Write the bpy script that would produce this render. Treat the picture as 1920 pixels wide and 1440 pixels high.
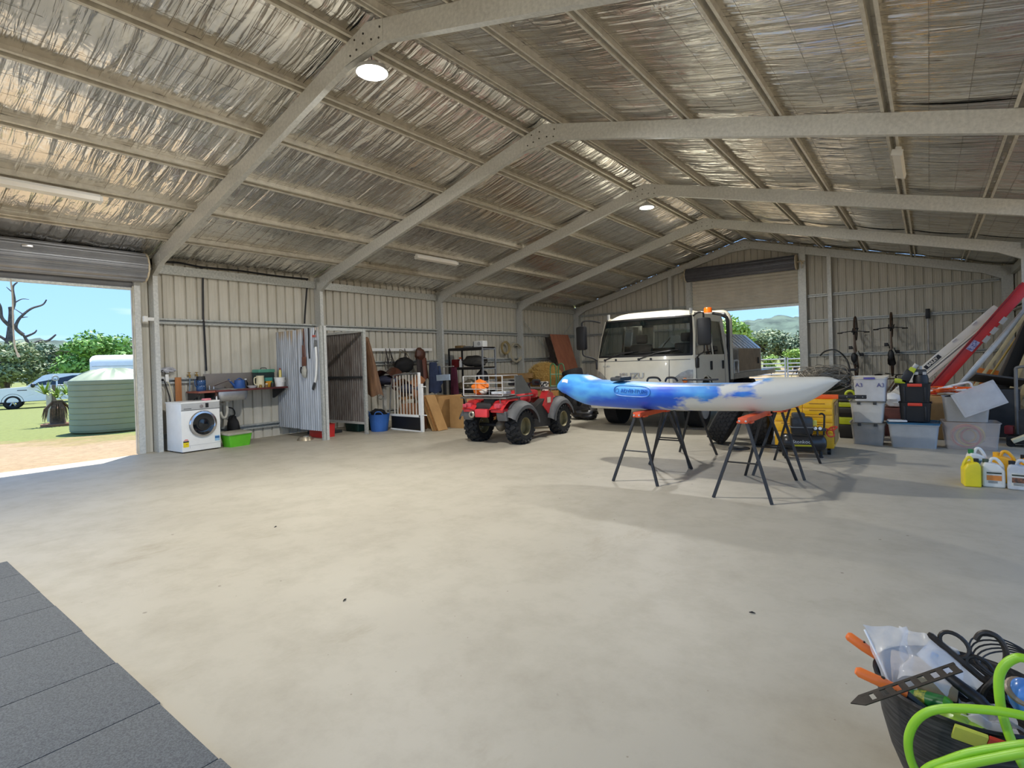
import bpy, bmesh, math, random
from mathutils import Vector, Matrix, Euler, noise
random.seed(7)
C = bpy.context.scene.collection
for o in list(bpy.data.objects): bpy.data.objects.remove(o)
PI = math.pi
# ---------------------------------------------------------------- camera
cam_d = bpy.data.cameras.new('camera'); cam = bpy.data.objects.new('camera', cam_d); C.objects.link(cam)
FPX = 1011.53; YAW, PITCH, ROLL = -0.6590, -0.0090, -0.0310
cam_d.sensor_width = 36.0; cam_d.lens = FPX / 1920 * 36.0; cam_d.shift_y = -31.83 / 1920; cam_d.clip_start = .05; cam_d.clip_end = 3000
_f = Vector((math.sin(YAW)*math.cos(PITCH), math.cos(YAW)*math.cos(PITCH), math.sin(PITCH)))
_r = Vector((math.cos(YAW), -math.sin(YAW), 0)); _u = _r.cross(_f)
_r2 = _r*math.cos(ROLL) + _u*math.sin(ROLL); _u2 = -_r*math.sin(ROLL) + _u*math.cos(ROLL)
cam.matrix_world = Matrix(((_r2.x, _u2.x, -_f.x, 10.679), (_r2.y, _u2.y, -_f.y, -3.643), (_r2.z, _u2.z, -_f.z, 1.388), (0, 0, 0, 1)))
S = bpy.context.scene; S.camera = cam
# ---------------------------------------------------------------- sky, sun, exposure
w = bpy.data.worlds.new('sky'); S.world = w; w.use_nodes = True
nt = w.node_tree; nt.nodes.clear()
def N(t, **k):
    n = nt.nodes.new(t)
    for a, b in k.items(): setattr(n, a, b)
    return n
_tc = N('ShaderNodeTexCoord'); _sx = N('ShaderNodeSeparateXYZ'); nt.links.new(_tc.outputs['Generated'], _sx.inputs[0])
_cr = N('ShaderNodeValToRGB'); nt.links.new(_sx.outputs['Z'], _cr.inputs[0])
_e = _cr.color_ramp.elements
_e[0].position = 0.0; _e[0].color = (.36, .62, .98, 1); _e[1].position = 1.0; _e[1].color = (.14, .32, .78, 1)
_k = _cr.color_ramp.elements.new(.25); _k.color = (.24, .48, .92, 1)
_mp = N('ShaderNodeMapping'); _mp.inputs['Scale'].default_value = (1.2, 1.2, 9); nt.links.new(_tc.outputs['Generated'], _mp.inputs[0])
_nz = N('ShaderNodeTexNoise'); _nz.inputs['Scale'].default_value = 2.2; _nz.inputs['Detail'].default_value = 6; nt.links.new(_mp.outputs[0], _nz.inputs['Vector'])
_c2 = N('ShaderNodeValToRGB'); _c2.color_ramp.elements[0].position = .55; _c2.color_ramp.elements[1].position = .85; nt.links.new(_nz.outputs['Fac'], _c2.inputs[0])
_mx = N('ShaderNodeMixRGB'); _mx.inputs[2].default_value = (.92, .95, 1, 1); nt.links.new(_c2.outputs[0], _mx.inputs[0]); nt.links.new(_cr.outputs[0], _mx.inputs[1])
_bg = N('ShaderNodeBackground'); _bg.inputs['Strength'].default_value = 0.85; nt.links.new(_mx.outputs[0], _bg.inputs[0])
_wo = N('ShaderNodeOutputWorld'); nt.links.new(_bg.outputs[0], _wo.inputs[0])
sun_d = bpy.data.lights.new('sun', 'SUN'); sun_d.energy = 5.6; sun_d.angle = .0095; sun_d.color = (1, .97, .92)
sun = bpy.data.objects.new('sun', sun_d); C.objects.link(sun)
sun.rotation_euler = Vector((-.75, .75, 2.85)).to_track_quat('Z', 'Y').to_euler(); sun.location = (-20, 20, 60)
S.view_settings.view_transform = 'Standard'; S.view_settings.look = 'None'; S.view_settings.gamma = 1.0
S.view_settings.use_curve_mapping = False; S.view_settings.exposure = 0.9
LAMP = 150.0        # watts of each high bay lamp
# ---------------------------------------------------------------- mesh helpers
def V3(p): return Vector(p)
def rot_to(d):
    d = Vector(d)
    return d.to_track_quat('Z', 'Y').to_matrix()
class MB:
    """collects shapes; build() links them as ONE mesh object"""
    def __init__(s): s.v = []; s.f = []; s.sm = []
    def add(s, vs, fs, smooth=False):
        b = len(s.v); s.v += [tuple(v) for v in vs]; s.f += [tuple(i + b for i in f) for f in fs]; s.sm += [smooth]*len(fs); return s
    def box(s, c, d, rot=None, bev=0.0):
        x, y, z = d[0]/2, d[1]/2, d[2]/2
        if bev > 0:
            bev = min(bev, x*.99, y*.99, z*.99)
            bm = bmesh.new(); bmesh.ops.create_cube(bm, size=1)
            for v in bm.verts: v.co = Vector((v.co.x*d[0], v.co.y*d[1], v.co.z*d[2]))
            bmesh.ops.bevel(bm, geom=bm.edges[:], offset=bev, segments=2, affect='EDGES', profile=.6)
            bm.verts.index_update()
            vs = [v.co.copy() for v in bm.verts]; fs = [[v.index for v in f.verts] for f in bm.faces]; bm.free()
        else:
            vs = [Vector(p) for p in ((-x,-y,-z),(x,-y,-z),(x,y,-z),(-x,y,-z),(-x,-y,z),(x,-y,z),(x,y,z),(-x,y,z))]
            fs = [(0,3,2,1),(4,5,6,7),(0,1,5,4),(1,2,6,5),(2,3,7,6),(3,0,4,7)]
        m = (rot if isinstance(rot, Matrix) else Euler(rot).to_matrix()) if rot is not None else None
        c = Vector(c)
        return s.add([(m @ v if m else v) + c for v in vs], fs, bev > 0)
    def b2(s, a, b, bev=0.0):
        return s.box([(a[i]+b[i])/2 for i in range(3)], [abs(b[i]-a[i]) for i in range(3)], None, bev)
    def cyl(s, a, b, r, seg=12, r2=None, cap=True):
        a, b = Vector(a), Vector(b); r2 = r if r2 is None else r2
        m = rot_to(b - a); vs = []
        for p, rr in ((a, r), (b, r2)):
            for i in range(seg):
                t = 2*PI*i/seg; vs.append(p + m @ Vector((rr*math.cos(t), rr*math.sin(t), 0)))
        s.add(vs, [(i, (i+1) % seg, seg+(i+1) % seg, seg+i) for i in range(seg)], seg > 6)
        if cap: s.add(vs[:seg], [tuple(range(seg-1, -1, -1))]); s.add(vs[seg:], [tuple(range(seg))])
        return s
    def tube(s, pts, r, seg=8, closed=False, cap=True):
        pts = [Vector(p) for p in pts]; n = len(pts); rs = r if isinstance(r, (list, tuple)) else [r]*n
        vs = []; prev = None
        for i, p in enumerate(pts):
            if closed: d = pts[(i+1) % n] - pts[i-1]
            else: d = pts[min(i+1, n-1)] - pts[max(i-1, 0)]
            d.normalize()
            if prev is None:
                u = d.orthogonal().normalized()
            else:
                u = prev - d*prev.dot(d)
                u = u.normalized() if u.length > 1e-6 else d.orthogonal().normalized()
            prev = u; v = d.cross(u)
            for k in range(seg):
                t = 2*PI*k/seg; vs.append(p + (u*math.cos(t) + v*math.sin(t))*rs[i])
        fs = []
        for i in range(n if closed else n-1):
            j = (i+1) % n
            for k in range(seg): fs.append((i*seg+k, i*seg+(k+1) % seg, j*seg+(k+1) % seg, j*seg+k))
        s.add(vs, fs, seg > 4)
        if cap and not closed: s.add(vs[:seg], [tuple(range(seg-1, -1, -1))]); s.add(vs[-seg:], [tuple(range(seg))])
        return s
    def lathe(s, prof, c=(0,0,0), axis=(0,0,1), seg=24, a0=0, a1=2*PI, sx=1, sy=1):
        m = rot_to(axis); c = Vector(c); full = abs(a1-a0-2*PI) < 1e-6; n = seg if full else seg+1; vs = []
        for r, z in prof:
            for i in range(n):
                t = a0 + (a1-a0)*i/seg; vs.append(c + m @ Vector((r*math.cos(t)*sx, r*math.sin(t)*sy, z)))
        fs = []
        for j in range(len(prof)-1):
            for i in range(seg):
                k = (i+1) % n; fs.append((j*n+i, j*n+k, (j+1)*n+k, (j+1)*n+i))
        return s.add(vs, fs, True)
    def prism(s, poly, a, b, axis='y', smooth=False):
        """2D polygon extruded from a to b along axis"""
        def P(p, t): return {'x': (t, p[0], p[1]), 'y': (p[0], t, p[1]), 'z': (p[0], p[1], t)}[axis]
        n = len(poly); vs = [P(p, a) for p in poly] + [P(p, b) for p in poly]
        s.add(vs, [(i, (i+1) % n, n+(i+1) % n, n+i) for i in range(n)], smooth)
        s.add(vs, [tuple(range(n)), tuple(range(2*n-1, n-1, -1))]); return s
    def grid(s, fn, nu, nv, smooth=True, closeu=False, closev=False):
        nuu = nu if closeu else nu+1; nvv = nv if closev else nv+1
        vs = [fn(i/nu, j/nv) for i in range(nuu) for j in range(nvv)]
        fs = [(i*nvv+j, ((i+1) % nuu)*nvv+j, ((i+1) % nuu)*nvv+(j+1) % nvv, i*nvv+(j+1) % nvv) for i in range(nu) for j in range(nv)]
        return s.add(vs, fs, smooth)
    def ell(s, c, r, nu=16, nv=10, rot=None, bump=0, seed=0, fr=2.0):
        c = Vector(c); m = Euler(rot).to_matrix() if rot else None
        def fn(u, v):
            t = 2*PI*u; q = PI*(v-.5)
            p = Vector((math.cos(t)*math.cos(q), math.sin(t)*math.cos(q), math.sin(q)))
            if bump: p *= 1 + bump*noise.noise(p*fr + Vector((seed*7.3, seed*3.1, seed)))
            p = Vector((p.x*r[0], p.y*r[1], p.z*r[2]))
            return (m @ p if m else p) + c
        return s.grid(fn, nu, nv, True, closeu=True)
    def torus(s, c, R, r, axis=(0,0,1), seg=28, rs=8, sx=1, sy=1, a0=0, a1=2*PI):
        m = rot_to(axis); c = Vector(c); full = abs(a1-a0-2*PI) < 1e-6
        pts = [c + m @ Vector((R*math.cos(t)*sx, R*math.sin(t)*sy, 0)) for t in [a0+(a1-a0)*i/seg for i in range(seg if full else seg+1)]]
        return s.tube(pts, r, rs, closed=full)
    def xf(s, m):
        m = m if isinstance(m, Matrix) else Matrix(m)
        s.v = [tuple(m @ Vector(v)) for v in s.v]; return s
    def mesh(s, name, mat):
        me = bpy.data.meshes.new(name); me.from_pydata(s.v, [], s.f); me.update()
        bm = bmesh.new(); bm.from_mesh(me); bmesh.ops.recalc_face_normals(bm, faces=bm.faces[:]); bm.to_mesh(me); bm.free()
        me.polygons.foreach_set('use_smooth', s.sm)
        if any(s.sm):
            try: me.set_sharp_from_angle(angle=math.radians(38))
            except Exception: pass
        if mat: me.materials.append(mat)
        return me
    def build(s, name, mat, parent=None, loc=None, rot=None, **k):
        o = bpy.data.objects.new(name, s.mesh(name, mat)); C.objects.link(o)
        if parent is not None: o.parent = parent
        if loc is not None: o.location = loc
        if rot is not None: o.rotation_euler = rot
        if k: tag(o, **k)
        return o
def tag(o, label=None, cat=None, group=None, kind=None):
    if label: o['label'] = label
    if cat: o['category'] = cat
    if group: o['group'] = group
    if kind: o['kind'] = kind
    return o
def empty(name, loc=(0,0,0), rz=0, label=None, cat=None, group=None, kind=None, rot=None, parent=None):
    o = bpy.data.objects.new(name, None); C.objects.link(o); o.location = loc; o.empty_display_size = .1
    o.rotation_euler = rot if rot else (0, 0, rz)
    if parent: o.parent = parent
    return tag(o, label, cat, group, kind)
def inst(src, parent=None, loc=None, rot=None, name=None):
    o = src.copy(); C.objects.link(o)
    if name: o.name = name
    o.parent = parent
    if loc is not None: o.location = loc
    if rot is not None: o.rotation_euler = rot
    return o
def copy_tree(o, parent=None, loc=None, rz=None, label=None):
    c = o.copy(); C.objects.link(c); c.parent = parent
    if loc is not None: c.location = loc
    if rz is not None: c.rotation_euler = (0, 0, rz)
    if label: c['label'] = label
    for ch in list(o.children): copy_tree(ch, c)
    return c
def spline(pts, n=8):
    """Catmull-Rom through points"""
    P = [Vector(p) for p in pts]; out = []
    for i in range(len(P)-1):
        p0, p1, p2, p3 = P[max(i-1,0)], P[i], P[i+1], P[min(i+2,len(P)-1)]
        for k in range(n):
            t = k/n
            out.append(.5*((2*p1) + (p2-p0)*t + (2*p0-5*p1+4*p2-p3)*t*t + (3*p1-p0-3*p2+p3)*t**3))
    out.append(P[-1]); return out
def lerp(a, b, t): return a + (b-a)*t
# ---------------------------------------------------------------- materials
MATS = {}
def srgb(r, g, b):
    f = lambda c: c/12.92 if c <= .04045 else ((c+.055)/1.055)**2.4
    return (f(r/255), f(g/255), f(b/255), 1)
def mat(name, col, rough=.5, metal=0.0, var=.12, scale=6.0, bump=0.0, bscale=40.0, col2=None, stretch=(1,1,1), trans=0.0, alpha=1.0, emit=None, estr=0.0, coat=0.0, spec=None, lo=.35, hi=.65, tint=None):
    """procedural principled material: noise mixes the colour with a second tone, optional noise bump"""
    if name in MATS: return MATS[name]
    m = bpy.data.materials.new(name); m.use_nodes = True; t = m.node_tree; b = t.nodes['Principled BSDF']
    c = srgb(*col) if max(col[:3]) > 1.0001 else (*col[:3], 1)
    if col2 is None: c2 = tuple(x*(1-var*2) for x in c[:3]) + (1,)
    else: c2 = srgb(*col2) if max(col2[:3]) > 1.0001 else (*col2[:3], 1)
    tc = t.nodes.new('ShaderNodeTexCoord'); mp = t.nodes.new('ShaderNodeMapping'); mp.inputs['Scale'].default_value = stretch
    t.links.new(tc.outputs['Object'], mp.inputs[0])
    nz = t.nodes.new('ShaderNodeTexNoise'); nz.inputs['Scale'].default_value = scale; nz.inputs['Detail'].default_value = 5; nz.inputs['Roughness'].default_value = .62
    t.links.new(mp.outputs[0], nz.inputs['Vector'])
    cr = t.nodes.new('ShaderNodeValToRGB'); cr.color_ramp.elements[0].position = lo; cr.color_ramp.elements[1].position = hi
    cr.color_ramp.elements[0].color = c2; cr.color_ramp.elements[1].color = c
    t.links.new(nz.outputs['Fac'], cr.inputs[0]); t.links.new(cr.outputs[0], b.inputs['Base Color'])
    b.inputs['Roughness'].default_value = rough; b.inputs['Metallic'].default_value = metal
    if spec is not None: b.inputs['Specular IOR Level'].default_value = spec
    if coat: b.inputs['Coat Weight'].default_value = coat; b.inputs['Coat Roughness'].default_value = .08
    if trans: b.inputs['Transmission Weight'].default_value = trans
    if alpha < 1: b.inputs['Alpha'].default_value = alpha
    if emit: b.inputs['Emission Color'].default_value = (*emit[:3], 1); b.inputs['Emission Strength'].default_value = estr
    if bump:
        n2 = t.nodes.new('ShaderNodeTexNoise'); n2.inputs['Scale'].default_value = bscale; n2.inputs['Detail'].default_value = 4
        t.links.new(mp.outputs[0], n2.inputs['Vector'])
        bp = t.nodes.new('ShaderNodeBump'); bp.inputs['Strength'].default_value = bump; bp.inputs['Distance'].default_value = .02
        t.links.new(n2.outputs['Fac'], bp.inputs['Height']); t.links.new(bp.outputs[0], b.inputs['Normal'])
    MATS[name] = m; return m
def node_mat(name):
    m = bpy.data.materials.new(name); m.use_nodes = True; t = m.node_tree
    MATS[name] = m
    return m, t, t.nodes['Principled BSDF']
def nn(t, typ, ins=None, **k):
    n = t.nodes.new(typ)
    for a, b in k.items(): setattr(n, a, b)
    for a, b in (ins or {}).items():
        if hasattr(b, 'is_output'): t.links.new(b, n.inputs[a])
        else: n.inputs[a].default_value = b
    return n
# common materials
GALV = mat('galvanised_steel', (206,206,200), .42, .22, col2=(186,187,182), scale=26, lo=.36, hi=.64)
GALVL = mat('galvanised_light', (196,197,190), .42, .35, col2=(164,166,160), scale=30)
PURL = mat('purlin_steel', (216,211,196), .4, .2, col2=(192,186,172), scale=9)
CLAD = mat('cladding_beige', (207,202,188), .5, .05, col2=(192,187,172), scale=1.6, stretch=(3,3,.5))
WHITE = mat('white_plastic', (232,232,228), .4, var=.04)
WPAINT = mat('white_paint', (236,236,232), .35, var=.03, coat=.2)
BLACK = mat('black_plastic', (24,24,26), .45, var=.15)
DBLACK = mat('black_matte', (16,16,18), .75, var=.2)
DGREY = mat('dark_grey_plastic', (58,59,60), .55, var=.12)
MGREY = mat('mid_grey_plastic', (112,113,112), .5, var=.1)
LGREY = mat('light_grey_plastic', (180,181,180), .45, var=.06)
CHROME = mat('chrome', (215,216,218), .18, 1.0, var=.03)
STEEL = mat('stainless', (190,192,194), .28, .9, var=.08, scale=14)
RUBBER = mat('tyre_rubber', (30,30,31), .78, var=.25, scale=12, bump=.15, bscale=60)
RED = mat('red_paint', (196,34,34), .35, var=.1, coat=.2)
ORANGE = mat('orange_plastic', (240,98,28), .42, var=.08)
YELLOW = mat('yellow_paint', (240,184,22), .4, var=.06, coat=.15)
YPLAST = mat('yellow_plastic', (238,214,30), .42, var=.05)
BLUE = mat('blue_plastic', (48,104,184), .42, var=.07)
GREEN = mat('green_plastic', (40,128,62), .42, var=.08)
LIME = mat('lime_plastic', (96,186,40), .35, var=.08)
WOOD = mat('pine_wood', (186,136,80), .6, col2=(150,104,58), scale=5, stretch=(8,8,1))
CARD = mat('cardboard', (178,138,86), .8, col2=(160,122,74), scale=3)
BROWN = mat('brown_leather', (88,50,34), .5, var=.2, scale=12, bump=.1)
BRASS = mat('brass', (184,150,80), .35, .8, var=.1)
# ================================================================ THE SHED
FY = [-7.4, -3.7, 0.0, 3.26, 7.02, 10.74, 14.41]      # portal frames
W = 12.12; RX = W/2; SL = .266; A = math.atan(SL); EAVE = 3.403  # top of rafter above the inner column face
def ztop(x): x = x if x <= RX else W-x; return EAVE + SL*x
Y0, Y1, YE = -7.6, 14.66, 14.62
# ---- concrete floor
m, t, b = node_mat('concrete')
tc = nn(t, 'ShaderNodeTexCoord')
n1 = nn(t, 'ShaderNodeTexNoise', {'Vector': tc.outputs['Object'], 'Scale': .35, 'Detail': 5, 'Roughness': .6})
n2 = nn(t, 'ShaderNodeTexNoise', {'Vector': tc.outputs['Object'], 'Scale': 2.6, 'Detail': 8, 'Roughness': .7})
r1 = nn(t, 'ShaderNodeValToRGB', {'Fac': n1.outputs['Fac']}); r1.color_ramp.elements[0].position = .3; r1.color_ramp.elements[1].position = .7
r1.color_ramp.elements[0].color = srgb(164,157,141); r1.color_ramp.elements[1].color = srgb(181,174,157)
r2 = nn(t, 'ShaderNodeValToRGB', {'Fac': n2.outputs['Fac']}); r2.color_ramp.elements[0].position = .28; r2.color_ramp.elements[1].position = .55
r2.color_ramp.elements[0].color = (.70,.68,.64,1); r2.color_ramp.elements[1].color = (1,1,1,1)
mx = nn(t, 'ShaderNodeMixRGB', {0: .55, 1: r1.outputs[0], 2: r2.outputs[0]}, blend_type='MULTIPLY')
vo = nn(t, 'ShaderNodeTexVoronoi', {'Vector': tc.outputs['Object'], 'Scale': 3.2, 'Randomness': 1.0})
n3 = nn(t, 'ShaderNodeTexNoise', {'Vector': tc.outputs['Object'], 'Scale': 22, 'Detail': 3})
ad = nn(t, 'ShaderNodeMath', {0: n3.outputs['Fac'], 1: .10}, operation='MULTIPLY'); ad2 = nn(t, 'ShaderNodeMath', {0: vo.outputs['Distance'], 1: ad.outputs[0]}, operation='ADD')
r3 = nn(t, 'ShaderNodeValToRGB', {'Fac': ad2.outputs[0]}); r3.color_ramp.elements[0].position = .072; r3.color_ramp.elements[1].position = .088
r3.color_ramp.elements[0].color = (.42,.40,.36,1); r3.color_ramp.elements[1].color = (1,1,1,1)
m2 = nn(t, 'ShaderNodeMixRGB', {0: .8, 1: mx.outputs[0], 2: r3.outputs[0]}, blend_type='MULTIPLY')
vo2 = nn(t, 'ShaderNodeTexVoronoi', {'Vector': tc.outputs['Object'], 'Scale': 7.0, 'Randomness': 1.0}); ad3 = nn(t, 'ShaderNodeMath', {0: vo2.outputs['Distance'], 1: ad.outputs[0]}, operation='ADD'); r5 = nn(t, 'ShaderNodeValToRGB', {'Fac': ad3.outputs[0]}); r5.color_ramp.elements[0].position = .070; r5.color_ramp.elements[1].position = .082; r5.color_ramp.elements[0].color = (.5,.46,.40,1); r5.color_ramp.elements[1].color = (1,1,1,1)
m2b = nn(t, 'ShaderNodeMixRGB', {0: .7, 1: m2.outputs[0], 2: r5.outputs[0]}, blend_type='MULTIPLY')
mpw = nn(t, 'ShaderNodeMapping', {'Vector': tc.outputs['Object'], 'Scale': (.9,.35,1), 'Rotation': (0,0,.5)})
n4 = nn(t, 'ShaderNodeTexNoise', {'Vector': mpw.outputs[0], 'Scale': 1.7, 'Detail': 6, 'Roughness': .75})
r4 = nn(t, 'ShaderNodeValToRGB', {'Fac': n4.outputs['Fac']}); r4.color_ramp.elements[0].position = .60; r4.color_ramp.elements[1].position = .78
r4.color_ramp.elements[0].color = (1,1,1,1); r4.color_ramp.elements[1].color = (.70,.65,.56,1)
m3 = nn(t, 'ShaderNodeMixRGB', {0: .7, 1: m2b.outputs[0], 2: r4.outputs[0]}, blend_type='MULTIPLY')
t.links.new(m3.outputs[0], b.inputs['Base Color'])
rr = nn(t, 'ShaderNodeMapRange', {'Value': n2.outputs['Fac'], 'To Min': .62, 'To Max': .42}); t.links.new(rr.outputs[0], b.inputs['Roughness'])
b.inputs['Specular IOR Level'].default_value = .35
bp = nn(t, 'ShaderNodeBump', {'Height': n2.outputs['Fac'], 'Strength': .08, 'Distance': .01}); t.links.new(bp.outputs[0], b.inputs['Normal'])
CONC = m
fl = MB(); fl.b2((-.12, Y0, -.15), (W+.3, Y1, 0)); fl.b2((-.32, -.22, -.15), (-.121, Y1, -.0005))
fl.build('floor', CONC, label='bare concrete slab floor of the shed, lightly stained', kind='structure')
# ---- portal frames
def csec(d=.22, fw=.075, th=.004, lip=.018):
    return [(-d,0),(0,0),(0,fw),(-lip,fw),(-lip,fw-th),(-th,fw-th),(-th,th),(-d+th,th),(-d+th,fw-th),(-d+lip,fw-th),(-d+lip,fw),(-d,fw)]
colL = MB().prism(csec(), 0, 3.40, 'z').mesh('column', GALV)
colR = MB().prism([(W - p[0], p[1]) for p in csec()], 0, 3.40, 'z').mesh('column', GALV)
Lr = (RX + .22)/math.cos(A)
def rafter(right):
    q = MB(); pr = csec(d=.22)
    poly = [(p[1], p[0]) for p in pr]       # (y, perpendicular below the top line)
    q.prism(poly, 0, Lr, 'x')
    M = Matrix.Translation((-.22, 0, EAVE - SL*.22)) @ Matrix.Rotation(-A, 4, 'Y')
    q.xf(M)
    if right: q.xf(Matrix.Translation((W,0,0)) @ Matrix.Scale(-1, 4, (1,0,0)))
    return q.mesh('rafter', GALV)
rafL, rafR = rafter(False), rafter(True)
zb = lambda x: ztop(x) - .22/math.cos(A)
ap = MB(); e = .004
pl = [(RX-.40, zb(RX-.40)), (RX-.26, zb(RX-.26)-.02), (RX+.26, zb(RX+.26)-.0), (RX+.26, ztop(RX+.26)), (RX, ztop(RX)-.012), (RX-.34, ztop(RX-.34))]
ap.prism(pl, -e, -.0005, 'y')
ap.add([(RX-.40,-e,zb(RX-.40)-.001),(RX+.27,-e,zb(RX+.27)-.001),(RX+.27,.075,zb(RX+.27)-.001),(RX-.40,.075,zb(RX-.40)-.001)], [(0,1,2,3)])
apm = ap.mesh('apex_plate', GALV)
bo = MB()
for bx, bz in ((-.28,.05),(-.17,.075),(-.06,.10),(.08,.09),(.2,.06),(.22,.165),(-.2,.19),(-.05,.2)):
    bo.cyl((RX+bx, -e-.008, zb(RX-.3)+bz), (RX+bx, -e, zb(RX-.3)+bz), .011, 6)
bom = bo.mesh('apex_bolts', mat('dark_bolt', (70,66,60), .5, .6))
def knee(right):
    q = MB(); k = .34
    pl = [(0, 3.09), (k, zb(k)-.002), (k, zb(k)+.16), (-.0, zb(0)+.1), (-.1, 3.3), (-.1, 3.12)]
    q.prism(pl, -e, -.0005, 'y'); q.prism([(0,3.09),(k,zb(k)),(k,zb(k)+.005),(0,3.096)], 0, .075, 'y')
    for bx, bz in ((.06,3.22),(.16,3.26),(.27,3.3),(-.05,3.2)): q.cyl((bx,-e-.008,bz),(bx,-e,bz),.012,6)
    if right: q.xf(Matrix.Translation((W,0,0)) @ Matrix.Scale(-1, 4, (1,0,0)))
    return q.mesh('knee_plate', GALV)
knL, knR = knee(False), knee(True)
_w = ['behind the open near bay', 'at the near side of the big left roller door', 'between the left roller door and the washing machine bay', 'behind the corrugated stall', 'beside the black storage rack', 'beside the leaning brown plywood', 'against the far end wall']
for i, y in enumerate(FY):
    r = empty('portal_frame', (0, y, 0), label='galvanised steel portal frame of the shed %s' % _w[i], cat='frame', group='portal frames of the shed', kind='structure')
    for nm, me in (('column', colL), ('column', colR), ('rafter', rafL), ('rafter', rafR), ('apex_plate', apm), ('apex_bolts', bom), ('knee_plate', knL), ('knee_plate', knR)):
        o = bpy.data.objects.new(nm, me); C.objects.link(o); o.parent = r
# ---- ceiling: foil blankets, top-hat purlins, wire mesh
m, t, b = node_mat('foil')
tc = nn(t, 'ShaderNodeTexCoord')
mp = nn(t, 'ShaderNodeMapping', {'Vector': tc.outputs['Object'], 'Scale': (.22, 3.4, 1)})
f1 = nn(t, 'ShaderNodeTexNoise', {'Vector': mp.outputs[0], 'Scale': 2.6, 'Detail': 3, 'Roughness': .5, 'Distortion': .5})
f2 = nn(t, 'ShaderNodeTexNoise', {'Vector': tc.outputs['Object'], 'Scale': 3.2, 'Detail': 4, 'Roughness': .55, 'Distortion': .8})
mm = nn(t, 'ShaderNodeMath', {0: f2.outputs['Fac'], 1: .22}, operation='MULTIPLY'); sm = nn(t, 'ShaderNodeMath', {0: f1.outputs['Fac'], 1: mm.outputs[0]}, operation='ADD')
bp = nn(t, 'ShaderNodeBump', {'Height': sm.outputs[0], 'Strength': .8, 'Distance': .09}); t.links.new(bp.outputs[0], b.inputs['Normal'])
f3 = nn(t, 'ShaderNodeTexNoise', {'Vector': tc.outputs['Object'], 'Scale': .7, 'Detail': 3})
cr = nn(t, 'ShaderNodeValToRGB', {'Fac': f3.outputs['Fac']}); cr.color_ramp.elements[0].position = .35; cr.color_ramp.elements[1].position = .7
cr.color_ramp.elements[0].color = srgb(222,219,212); cr.color_ramp.elements[1].color = srgb(242,241,238)
t.links.new(cr.outputs[0], b.inputs['Base Color']); b.inputs['Metallic'].default_value = .93; b.inputs['Roughness'].default_value = .23
FOIL = m
ceil = empty('ceiling', (RX, 3, EAVE), label='foil-lined pitched roof on top-hat purlins', kind='structure')
def inC(o): o.parent = ceil; o.matrix_parent_inverse = Matrix.Translation((-RX, -3, -EAVE)); return o
PX = [.72, 1.74, 2.79, 3.86, 4.84, 5.76]
hat = [(-.06,0),(-.03,0),(-.026,.085),(.026,.085),(.03,0),(.06,0),(.06,.003),(.033,.003),(.029,.088),(-.029,.088),(-.033,.003),(-.06,.003)]
for i in range(len(FY)-1):
    ya, yb = FY[i], FY[i+1] if i < len(FY)-2 else YE-.01
    pm = MB().prism(hat, 0, yb-ya, 'y').mesh('purlin', PURL)
    for x in PX:
        for sgn in (1, -1):
            xx = x if sgn > 0 else W-x
            o = bpy.data.objects.new('purlin', pm); C.objects.link(o); o.location = (xx, ya, ztop(xx)+.004); o.rotation_euler = (0, -A*sgn, 0); inC(o)
    edges = [-.3] + PX + [RX]
    for sgn in (1, -1):
        seed = i*2.7 + (5 if sgn > 0 else 0)
        def fn(u, v, i=i, ya=ya, yb=yb, sgn=sgn, seed=seed):
            x = lerp(-.3, RX+.01, v); y = lerp(ya, yb, u)
            k = max(j for j in range(len(edges)-1) if edges[j] <= x+1e-6) if x < RX else len(edges)-2
            s_ = (x-edges[k])/(edges[k+1]-edges[k]); s_ = min(max(s_, 0), 1)
            bay = math.sin(PI*s_)
            wr = noise.noise(Vector((x*.35+seed, y*3.1, seed)))*.034 + noise.noise(Vector((x*.5, y*6.0+seed, 3+seed)))*.014 + (.008 if i > 2 else .003)*math.sin(y*2*PI/.197+seed)
            z = EAVE + SL*x + .095 - .022*bay + wr*bay**.6
            return (x if sgn > 0 else W-x, y, z)
        g = MB().grid(fn, 110, 44); inC(g.build('foil_blanket', FOIL))
    wm = MB()
    for sgn in (1, -1):
        X = (lambda x: x) if sgn > 0 else (lambda x: W-x)
        x = -.1
        while x < RX:
            wm.tube([(X(x), ya, EAVE+SL*x+.066), (X(x), (ya+yb)/2, EAVE+SL*x+.062), (X(x), yb, EAVE+SL*x+.066)], .0016, 3, cap=False); x += .30
        y = ya+.15
        while y < yb:
            wm.tube([(X(-.2), y, EAVE-SL*.2+.068), (X(RX), y, EAVE+SL*RX+.068)], .0014, 3, cap=False); y += .30
    inC(wm.build('wire_mesh', mat('mesh_wire', (120,110,96), .6, .4), kind='stuff'))
rf = MB()
for sgn in (1, -1):
    X = (lambda x: x) if sgn > 0 else (lambda x: W-x)
    za, zc = EAVE-SL*.5+.16, EAVE+SL*RX+.16
    rf.add([(X(-.5),Y0,za),(X(RX),Y0,zc),(X(RX),Y1+.1,zc),(X(-.5),Y1+.1,za),(X(-.5),Y0,za+.03),(X(RX),Y0,zc+.03),(X(RX),Y1+.1,zc+.03),(X(-.5),Y1+.1,za+.03)],
           [(0,1,2,3),(7,6,5,4),(0,4,5,1),(1,5,6,2),(2,6,7,3),(3,7,4,0)])
inC(rf.build('roof_sheet', GALVL))
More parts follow.
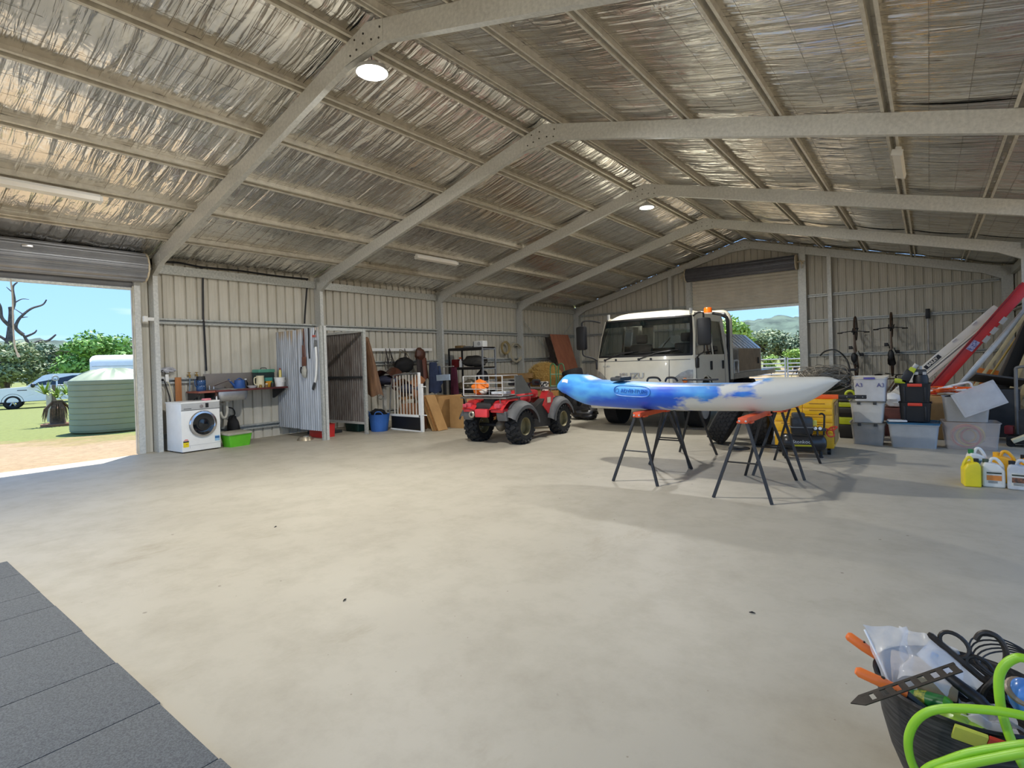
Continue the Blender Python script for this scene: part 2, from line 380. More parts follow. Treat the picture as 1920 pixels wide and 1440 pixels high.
# ---- walls: ribbed cladding sheets, girts
RP = .197
def sheet(n, zfun, zlow=lambda s: 0.0, dep=.036):
    """cladding sheet of n pans in local (s along the wall, d outward, z); narrow grooves between pans"""
    q = MB(); pr = []
    for k in range(n):
        a = k*RP
        pr += [(a, dep), (a+.024, dep), (a+.034, 0), (a+.085, 0), (a+.09, .003), (a+.095, 0), (a+.140, 0), (a+.145, .003), (a+.150, 0), (a+RP-.010, 0), (a+RP, dep)]
    vs = []; fs = []
    for s_, d in pr: vs += [(s_, d, zlow(s_)), (s_, d, zfun(s_))]
    for k in range(len(pr)-1): fs.append((2*k, 2*k+2, 2*k+3, 2*k+1))
    q.add(vs, fs); return q
wl = empty('wall_left', (-.25, 0, 0), label='ribbed beige steel cladding wall on the left with girts', kind='structure')
def inW(o, wobj):
    o.parent = wobj; o.matrix_parent_inverse = Matrix.Translation(-wobj.location); return o
MLW = Matrix(((0,-1,0,-.25),(1,0,0,0),(0,0,1,0),(0,0,0,1)))    # s -> +y, outward -> -x
me = sheet(4, lambda s: 3.44).xf(MLW).mesh('cladding_sheet', CLAD)
y = -.19
while y < YE-.1:
    n = min(4, int((YE - y)/RP))
    mm_ = me if n == 4 else sheet(max(n,1), lambda s: 3.44).xf(MLW).mesh('cladding_sheet', CLAD)
    o = bpy.data.objects.new('cladding_sheet', mm_); C.objects.link(o); o.location = (0, y, 0); inW(o, wl); y += 4*RP
y = Y0
while y < -3.55 - 4*RP + .3:
    o = bpy.data.objects.new('cladding_sheet', me); C.objects.link(o); o.location = (0, y, 0); inW(o, wl); y += 4*RP
hd = sheet(17, lambda s: 3.44, lambda s: 3.02).xf(MLW); o = hd.build('cladding_sheet', CLAD); o.location = (0, -3.55, 0); inW(o, wl)
def girt(q, a, b, z, x, h=.1, d=.07, axis='y', face=1):
    """C section girt with lips, opening towards the room"""
    pr = [(0,-h/2),(d*face,-h/2),(d*face,-h/2+.03),((d-.004)*face,-h/2+.03),((d-.004)*face,-h/2+.004),(.004*face,-h/2+.004),(.004*face,h/2-.004),((d-.004)*face,h/2-.004),((d-.004)*face,h/2-.03),(d*face,h/2-.03),(d*face,h/2),(0,h/2)]
    q.prism([(x+p[0], z+p[1]) for p in pr], a, b, axis)
for i in range(2, len(FY)-1):
    for z in ((2.32, .25) if i == 2 else (2.32, 1.47, .25)):
        q = MB(); girt(q, FY[i]+.08, FY[i+1], z, -.245, axis='y'); inW(q.build('girt', GALVL), wl)
    q = MB().b2((-.245, FY[i]+.02, 3.17), (-.17, FY[i+1]+.02, 3.33)); inW(q.build('eave_beam', GALVL), wl)
q = MB(); girt(q, .08, .72, 1.24, -.245); inW(q.build('girt', GALVL), wl)
for (ya, za, yb, zb_) in ((10.84, 2.92, 14.4, .4), (14.38, 2.95, 10.84, .4)):
    q = MB(); d = Vector((0, yb-ya, zb_-za)); n = d.normalized(); u = Vector((0,-n.z,n.y))*.017
    a = Vector((-.165 if ya < 12 else -.158, ya, za)); q.add([a-u, a+u, a+d+u, a+d-u], [(0,1,2,3)]); q.add([v+Vector((.003,0,0)) for v in (a-u, a+u, a+d+u, a+d-u)], [(0,1,2,3)])
    inW(q.build('brace_strap', GALVL), wl)
# right wall (out of frame except the far corner)
wr = empty('wall_right', (W+.25, 0, 0), label='ribbed beige steel cladding wall on the right', kind='structure')
MRW = Matrix(((0,1,0,W+.25),(1,0,0,0),(0,0,1,0),(0,0,0,1)))
me = sheet(4, lambda s: 3.44).xf(MRW).mesh('cladding_sheet', CLAD)
me_low = sheet(4, lambda s: 2.05).xf(MRW).mesh('cladding_sheet', CLAD)  # low sheets leave an unseen gap above, added to let light reach the far end
y = 7.06
while y < YE-.1:
    o = bpy.data.objects.new('cladding_sheet', me if y > 10.2 else me_low); C.objects.link(o); o.location = (0, y - max(0, y+4*RP-YE), 0); inW(o, wr); y += 4*RP
for i in range(4, len(FY)-1):
    for z in ((2.32, 1.47, .25) if i > 4 else (2.05, 1.47, .25)):
        q = MB(); girt(q, FY[i]+.08, FY[i+1], z, W+.245, face=-1); inW(q.build('girt', GALVL), wr)
    q = MB().b2((W+.17, FY[i]+.02, 3.17), (W+.245, FY[i+1]+.02, 3.33)); inW(q.build('eave_beam', GALVL), wr)
# far end wall
we = empty('wall_far', (RX, YE, 0), label='ribbed beige steel cladding end wall around the far roller door', kind='structure')
MEW = lambda x0: Matrix(((1,0,0,x0),(0,1,0,YE),(0,0,1,0),(0,0,0,1)))
x = -.25
while x < W+.25:
    n = 4; x1 = x+n*RP
    top = lambda s, x=x: ztop(min(max(x+s, -.2), W+.2)) + .09
    for (a, b_, low) in ((x, x1, 0.0),):
        if x1 <= 4.36 or x >= 7.66: low = 0.0
        if x1 > 4.36 and x < 7.66:
            # split at the door edges
            k0 = max(0, math.ceil((4.36-x)/RP-1e-6)); k1 = min(4, max(0, round((7.72-x)/RP)))
            if x < 4.36 and k0 > 0:
                inW(sheet(k0, top).xf(MEW(x)).build('cladding_sheet', CLAD), we)
                inW(sheet(4-k0, lambda s, x=x, k0=k0: ztop(x+k0*RP+s)+.09, lambda s: 3.7).xf(MEW(x+k0*RP)).build('cladding_sheet', CLAD), we)
            elif x1 > 7.72:
                if k1: inW(sheet(k1, top, lambda s: 3.7).xf(MEW(x)).build('cladding_sheet', CLAD), we)
                if k1 < 4: inW(sheet(4-k1, lambda s, x=x, k1=k1: ztop(x+k1*RP+s)+.09).xf(MEW(x+k1*RP)).build('cladding_sheet', CLAD), we)
            else:
                inW(sheet(4, top, lambda s: 3.7).xf(MEW(x)).build('cladding_sheet', CLAD), we)
        else:
            inW(sheet(4, top).xf(MEW(x)).build('cladding_sheet', CLAD), we)
    x = x1
for (xa, xb) in ((3.61, 3.72), (4.22, 4.38), (7.64, 7.82), (8.37, 8.47)):
    q = MB(); q.b2((xa, 14.40, 0), (xb, 14.60, ztop((xa+xb)/2)-.02)); inW(q.build('wall_post', GALV), we)
for (xa, xb, zs) in ((0.0, 3.61, (3.08,2.33,1.32,.35)), (3.72, 4.22, (3.08,2.33,1.32)), (7.82, 8.37, (3.08,2.33,1.32,.35)), (8.47, 12.1, (3.08,2.33,1.32,.35))):
    for z in zs:
        q = MB(); girt(q, xa, xb, z, YE-.005, h=.085, d=.07, axis='x', face=-1); inW(q.build('girt', GALVL), we)
# ---- roller doors
DARKSL = mat('door_slat_grey', (150,152,156), .4, .4, var=.1, scale=3)
SLAT = mat('door_slat_cream', (226,219,202), .45, .1, var=.06, scale=3)
d1 = empty('door_1', (-.2, -1.85, 0), label='large grey roller door rolled up above the left opening', kind='structure')
def inD(o, d): o.parent = d; o.matrix_parent_inverse = Matrix.Translation(-d.location); return o
def drum(q, c, axis, a, b, r, nr=13, amp=.010):
    def fn(u, v):
        th = 2*PI*u; s_ = (th*nr/(2*PI)) % 1.0
        rr = r + (amp if s_ < .5 else -amp*.6) + (amp*.8 if .18 < s_ < .32 else 0)
        p = (c[0]+rr*math.cos(th), c[1]+rr*math.sin(th)); t_ = lerp(a, b, v)
        return (p[0], t_, p[1]) if axis == 'y' else (t_, p[0], p[1])
    q.grid(fn, nr*12, 1, False, closeu=True)
q = MB(); drum(q, (.0, 3.21), 'y', -3.52, -.13, .235); inD(q.build('door_drum', DARKSL), d1)
for yy in (-.125, -3.53):
    q = MB(); q.cyl((0, yy-.012, 3.21), (0, yy+.012, 3.21), .25, 32); inD(q.build('drum_wheel', mat('cream_disc', (214,200,172), .5)), d1)
    q = MB(); q.cyl((0, yy, 3.21), (0, yy+(.1 if yy > -1 else -.1), 3.21), .025, 10); q.b2((-.18, yy+.03, 3.18), (.03, yy+.06, 3.24)); inD(q.build('drum_bracket', GALV), d1)
q = MB(); q.grid(lambda u, v: (-.205 + .008*math.sin(v*6*PI), lerp(-3.45, -.24, u), lerp(3.2, 2.87, v)), 1, 24); inD(q.build('door_curtain', DARKSL), d1)
q = MB(); q.b2((-.235, -3.45, 2.835), (-.175, -.24, 2.875)); inD(q.build('bottom_rail', GALVL), d1)
for ya, yb in ((-.245, -.155), (-3.54, -3.45)):
    q = MB(); q.b2((-.25, ya, 0), (-.13, yb, 3.1)); inD(q.build('door_jamb', GALV), d1)
q = MB(); q.b2((-.255, -.262, 0), (-.20, -.245, 2.9)); q.b2((-.165,-.262,0),(-.15,-.245,2.9)); inD(q.build('door_track', mat('cream_trim', (214,206,186), .5)), d1)
q = MB(); q.b2((-.06, -.16, 2.28), (.01, -.10, 2.38), .008); q.b2((-.02, -.10, 2.30), (.0, -.0, 2.36), .006); inD(q.build('door_stop', WHITE), d1)
q = MB(); q.tube(spline([(-.1,-1.83,2.86),(-.1,-1.815,2.6),(-.1,-1.82,2.2),(-.1,-1.815,1.9),(-.1,-1.80,1.80),(-.1,-1.775,1.71)], 6), .012, 6); q.cyl((-.1,-1.785,1.75),(-.1,-1.77,1.69),.017,8)
inD(q.build('pull_rope', mat('rope_white', (214,206,190), .8)), d1)
q = MB(); q.b2((.215, -1.75, 3.30), (.235, -1.62, 3.34), .004); inD(q.build('lock_plate', CHROME), d1)
d2 = empty('door_2', (RX, 14.4, 0), label='far roller door half raised, cream slats under a dark roll', kind='structure')
q = MB(); drum(q, (14.30, 4.10), 'x', 4.30, 7.58, .20, 11); inD(q.build('door_drum', mat('door_roll_dark', (96,96,102), .4, .4, var=.1)), d2)
for xx in (4.285, 7.595):
    q = MB(); q.cyl((xx-.015, 14.30, 4.10), (xx+.015, 14.30, 4.10), .225, 28); inD(q.build('drum_wheel', mat('cream_disc', (214,200,172), .5)), d2)
    q = MB(); s_ = 1 if xx > 6 else -1; q.cyl((xx, 14.3, 4.1), (xx+.22*s_, 14.3, 4.1), .018, 8); q.cyl((xx+.18*s_, 14.25, 4.02), (xx+.1*s_, 14.33, 4.15), .02, 8); q.cyl((xx+.13*s_, 14.28, 4.1), (xx+.15*s_, 14.28, 3.9), .012, 6)
    inD(q.build('drum_bracket', mat('cream_disc', (214,200,172), .5)), d2)
q = MB(); q.grid(lambda u, v: (lerp(4.40, 7.63, u), 14.50 + .022*math.cos(v*2*PI*12), lerp(4.15, 2.88, v)), 1, 12*8); inD(q.build('door_curtain', SLAT), d2)
q = MB(); q.b2((4.40, 14.47, 2.82), (7.63, 14.53, 2.89)); inD(q.build('bottom_rail', GALVL), d2)
for xa in (4.36, 7.60):
    q = MB(); q.b2((xa, 14.46, 0), (xa+.05, 14.56, 3.9)); inD(q.build('door_track', GALVL), d2)
# ---- high bay lamps under the ridge
def high_bay(loc, r, label, pw=1.0):
    o = empty('high_bay_lamp', loc, label=label, cat='ceiling lamp', group='round high bay lamps under the ridge')
    MB().lathe([(0,.10),(r*.35,.10),(r*.4,.06),(r*.95,.03),(r,.0),(r*.97,-.012),(r*.9,-.008)], seg=32).build('housing', LGREY, o)
    MB().lathe([(0,-.012),(r*.9,-.008),(r*.9,-.004)], seg=32).build('diffuser', mat('lamp_diffuser_%g' % pw, (1,1,1), .5, var=0, emit=(1,.985,.95), estr=pw*LAMP/(PI*PI*.16*.16)), o)
    MB().tube(spline([(0,0,.1),(.01,-.02,.2),(-.02,-.06,.3),(.0,-.09,.4)], 5), .006, 6).build('cable', BLACK, o)
high_bay((5.93, .16, 4.60), .175, 'bright round high bay lamp nearest the camera under the ridge')
high_bay((6.03, 7.16, 4.56), .15, 'bright round high bay lamp farther back above the truck', 1.0)
high_bay((5.93, -5.6, 4.60), .175, 'added unseen round lamp behind the camera, brightening the near rafters', 1.0)  # extra lamp added out of view to brighten the near rafters
def batten(loc, rz, L, tilt, label):
    o = empty('batten_light', loc, label=label, cat='ceiling lamp', group='white tube battens on the purlins', rot=(0, tilt, rz))
    MB().box((0,0,.03), (.06, L, .05), None, .006).build('base', WPAINT, o)
    MB().prism([(-.055,.005),(-.04,-.05),(.04,-.05),(.055,.005)], -L/2+.01, L/2-.01, 'y').build('cover', mat('batten_cover', (232,228,218), .35, var=.02), o)
    for s_ in (-1, 1): MB().box((0, s_*(L/2), -.015), (.115, .03, .07), None, .006).build('end_cap', WPAINT, o)
batten((1.745, -1.83, 3.79), 0, 1.28, -A, 'white tube batten light over the left roller door')
batten((1.745, 5.2, 3.795), 0, 1.28, -A, 'white tube batten light above the tack rail')
batten((10.42, 4.9, 3.77), 0, 1.1, A, 'white tube batten light on the right roof slope')
# ---- rubber mats
RM = mat('rubber_mat', (104,107,109), .85, col2=(78,81,83), scale=160, bump=.25, bscale=220, lo=.4, hi=.6)
mx_ = [5.185, 5.624, 6.163, 6.506, 7.043, 7.587, 8.117, 8.658, 9.2]
_mn = ['farthest to the left', 'second from the far left end', 'narrow one third from the far left end', 'fourth from the far left end', 'fifth from the far left end', 'sixth from the far left end, reaching the left picture edge', 'largest in view at the bottom left', 'mostly cut off by the bottom picture edge']
for i in range(8):
    g = .004
    q = MB().box((0, 0, .008), (mx_[i+1]-mx_[i]-g, 1.05, .016), None, .003)
    q.build('rubber_mat', RM, loc=((mx_[i]+mx_[i+1])/2, -2.80-.525+.004*math.sin(i*3), 0), label='dark grey rubber floor mat, ' + _mn[i], cat='mat', group='rubber mats in a row')
# ================================================================ OUTSIDE
m, t, b = node_mat('ground_grass_dirt')
tc = nn(t, 'ShaderNodeTexCoord')
n1 = nn(t, 'ShaderNodeTexNoise', {'Vector': tc.outputs['Object'], 'Scale': .45, 'Detail': 6, 'Roughness': .65})
n2 = nn(t, 'ShaderNodeTexNoise', {'Vector': tc.outputs['Object'], 'Scale': 9, 'Detail': 6, 'Roughness': .7})
sx = nn(t, 'ShaderNodeSeparateXYZ', {'Vector': tc.outputs['Object']})
# bare earth close to the door, grass farther out
mr = nn(t, 'ShaderNodeMapRange', {'Value': sx.outputs['X'], 'From Min': -9.0, 'From Max': -1.5, 'To Min': -.35, 'To Max': .42})
my = nn(t, 'ShaderNodeMapRange', {'Value': sx.outputs['Y'], 'From Min': -2.5, 'From Max': 1.5, 'To Min': .22, 'To Max': -.30})
a1 = nn(t, 'ShaderNodeMath', {0: mr.outputs[0], 1: my.outputs[0]}, operation='ADD'); a2 = nn(t, 'ShaderNodeMath', {0: a1.outputs[0], 1: n1.outputs['Fac']}, operation='ADD')
cr = nn(t, 'ShaderNodeValToRGB', {'Fac': a2.outputs[0]}); cr.color_ramp.elements[0].position = .42; cr.color_ramp.elements[1].position = .66
cr.color_ramp.elements[0].color = srgb(120,128,66); cr.color_ramp.elements[1].color = srgb(158,136,106)
k = cr.color_ramp.elements.new(.52); k.color = srgb(140,124,80)
c2 = nn(t, 'ShaderNodeValToRGB', {'Fac': n2.outputs['Fac']}); c2.color_ramp.elements[0].position = .3; c2.color_ramp.elements[1].position = .7; c2.color_ramp.elements[0].color = (.55,.55,.5,1)
mx = nn(t, 'ShaderNodeMixRGB', {0: .8, 1: cr.outputs[0], 2: c2.outputs[0]}, blend_type='MULTIPLY')
t.links.new(mx.outputs[0], b.inputs['Base Color']); b.inputs['Roughness'].default_value = .95
bp = nn(t, 'ShaderNodeBump', {'Height': n2.outputs['Fac'], 'Strength': .6, 'Distance': .05}); t.links.new(bp.outputs[0], b.inputs['Normal'])
def gz(x, y):
    d = max(0, -x-3)
    z = -.05 - .011*min(d, 40) + .012*noise.noise(Vector((x*.6, y*.6, 0)))
    return z
def gfn(u, v):
    x = -140 + 280*u if False else None
    return None
xs = [-260,-160,-90,-60,-45,-36,-30,-26,-22,-18,-15,-12,-10,-8,-6.5,-5,-4,-3,-2,-1.2,-.6,0,6,12.5,20,40,90,200]
ys = [-120,-60,-30,-16,-10,-8,-5,-3.5,-2.5,-1.5,-.5,.5,1.5,3,5,8,12,15,18,22,27,34,45,60,90,140,260]
g = MB(); vs = [(x, y, gz(x, y) if x < -.3 or y > 14.7 or y < -7.7 or x > 12.5 else -.16) for x in xs for y in ys]
g.add(vs, [(i*len(ys)+j, (i+1)*len(ys)+j, (i+1)*len(ys)+j+1, i*len(ys)+j+1) for i in range(len(xs)-1) for j in range(len(ys)-1)], True)
g.build('ground', MATS['ground_grass_dirt'], label='grass and bare earth yard outside the shed', kind='structure')
# ---- hills
HILL = mat('forest_hill', (86,104,88), .95, col2=(48,64,56), scale=.09, lo=.35, hi=.62, bump=1.0, bscale=.25)
def hill(u, v):
    a = math.radians(lerp(-112, 12, u)); R = lerp(300, 420, v)
    h = (24 + 9*noise.noise(Vector((u*9, 3.3, 0))) + 3*noise.noise(Vector((u*40, v*6, 1))))*math.sin(min(1, v*1.35)*PI/2) - 3
    h += 1.4*noise.noise(Vector((u*260, v*30, 5)))
    return (10 + R*math.sin(a), -3 + R*math.cos(a), h)
MB().grid(hill, 420, 16).build('hill', HILL, label='low forested hill range on the horizon', kind='structure')
# ---- trees
BARK = mat('bark', (104,88,74), .9, col2=(66,56,48), scale=8, bump=.4)
DEAD = mat('dead_wood', (112,102,96), .9, col2=(74,66,62), scale=6)
def leafmat(name, c, c2): return mat(name, c, .6, col2=c2, scale=1.3, lo=.3, hi=.7)
LEAFS = [leafmat('leaf_bright', (138,182,84), (86,128,52)), leafmat('leaf_olive', (150,164,112), (98,112,74)), leafmat('leaf_dark', (116,136,96), (72,88,60)), leafmat('leaf_lime', (170,200,92), (116,150,62)), leafmat('leaf_dry', (160,150,122), (112,104,84))]
def foliage(q, c, r, n, ls, seed, clumps=14):
    rnd = random.Random(seed); cl = []
    for i in range(clumps):
        while True:
            p = Vector((rnd.uniform(-1,1), rnd.uniform(-1,1), rnd.uniform(-1,1)))
            if .3 < p.length < 1: break
        cl.append((Vector((p.x*r[0]*.8, p.y*r[1]*.8, p.z*r[2]*.8)), rnd.uniform(.28,.5)*min(r)))
    cl.append((Vector((0,0,0)), .6*min(r)))
    vs = []; fs = []
    for i in range(n):
        cc, cr_ = cl[i % len(cl)]
        d = Vector((rnd.gauss(0,1), rnd.gauss(0,1), rnd.gauss(0,1))).normalized()
        p = Vector(c) + cc + Vector((d.x*cr_*1.15, d.y*cr_*1.15, d.z*cr_*.9))*(rnd.random()**.35)
        u = Vector((rnd.gauss(0,1), rnd.gauss(0,1), rnd.gauss(0,.6))).normalized(); v = u.cross(d).normalized() if u.cross(d).length > .01 else u.orthogonal()
        s_ = ls*rnd.uniform(.6,1.3); k = len(vs)
        vs += [p-u*s_, p+v*s_*.45, p+u*s_, p-v*s_*.45]; fs.append((k,k+1,k+2,k+3))
    q.add(vs, fs)
def tree(loc, h, r, lm, label, name='leafy_tree', n=4200, ls=.16, seed=1, cat='tree', trunk=.14, group='trees outside'):
    o = empty(name, loc, label=label, cat=cat, group=group); rnd = random.Random(seed)
    q = MB(); cz = h - r[2]*.95
    q.tube(spline([(0,0,-.3),(.1*rnd.uniform(-1,1),.1,cz*.5),(0,0,cz)], 5), [trunk*lerp(1,.5,i/10) for i in range(11)], 7)
    for i in range(7):
        a = rnd.uniform(0, 2*PI); q.tube([(0,0,cz*rnd.uniform(.4,.9)), (r[0]*.35*math.cos(a), r[1]*.35*math.sin(a), cz+r[2]*.1), (r[0]*.75*math.cos(a), r[1]*.75*math.sin(a), cz+r[2]*rnd.uniform(0,.6))], [trunk*.45, trunk*.3, trunk*.1], 5)
    q.build('trunk', BARK, o)
    f = MB(); foliage(f, (0,0,cz), r, n, ls, seed); f.build('foliage', LEAFS[lm], o, kind='stuff')
    return o
def dead_tree(loc, pts, label):
    """bare limbs given as (list of points, base radius)"""
    o = empty('dead_tree', loc, label=label, cat='tree', group='bare dead trees outside')
    for i, (p, r) in enumerate(pts):
        s_ = spline(p, 5); MB().tube(s_, [lerp(r, r*.3, k/len(s_)) for k in range(len(s_))], 6).build('trunk' if i == 0 else 'branch', DEAD, o)
tree((-38.6, 8.6, -.45), 5.5, (2.5,2.9,2.3), 0, 'bright green bushy tree behind the white pickup', n=6500, ls=.19, seed=3)
tree((-38.5, 4.2, -.45), 4.7, (1.9,1.7,2.2), 1, 'grey-green tree at the left picture edge beyond the pickup', seed=5, n=5000)
tree((-46.5, 8.0, -.45), 4.9, (2.4,2.0,2.2), 2, 'darker tree between the two dead trees and the bushy tree', seed=8, n=4200)
tree((-44.0, 14.3, -.45), 5.0, (2.6,2.6,1.9), 4, 'dry brownish tree behind the white caravan', seed=15, n=3600)
dead_tree((-41.2, 4.75, -.45), [([(0,-.35,0),(0,-.2,2.5),(0,.15,4.6),(0,.30,6.3),(0,.25,6.9)], .34), ([(0,.15,5.6),(0,-.2,6.1),(0,-.25,6.9),(0,-.5,7.5)], .15), ([(0,.25,6.4),(0,.5,7.2),(0,.45,8.3),(0,.7,8.7)], .12), ([(0,.5,7.2),(0,.9,7.5),(0,1.3,7.5)], .05), ([(0,.45,7.9),(0,.1,8.3)], .05), ([(0,-.0,4.5),(0,-.5,4.9),(0,-.8,5.0)], .12)], 'tall bare dead tree at the left edge of the door opening')
dead_tree((-55.6, 8.5, -.5), [([(0,.1,0),(0,.2,3),(0,.1,4.8),(0,-.25,5.8)], .30), ([(0,-.25,5.8),(0,-.75,6.4),(0,-.6,7.1),(0,-.2,7.7),(0,.4,8.3),(0,1.2,8.7),(0,1.5,9.2)], .18), ([(0,-.2,5.6),(0,.5,6.0),(0,.7,6.3)], .12), ([(0,.1,4.8),(0,.9,5.2),(0,1.5,5.3),(0,2.1,5.9)], .2), ([(0,-.2,7.7),(0,-.8,8.2)], .06), ([(0,-.4,7.4),(0,.1,7.5)], .06)], 'crooked bare dead tree against the hill, second from the left')
dead_tree((-50.5, 16.6, -.5), [([(0,-1,0),(0,-1.1,3),(0,-.9,5),(0,-.3,6.5)], .12), ([(0,0,3.4),(0,1.0,4.4),(0,1.8,4.9),(0,2.3,5.4)], .12), ([(0,1.0,4.4),(0,1.2,5.3)], .05)], 'thin bare branches of a dead tree above the caravan')
# beyond the far door
tree((-1.6, 36.0, -.2), 5.0, (2.6,2.6,2.3), 3, 'yellow-green tree seen just above the truck cab', n=5200, ls=.17, seed=21)
tree((-1.0, 48, -.2), 4.6, (2.3,2.3,2.0), 1, 'olive gum tree seen through the far door', seed=23)
tree((2.2, 44, -.2), 4.1, (2.2,2.2,1.9), 2, 'dark gum tree in the middle of the far door view', seed=25)
tree((6.2, 52, -.2), 4.3, (2.0,2.0,1.9), 2, 'dark gum tree beside the right jamb of the far door', seed=27)
tree((3.6, 36.5, -.2), 2.0, (.9,.9,.85), 3, 'round lime-green shrub beyond the yard rails', name='shrub', cat='shrub', seed=29, n=2200, ls=.09, trunk=.05)
tree((2.35, 35.5, -.2), 1.5, (.55,.55,.6), 3, 'small lime-green shrub beside the aluminium canopy', name='shrub', cat='shrub', seed=31, n=1400, ls=.08, trunk=.04)
# ---- stock yard rails
RAIL = mat('yard_rail', (196,198,198), .4, .5, var=.08)
def panel(a, b, label):
    o = empty('yard_panel', (a[0], a[1], -.1), label=label, cat='fence', group='stock yard panels')
    d = (b[0]-a[0], b[1]-a[1])
    for z in (.28,.46,.64,.82,1.0,1.22): MB().tube([(0,0,z),(d[0],d[1],z)], .028, 8).build('rail', RAIL, o)
    for k in (0, 1): MB().tube([(d[0]*k, d[1]*k, 0), (d[0]*k, d[1]*k, 1.3)], .035, 8).build('post', RAIL, o)
panel((2.9,24.55), (4.95,26.07), 'steel rail yard panel left of its post through the far door'); panel((5.05,26.15), (7.0,27.6), 'steel rail yard panel right of its post through the far door')
# ---- rain water tank
TANK = mat('tank_green', (136,147,120), .55, var=.04, scale=2)
o = empty('water_tank', (-6.52, 1.22, -.06), label='pale green round plastic rain water tank outside the left door', cat='water tank')
pr = []
for k in range(9): z = .03+k*.145; pr += [(.955, z), (.94, z+.012), (.94, z+.02), (.955, z+.032)]
MB().lathe([(0,0),(.93,0)] + pr + [(.955,1.30),(.93,1.33)], seg=56).build('tank_body', TANK, o)
def dome(u, v):
    th = 2*PI*u; rr = .95*(1-v); k = abs(((u*8) % 1)-.5)*2
    rib = .045*max(0, 1-abs(k-.5)*2.2)*math.sin(PI*min(1, v*1.02+.0))**.6
    return (rr*math.cos(th), rr*math.sin(th), 1.315 + .30*(1-(1-v)**1.6) + rib)
MB().grid(dome, 96, 12, closeu=True).build('tank_roof', TANK, o)
MB().lathe([(0,.09),(.2,.09),(.22,.05),(.22,0)], (-.35,-.45,1.44), (-.25,-.3,1), 24).build('inlet_lid', TANK, o)
# ---- tap post
o = empty('tap_post', (-12.6, 1.25, -.12), label='timber post with a tap and white pipe beside the spiky plant', cat='post')
MB().box((0,0,.6), (.10,.10,1.25), None, .01).build('post', mat('weathered_timber', (128,112,92), .85, col2=(96,82,66), scale=7, stretch=(4,4,1)), o)
MB().cyl((-.03,-.13,0), (-.03,-.13,1.05), .075, 12).build('pipe', mat('cream_pipe', (206,196,174), .6), o)
MB().cyl((-.03,-.13,1.05), (-.03,-.13,1.32), .05, 10).build('pipe_neck', LGREY, o)
MB().cyl((0,.1,1.2),(0,.34,1.2),.03,8).box((0,.33,1.25),(.1,.1,.14),None,.01).build('tap_body', LGREY, o)
MB().torus((0,.05,1.45), .075, .028, (1,0,.1), 18, 6).build('tap_wheel', LGREY, o)
# ---- spiky plant
o = empty('spiky_plant', (-10.5, .88, -.1), label='spiky yucca-like plant growing beside the water tank', cat='plant'); rnd = random.Random(4)
MB().cyl((0,0,0),(0,0,.75),.2,10,.14).build('trunk', BARK, o)
q = MB()
for i in range(46):
    a = rnd.uniform(0,2*PI); x, y = .12*math.cos(a), .12*math.sin(a); q.tube([(x,y,.72),(x*2.6,y*2.6,.5),(x*3.1,y*3.1,.08+.2*rnd.random())],[.02,.018,.005],4)
q.build('dry_skirt', mat('dry_leaf', (120,92,66), .9, col2=(78,58,44), scale=20), o)
for h in ((0,-.28,.95),(.0,.25,.9),(.05,-.02,.82)):
    q = MB()
    for i in range(34):
        a = rnd.uniform(0,2*PI); e_ = rnd.uniform(.05,1.3); L = rnd.uniform(.35,.55); d = Vector((math.cos(a)*math.cos(e_), math.sin(a)*math.cos(e_), math.sin(e_)))
        p = Vector(h); sd = d.cross(Vector((0,0,1))).normalized()*.02
        m1 = p + d*L*.5; tip = p + d*L - Vector((0,0,.12*math.cos(e_)))
        q.add([p-sd, p+sd, m1+sd*1.2, m1-sd*1.2, tip], [(0,1,2,3),(3,2,4)])
    q.build('leaf_rosette', mat('yucca_leaf', (150,172,70), .5, col2=(100,128,52), scale=8), o)
MB().cyl((0,0,-.02),(0,0,.04),.42,20).build('soil_mound', mat('red_soil', (150,108,78), .95), o)
# ---- white caravan
o = empty('caravan', (-32.2, 10.0, -.4), rz=math.radians(-14), label='white caravan with a rounded roof behind the water tank', cat='caravan')
prof = [(-1.1,.55),(1.1,.55),(1.12,2.35),(1.05,2.75),(.85,2.98),(.5,3.08),(-.5,3.08),(-.85,2.98),(-1.05,2.75),(-1.12,2.35)]
q = MB(); Lc = 5.4
def cf(u, v):
    k = u*len(prof); i = int(k) % len(prof); p = prof[i]
    y = lerp(-Lc/2, Lc/2, v); e_ = min(v, 1-v)*Lc; r_ = .45; s_ = 1 if e_ >= r_ else math.sqrt(max(0, 1-(1-e_/r_)**2))*.35+.65
    return (p[0]*(.9+.1*s_), y, p[1] if p[1] < 2.4 else 2.35+(p[1]-2.35)*s_)
q.grid(cf, len(prof), 40, True, closeu=True); q.prism([(p[0]*.9, p[1] if p[1] < 2.4 else 2.35+(p[1]-2.35)*.65) for p in prof], -Lc/2, -Lc/2+.01, 'y'); q.prism([(p[0]*.9, p[1] if p[1] < 2.4 else 2.35+(p[1]-2.35)*.65) for p in prof], Lc/2-.01, Lc/2, 'y')
q.build('shell', WPAINT, o)
MB().b2((1.12,-Lc/2+.1,2.33),(1.135,Lc/2-.1,2.36)).build('trim_strip', LGREY, o)
for s_ in (-1,1): MB().cyl((s_*.95,.2,.35),(s_*1.1,.2,.35),.35,20).build('wheel', RUBBER, o)
# ---- white pickup
CARW = mat('car_white', (238,240,242), .3, var=.02, coat=.5)
GLASSD = mat('dark_glass', (20,26,32), .08, var=.1, spec=.8)
o = empty('pickup_truck', (-29.3, 4.9, -.36), rz=math.radians(-103), label='white pickup truck parked on the grass beyond the water tank', cat='car')
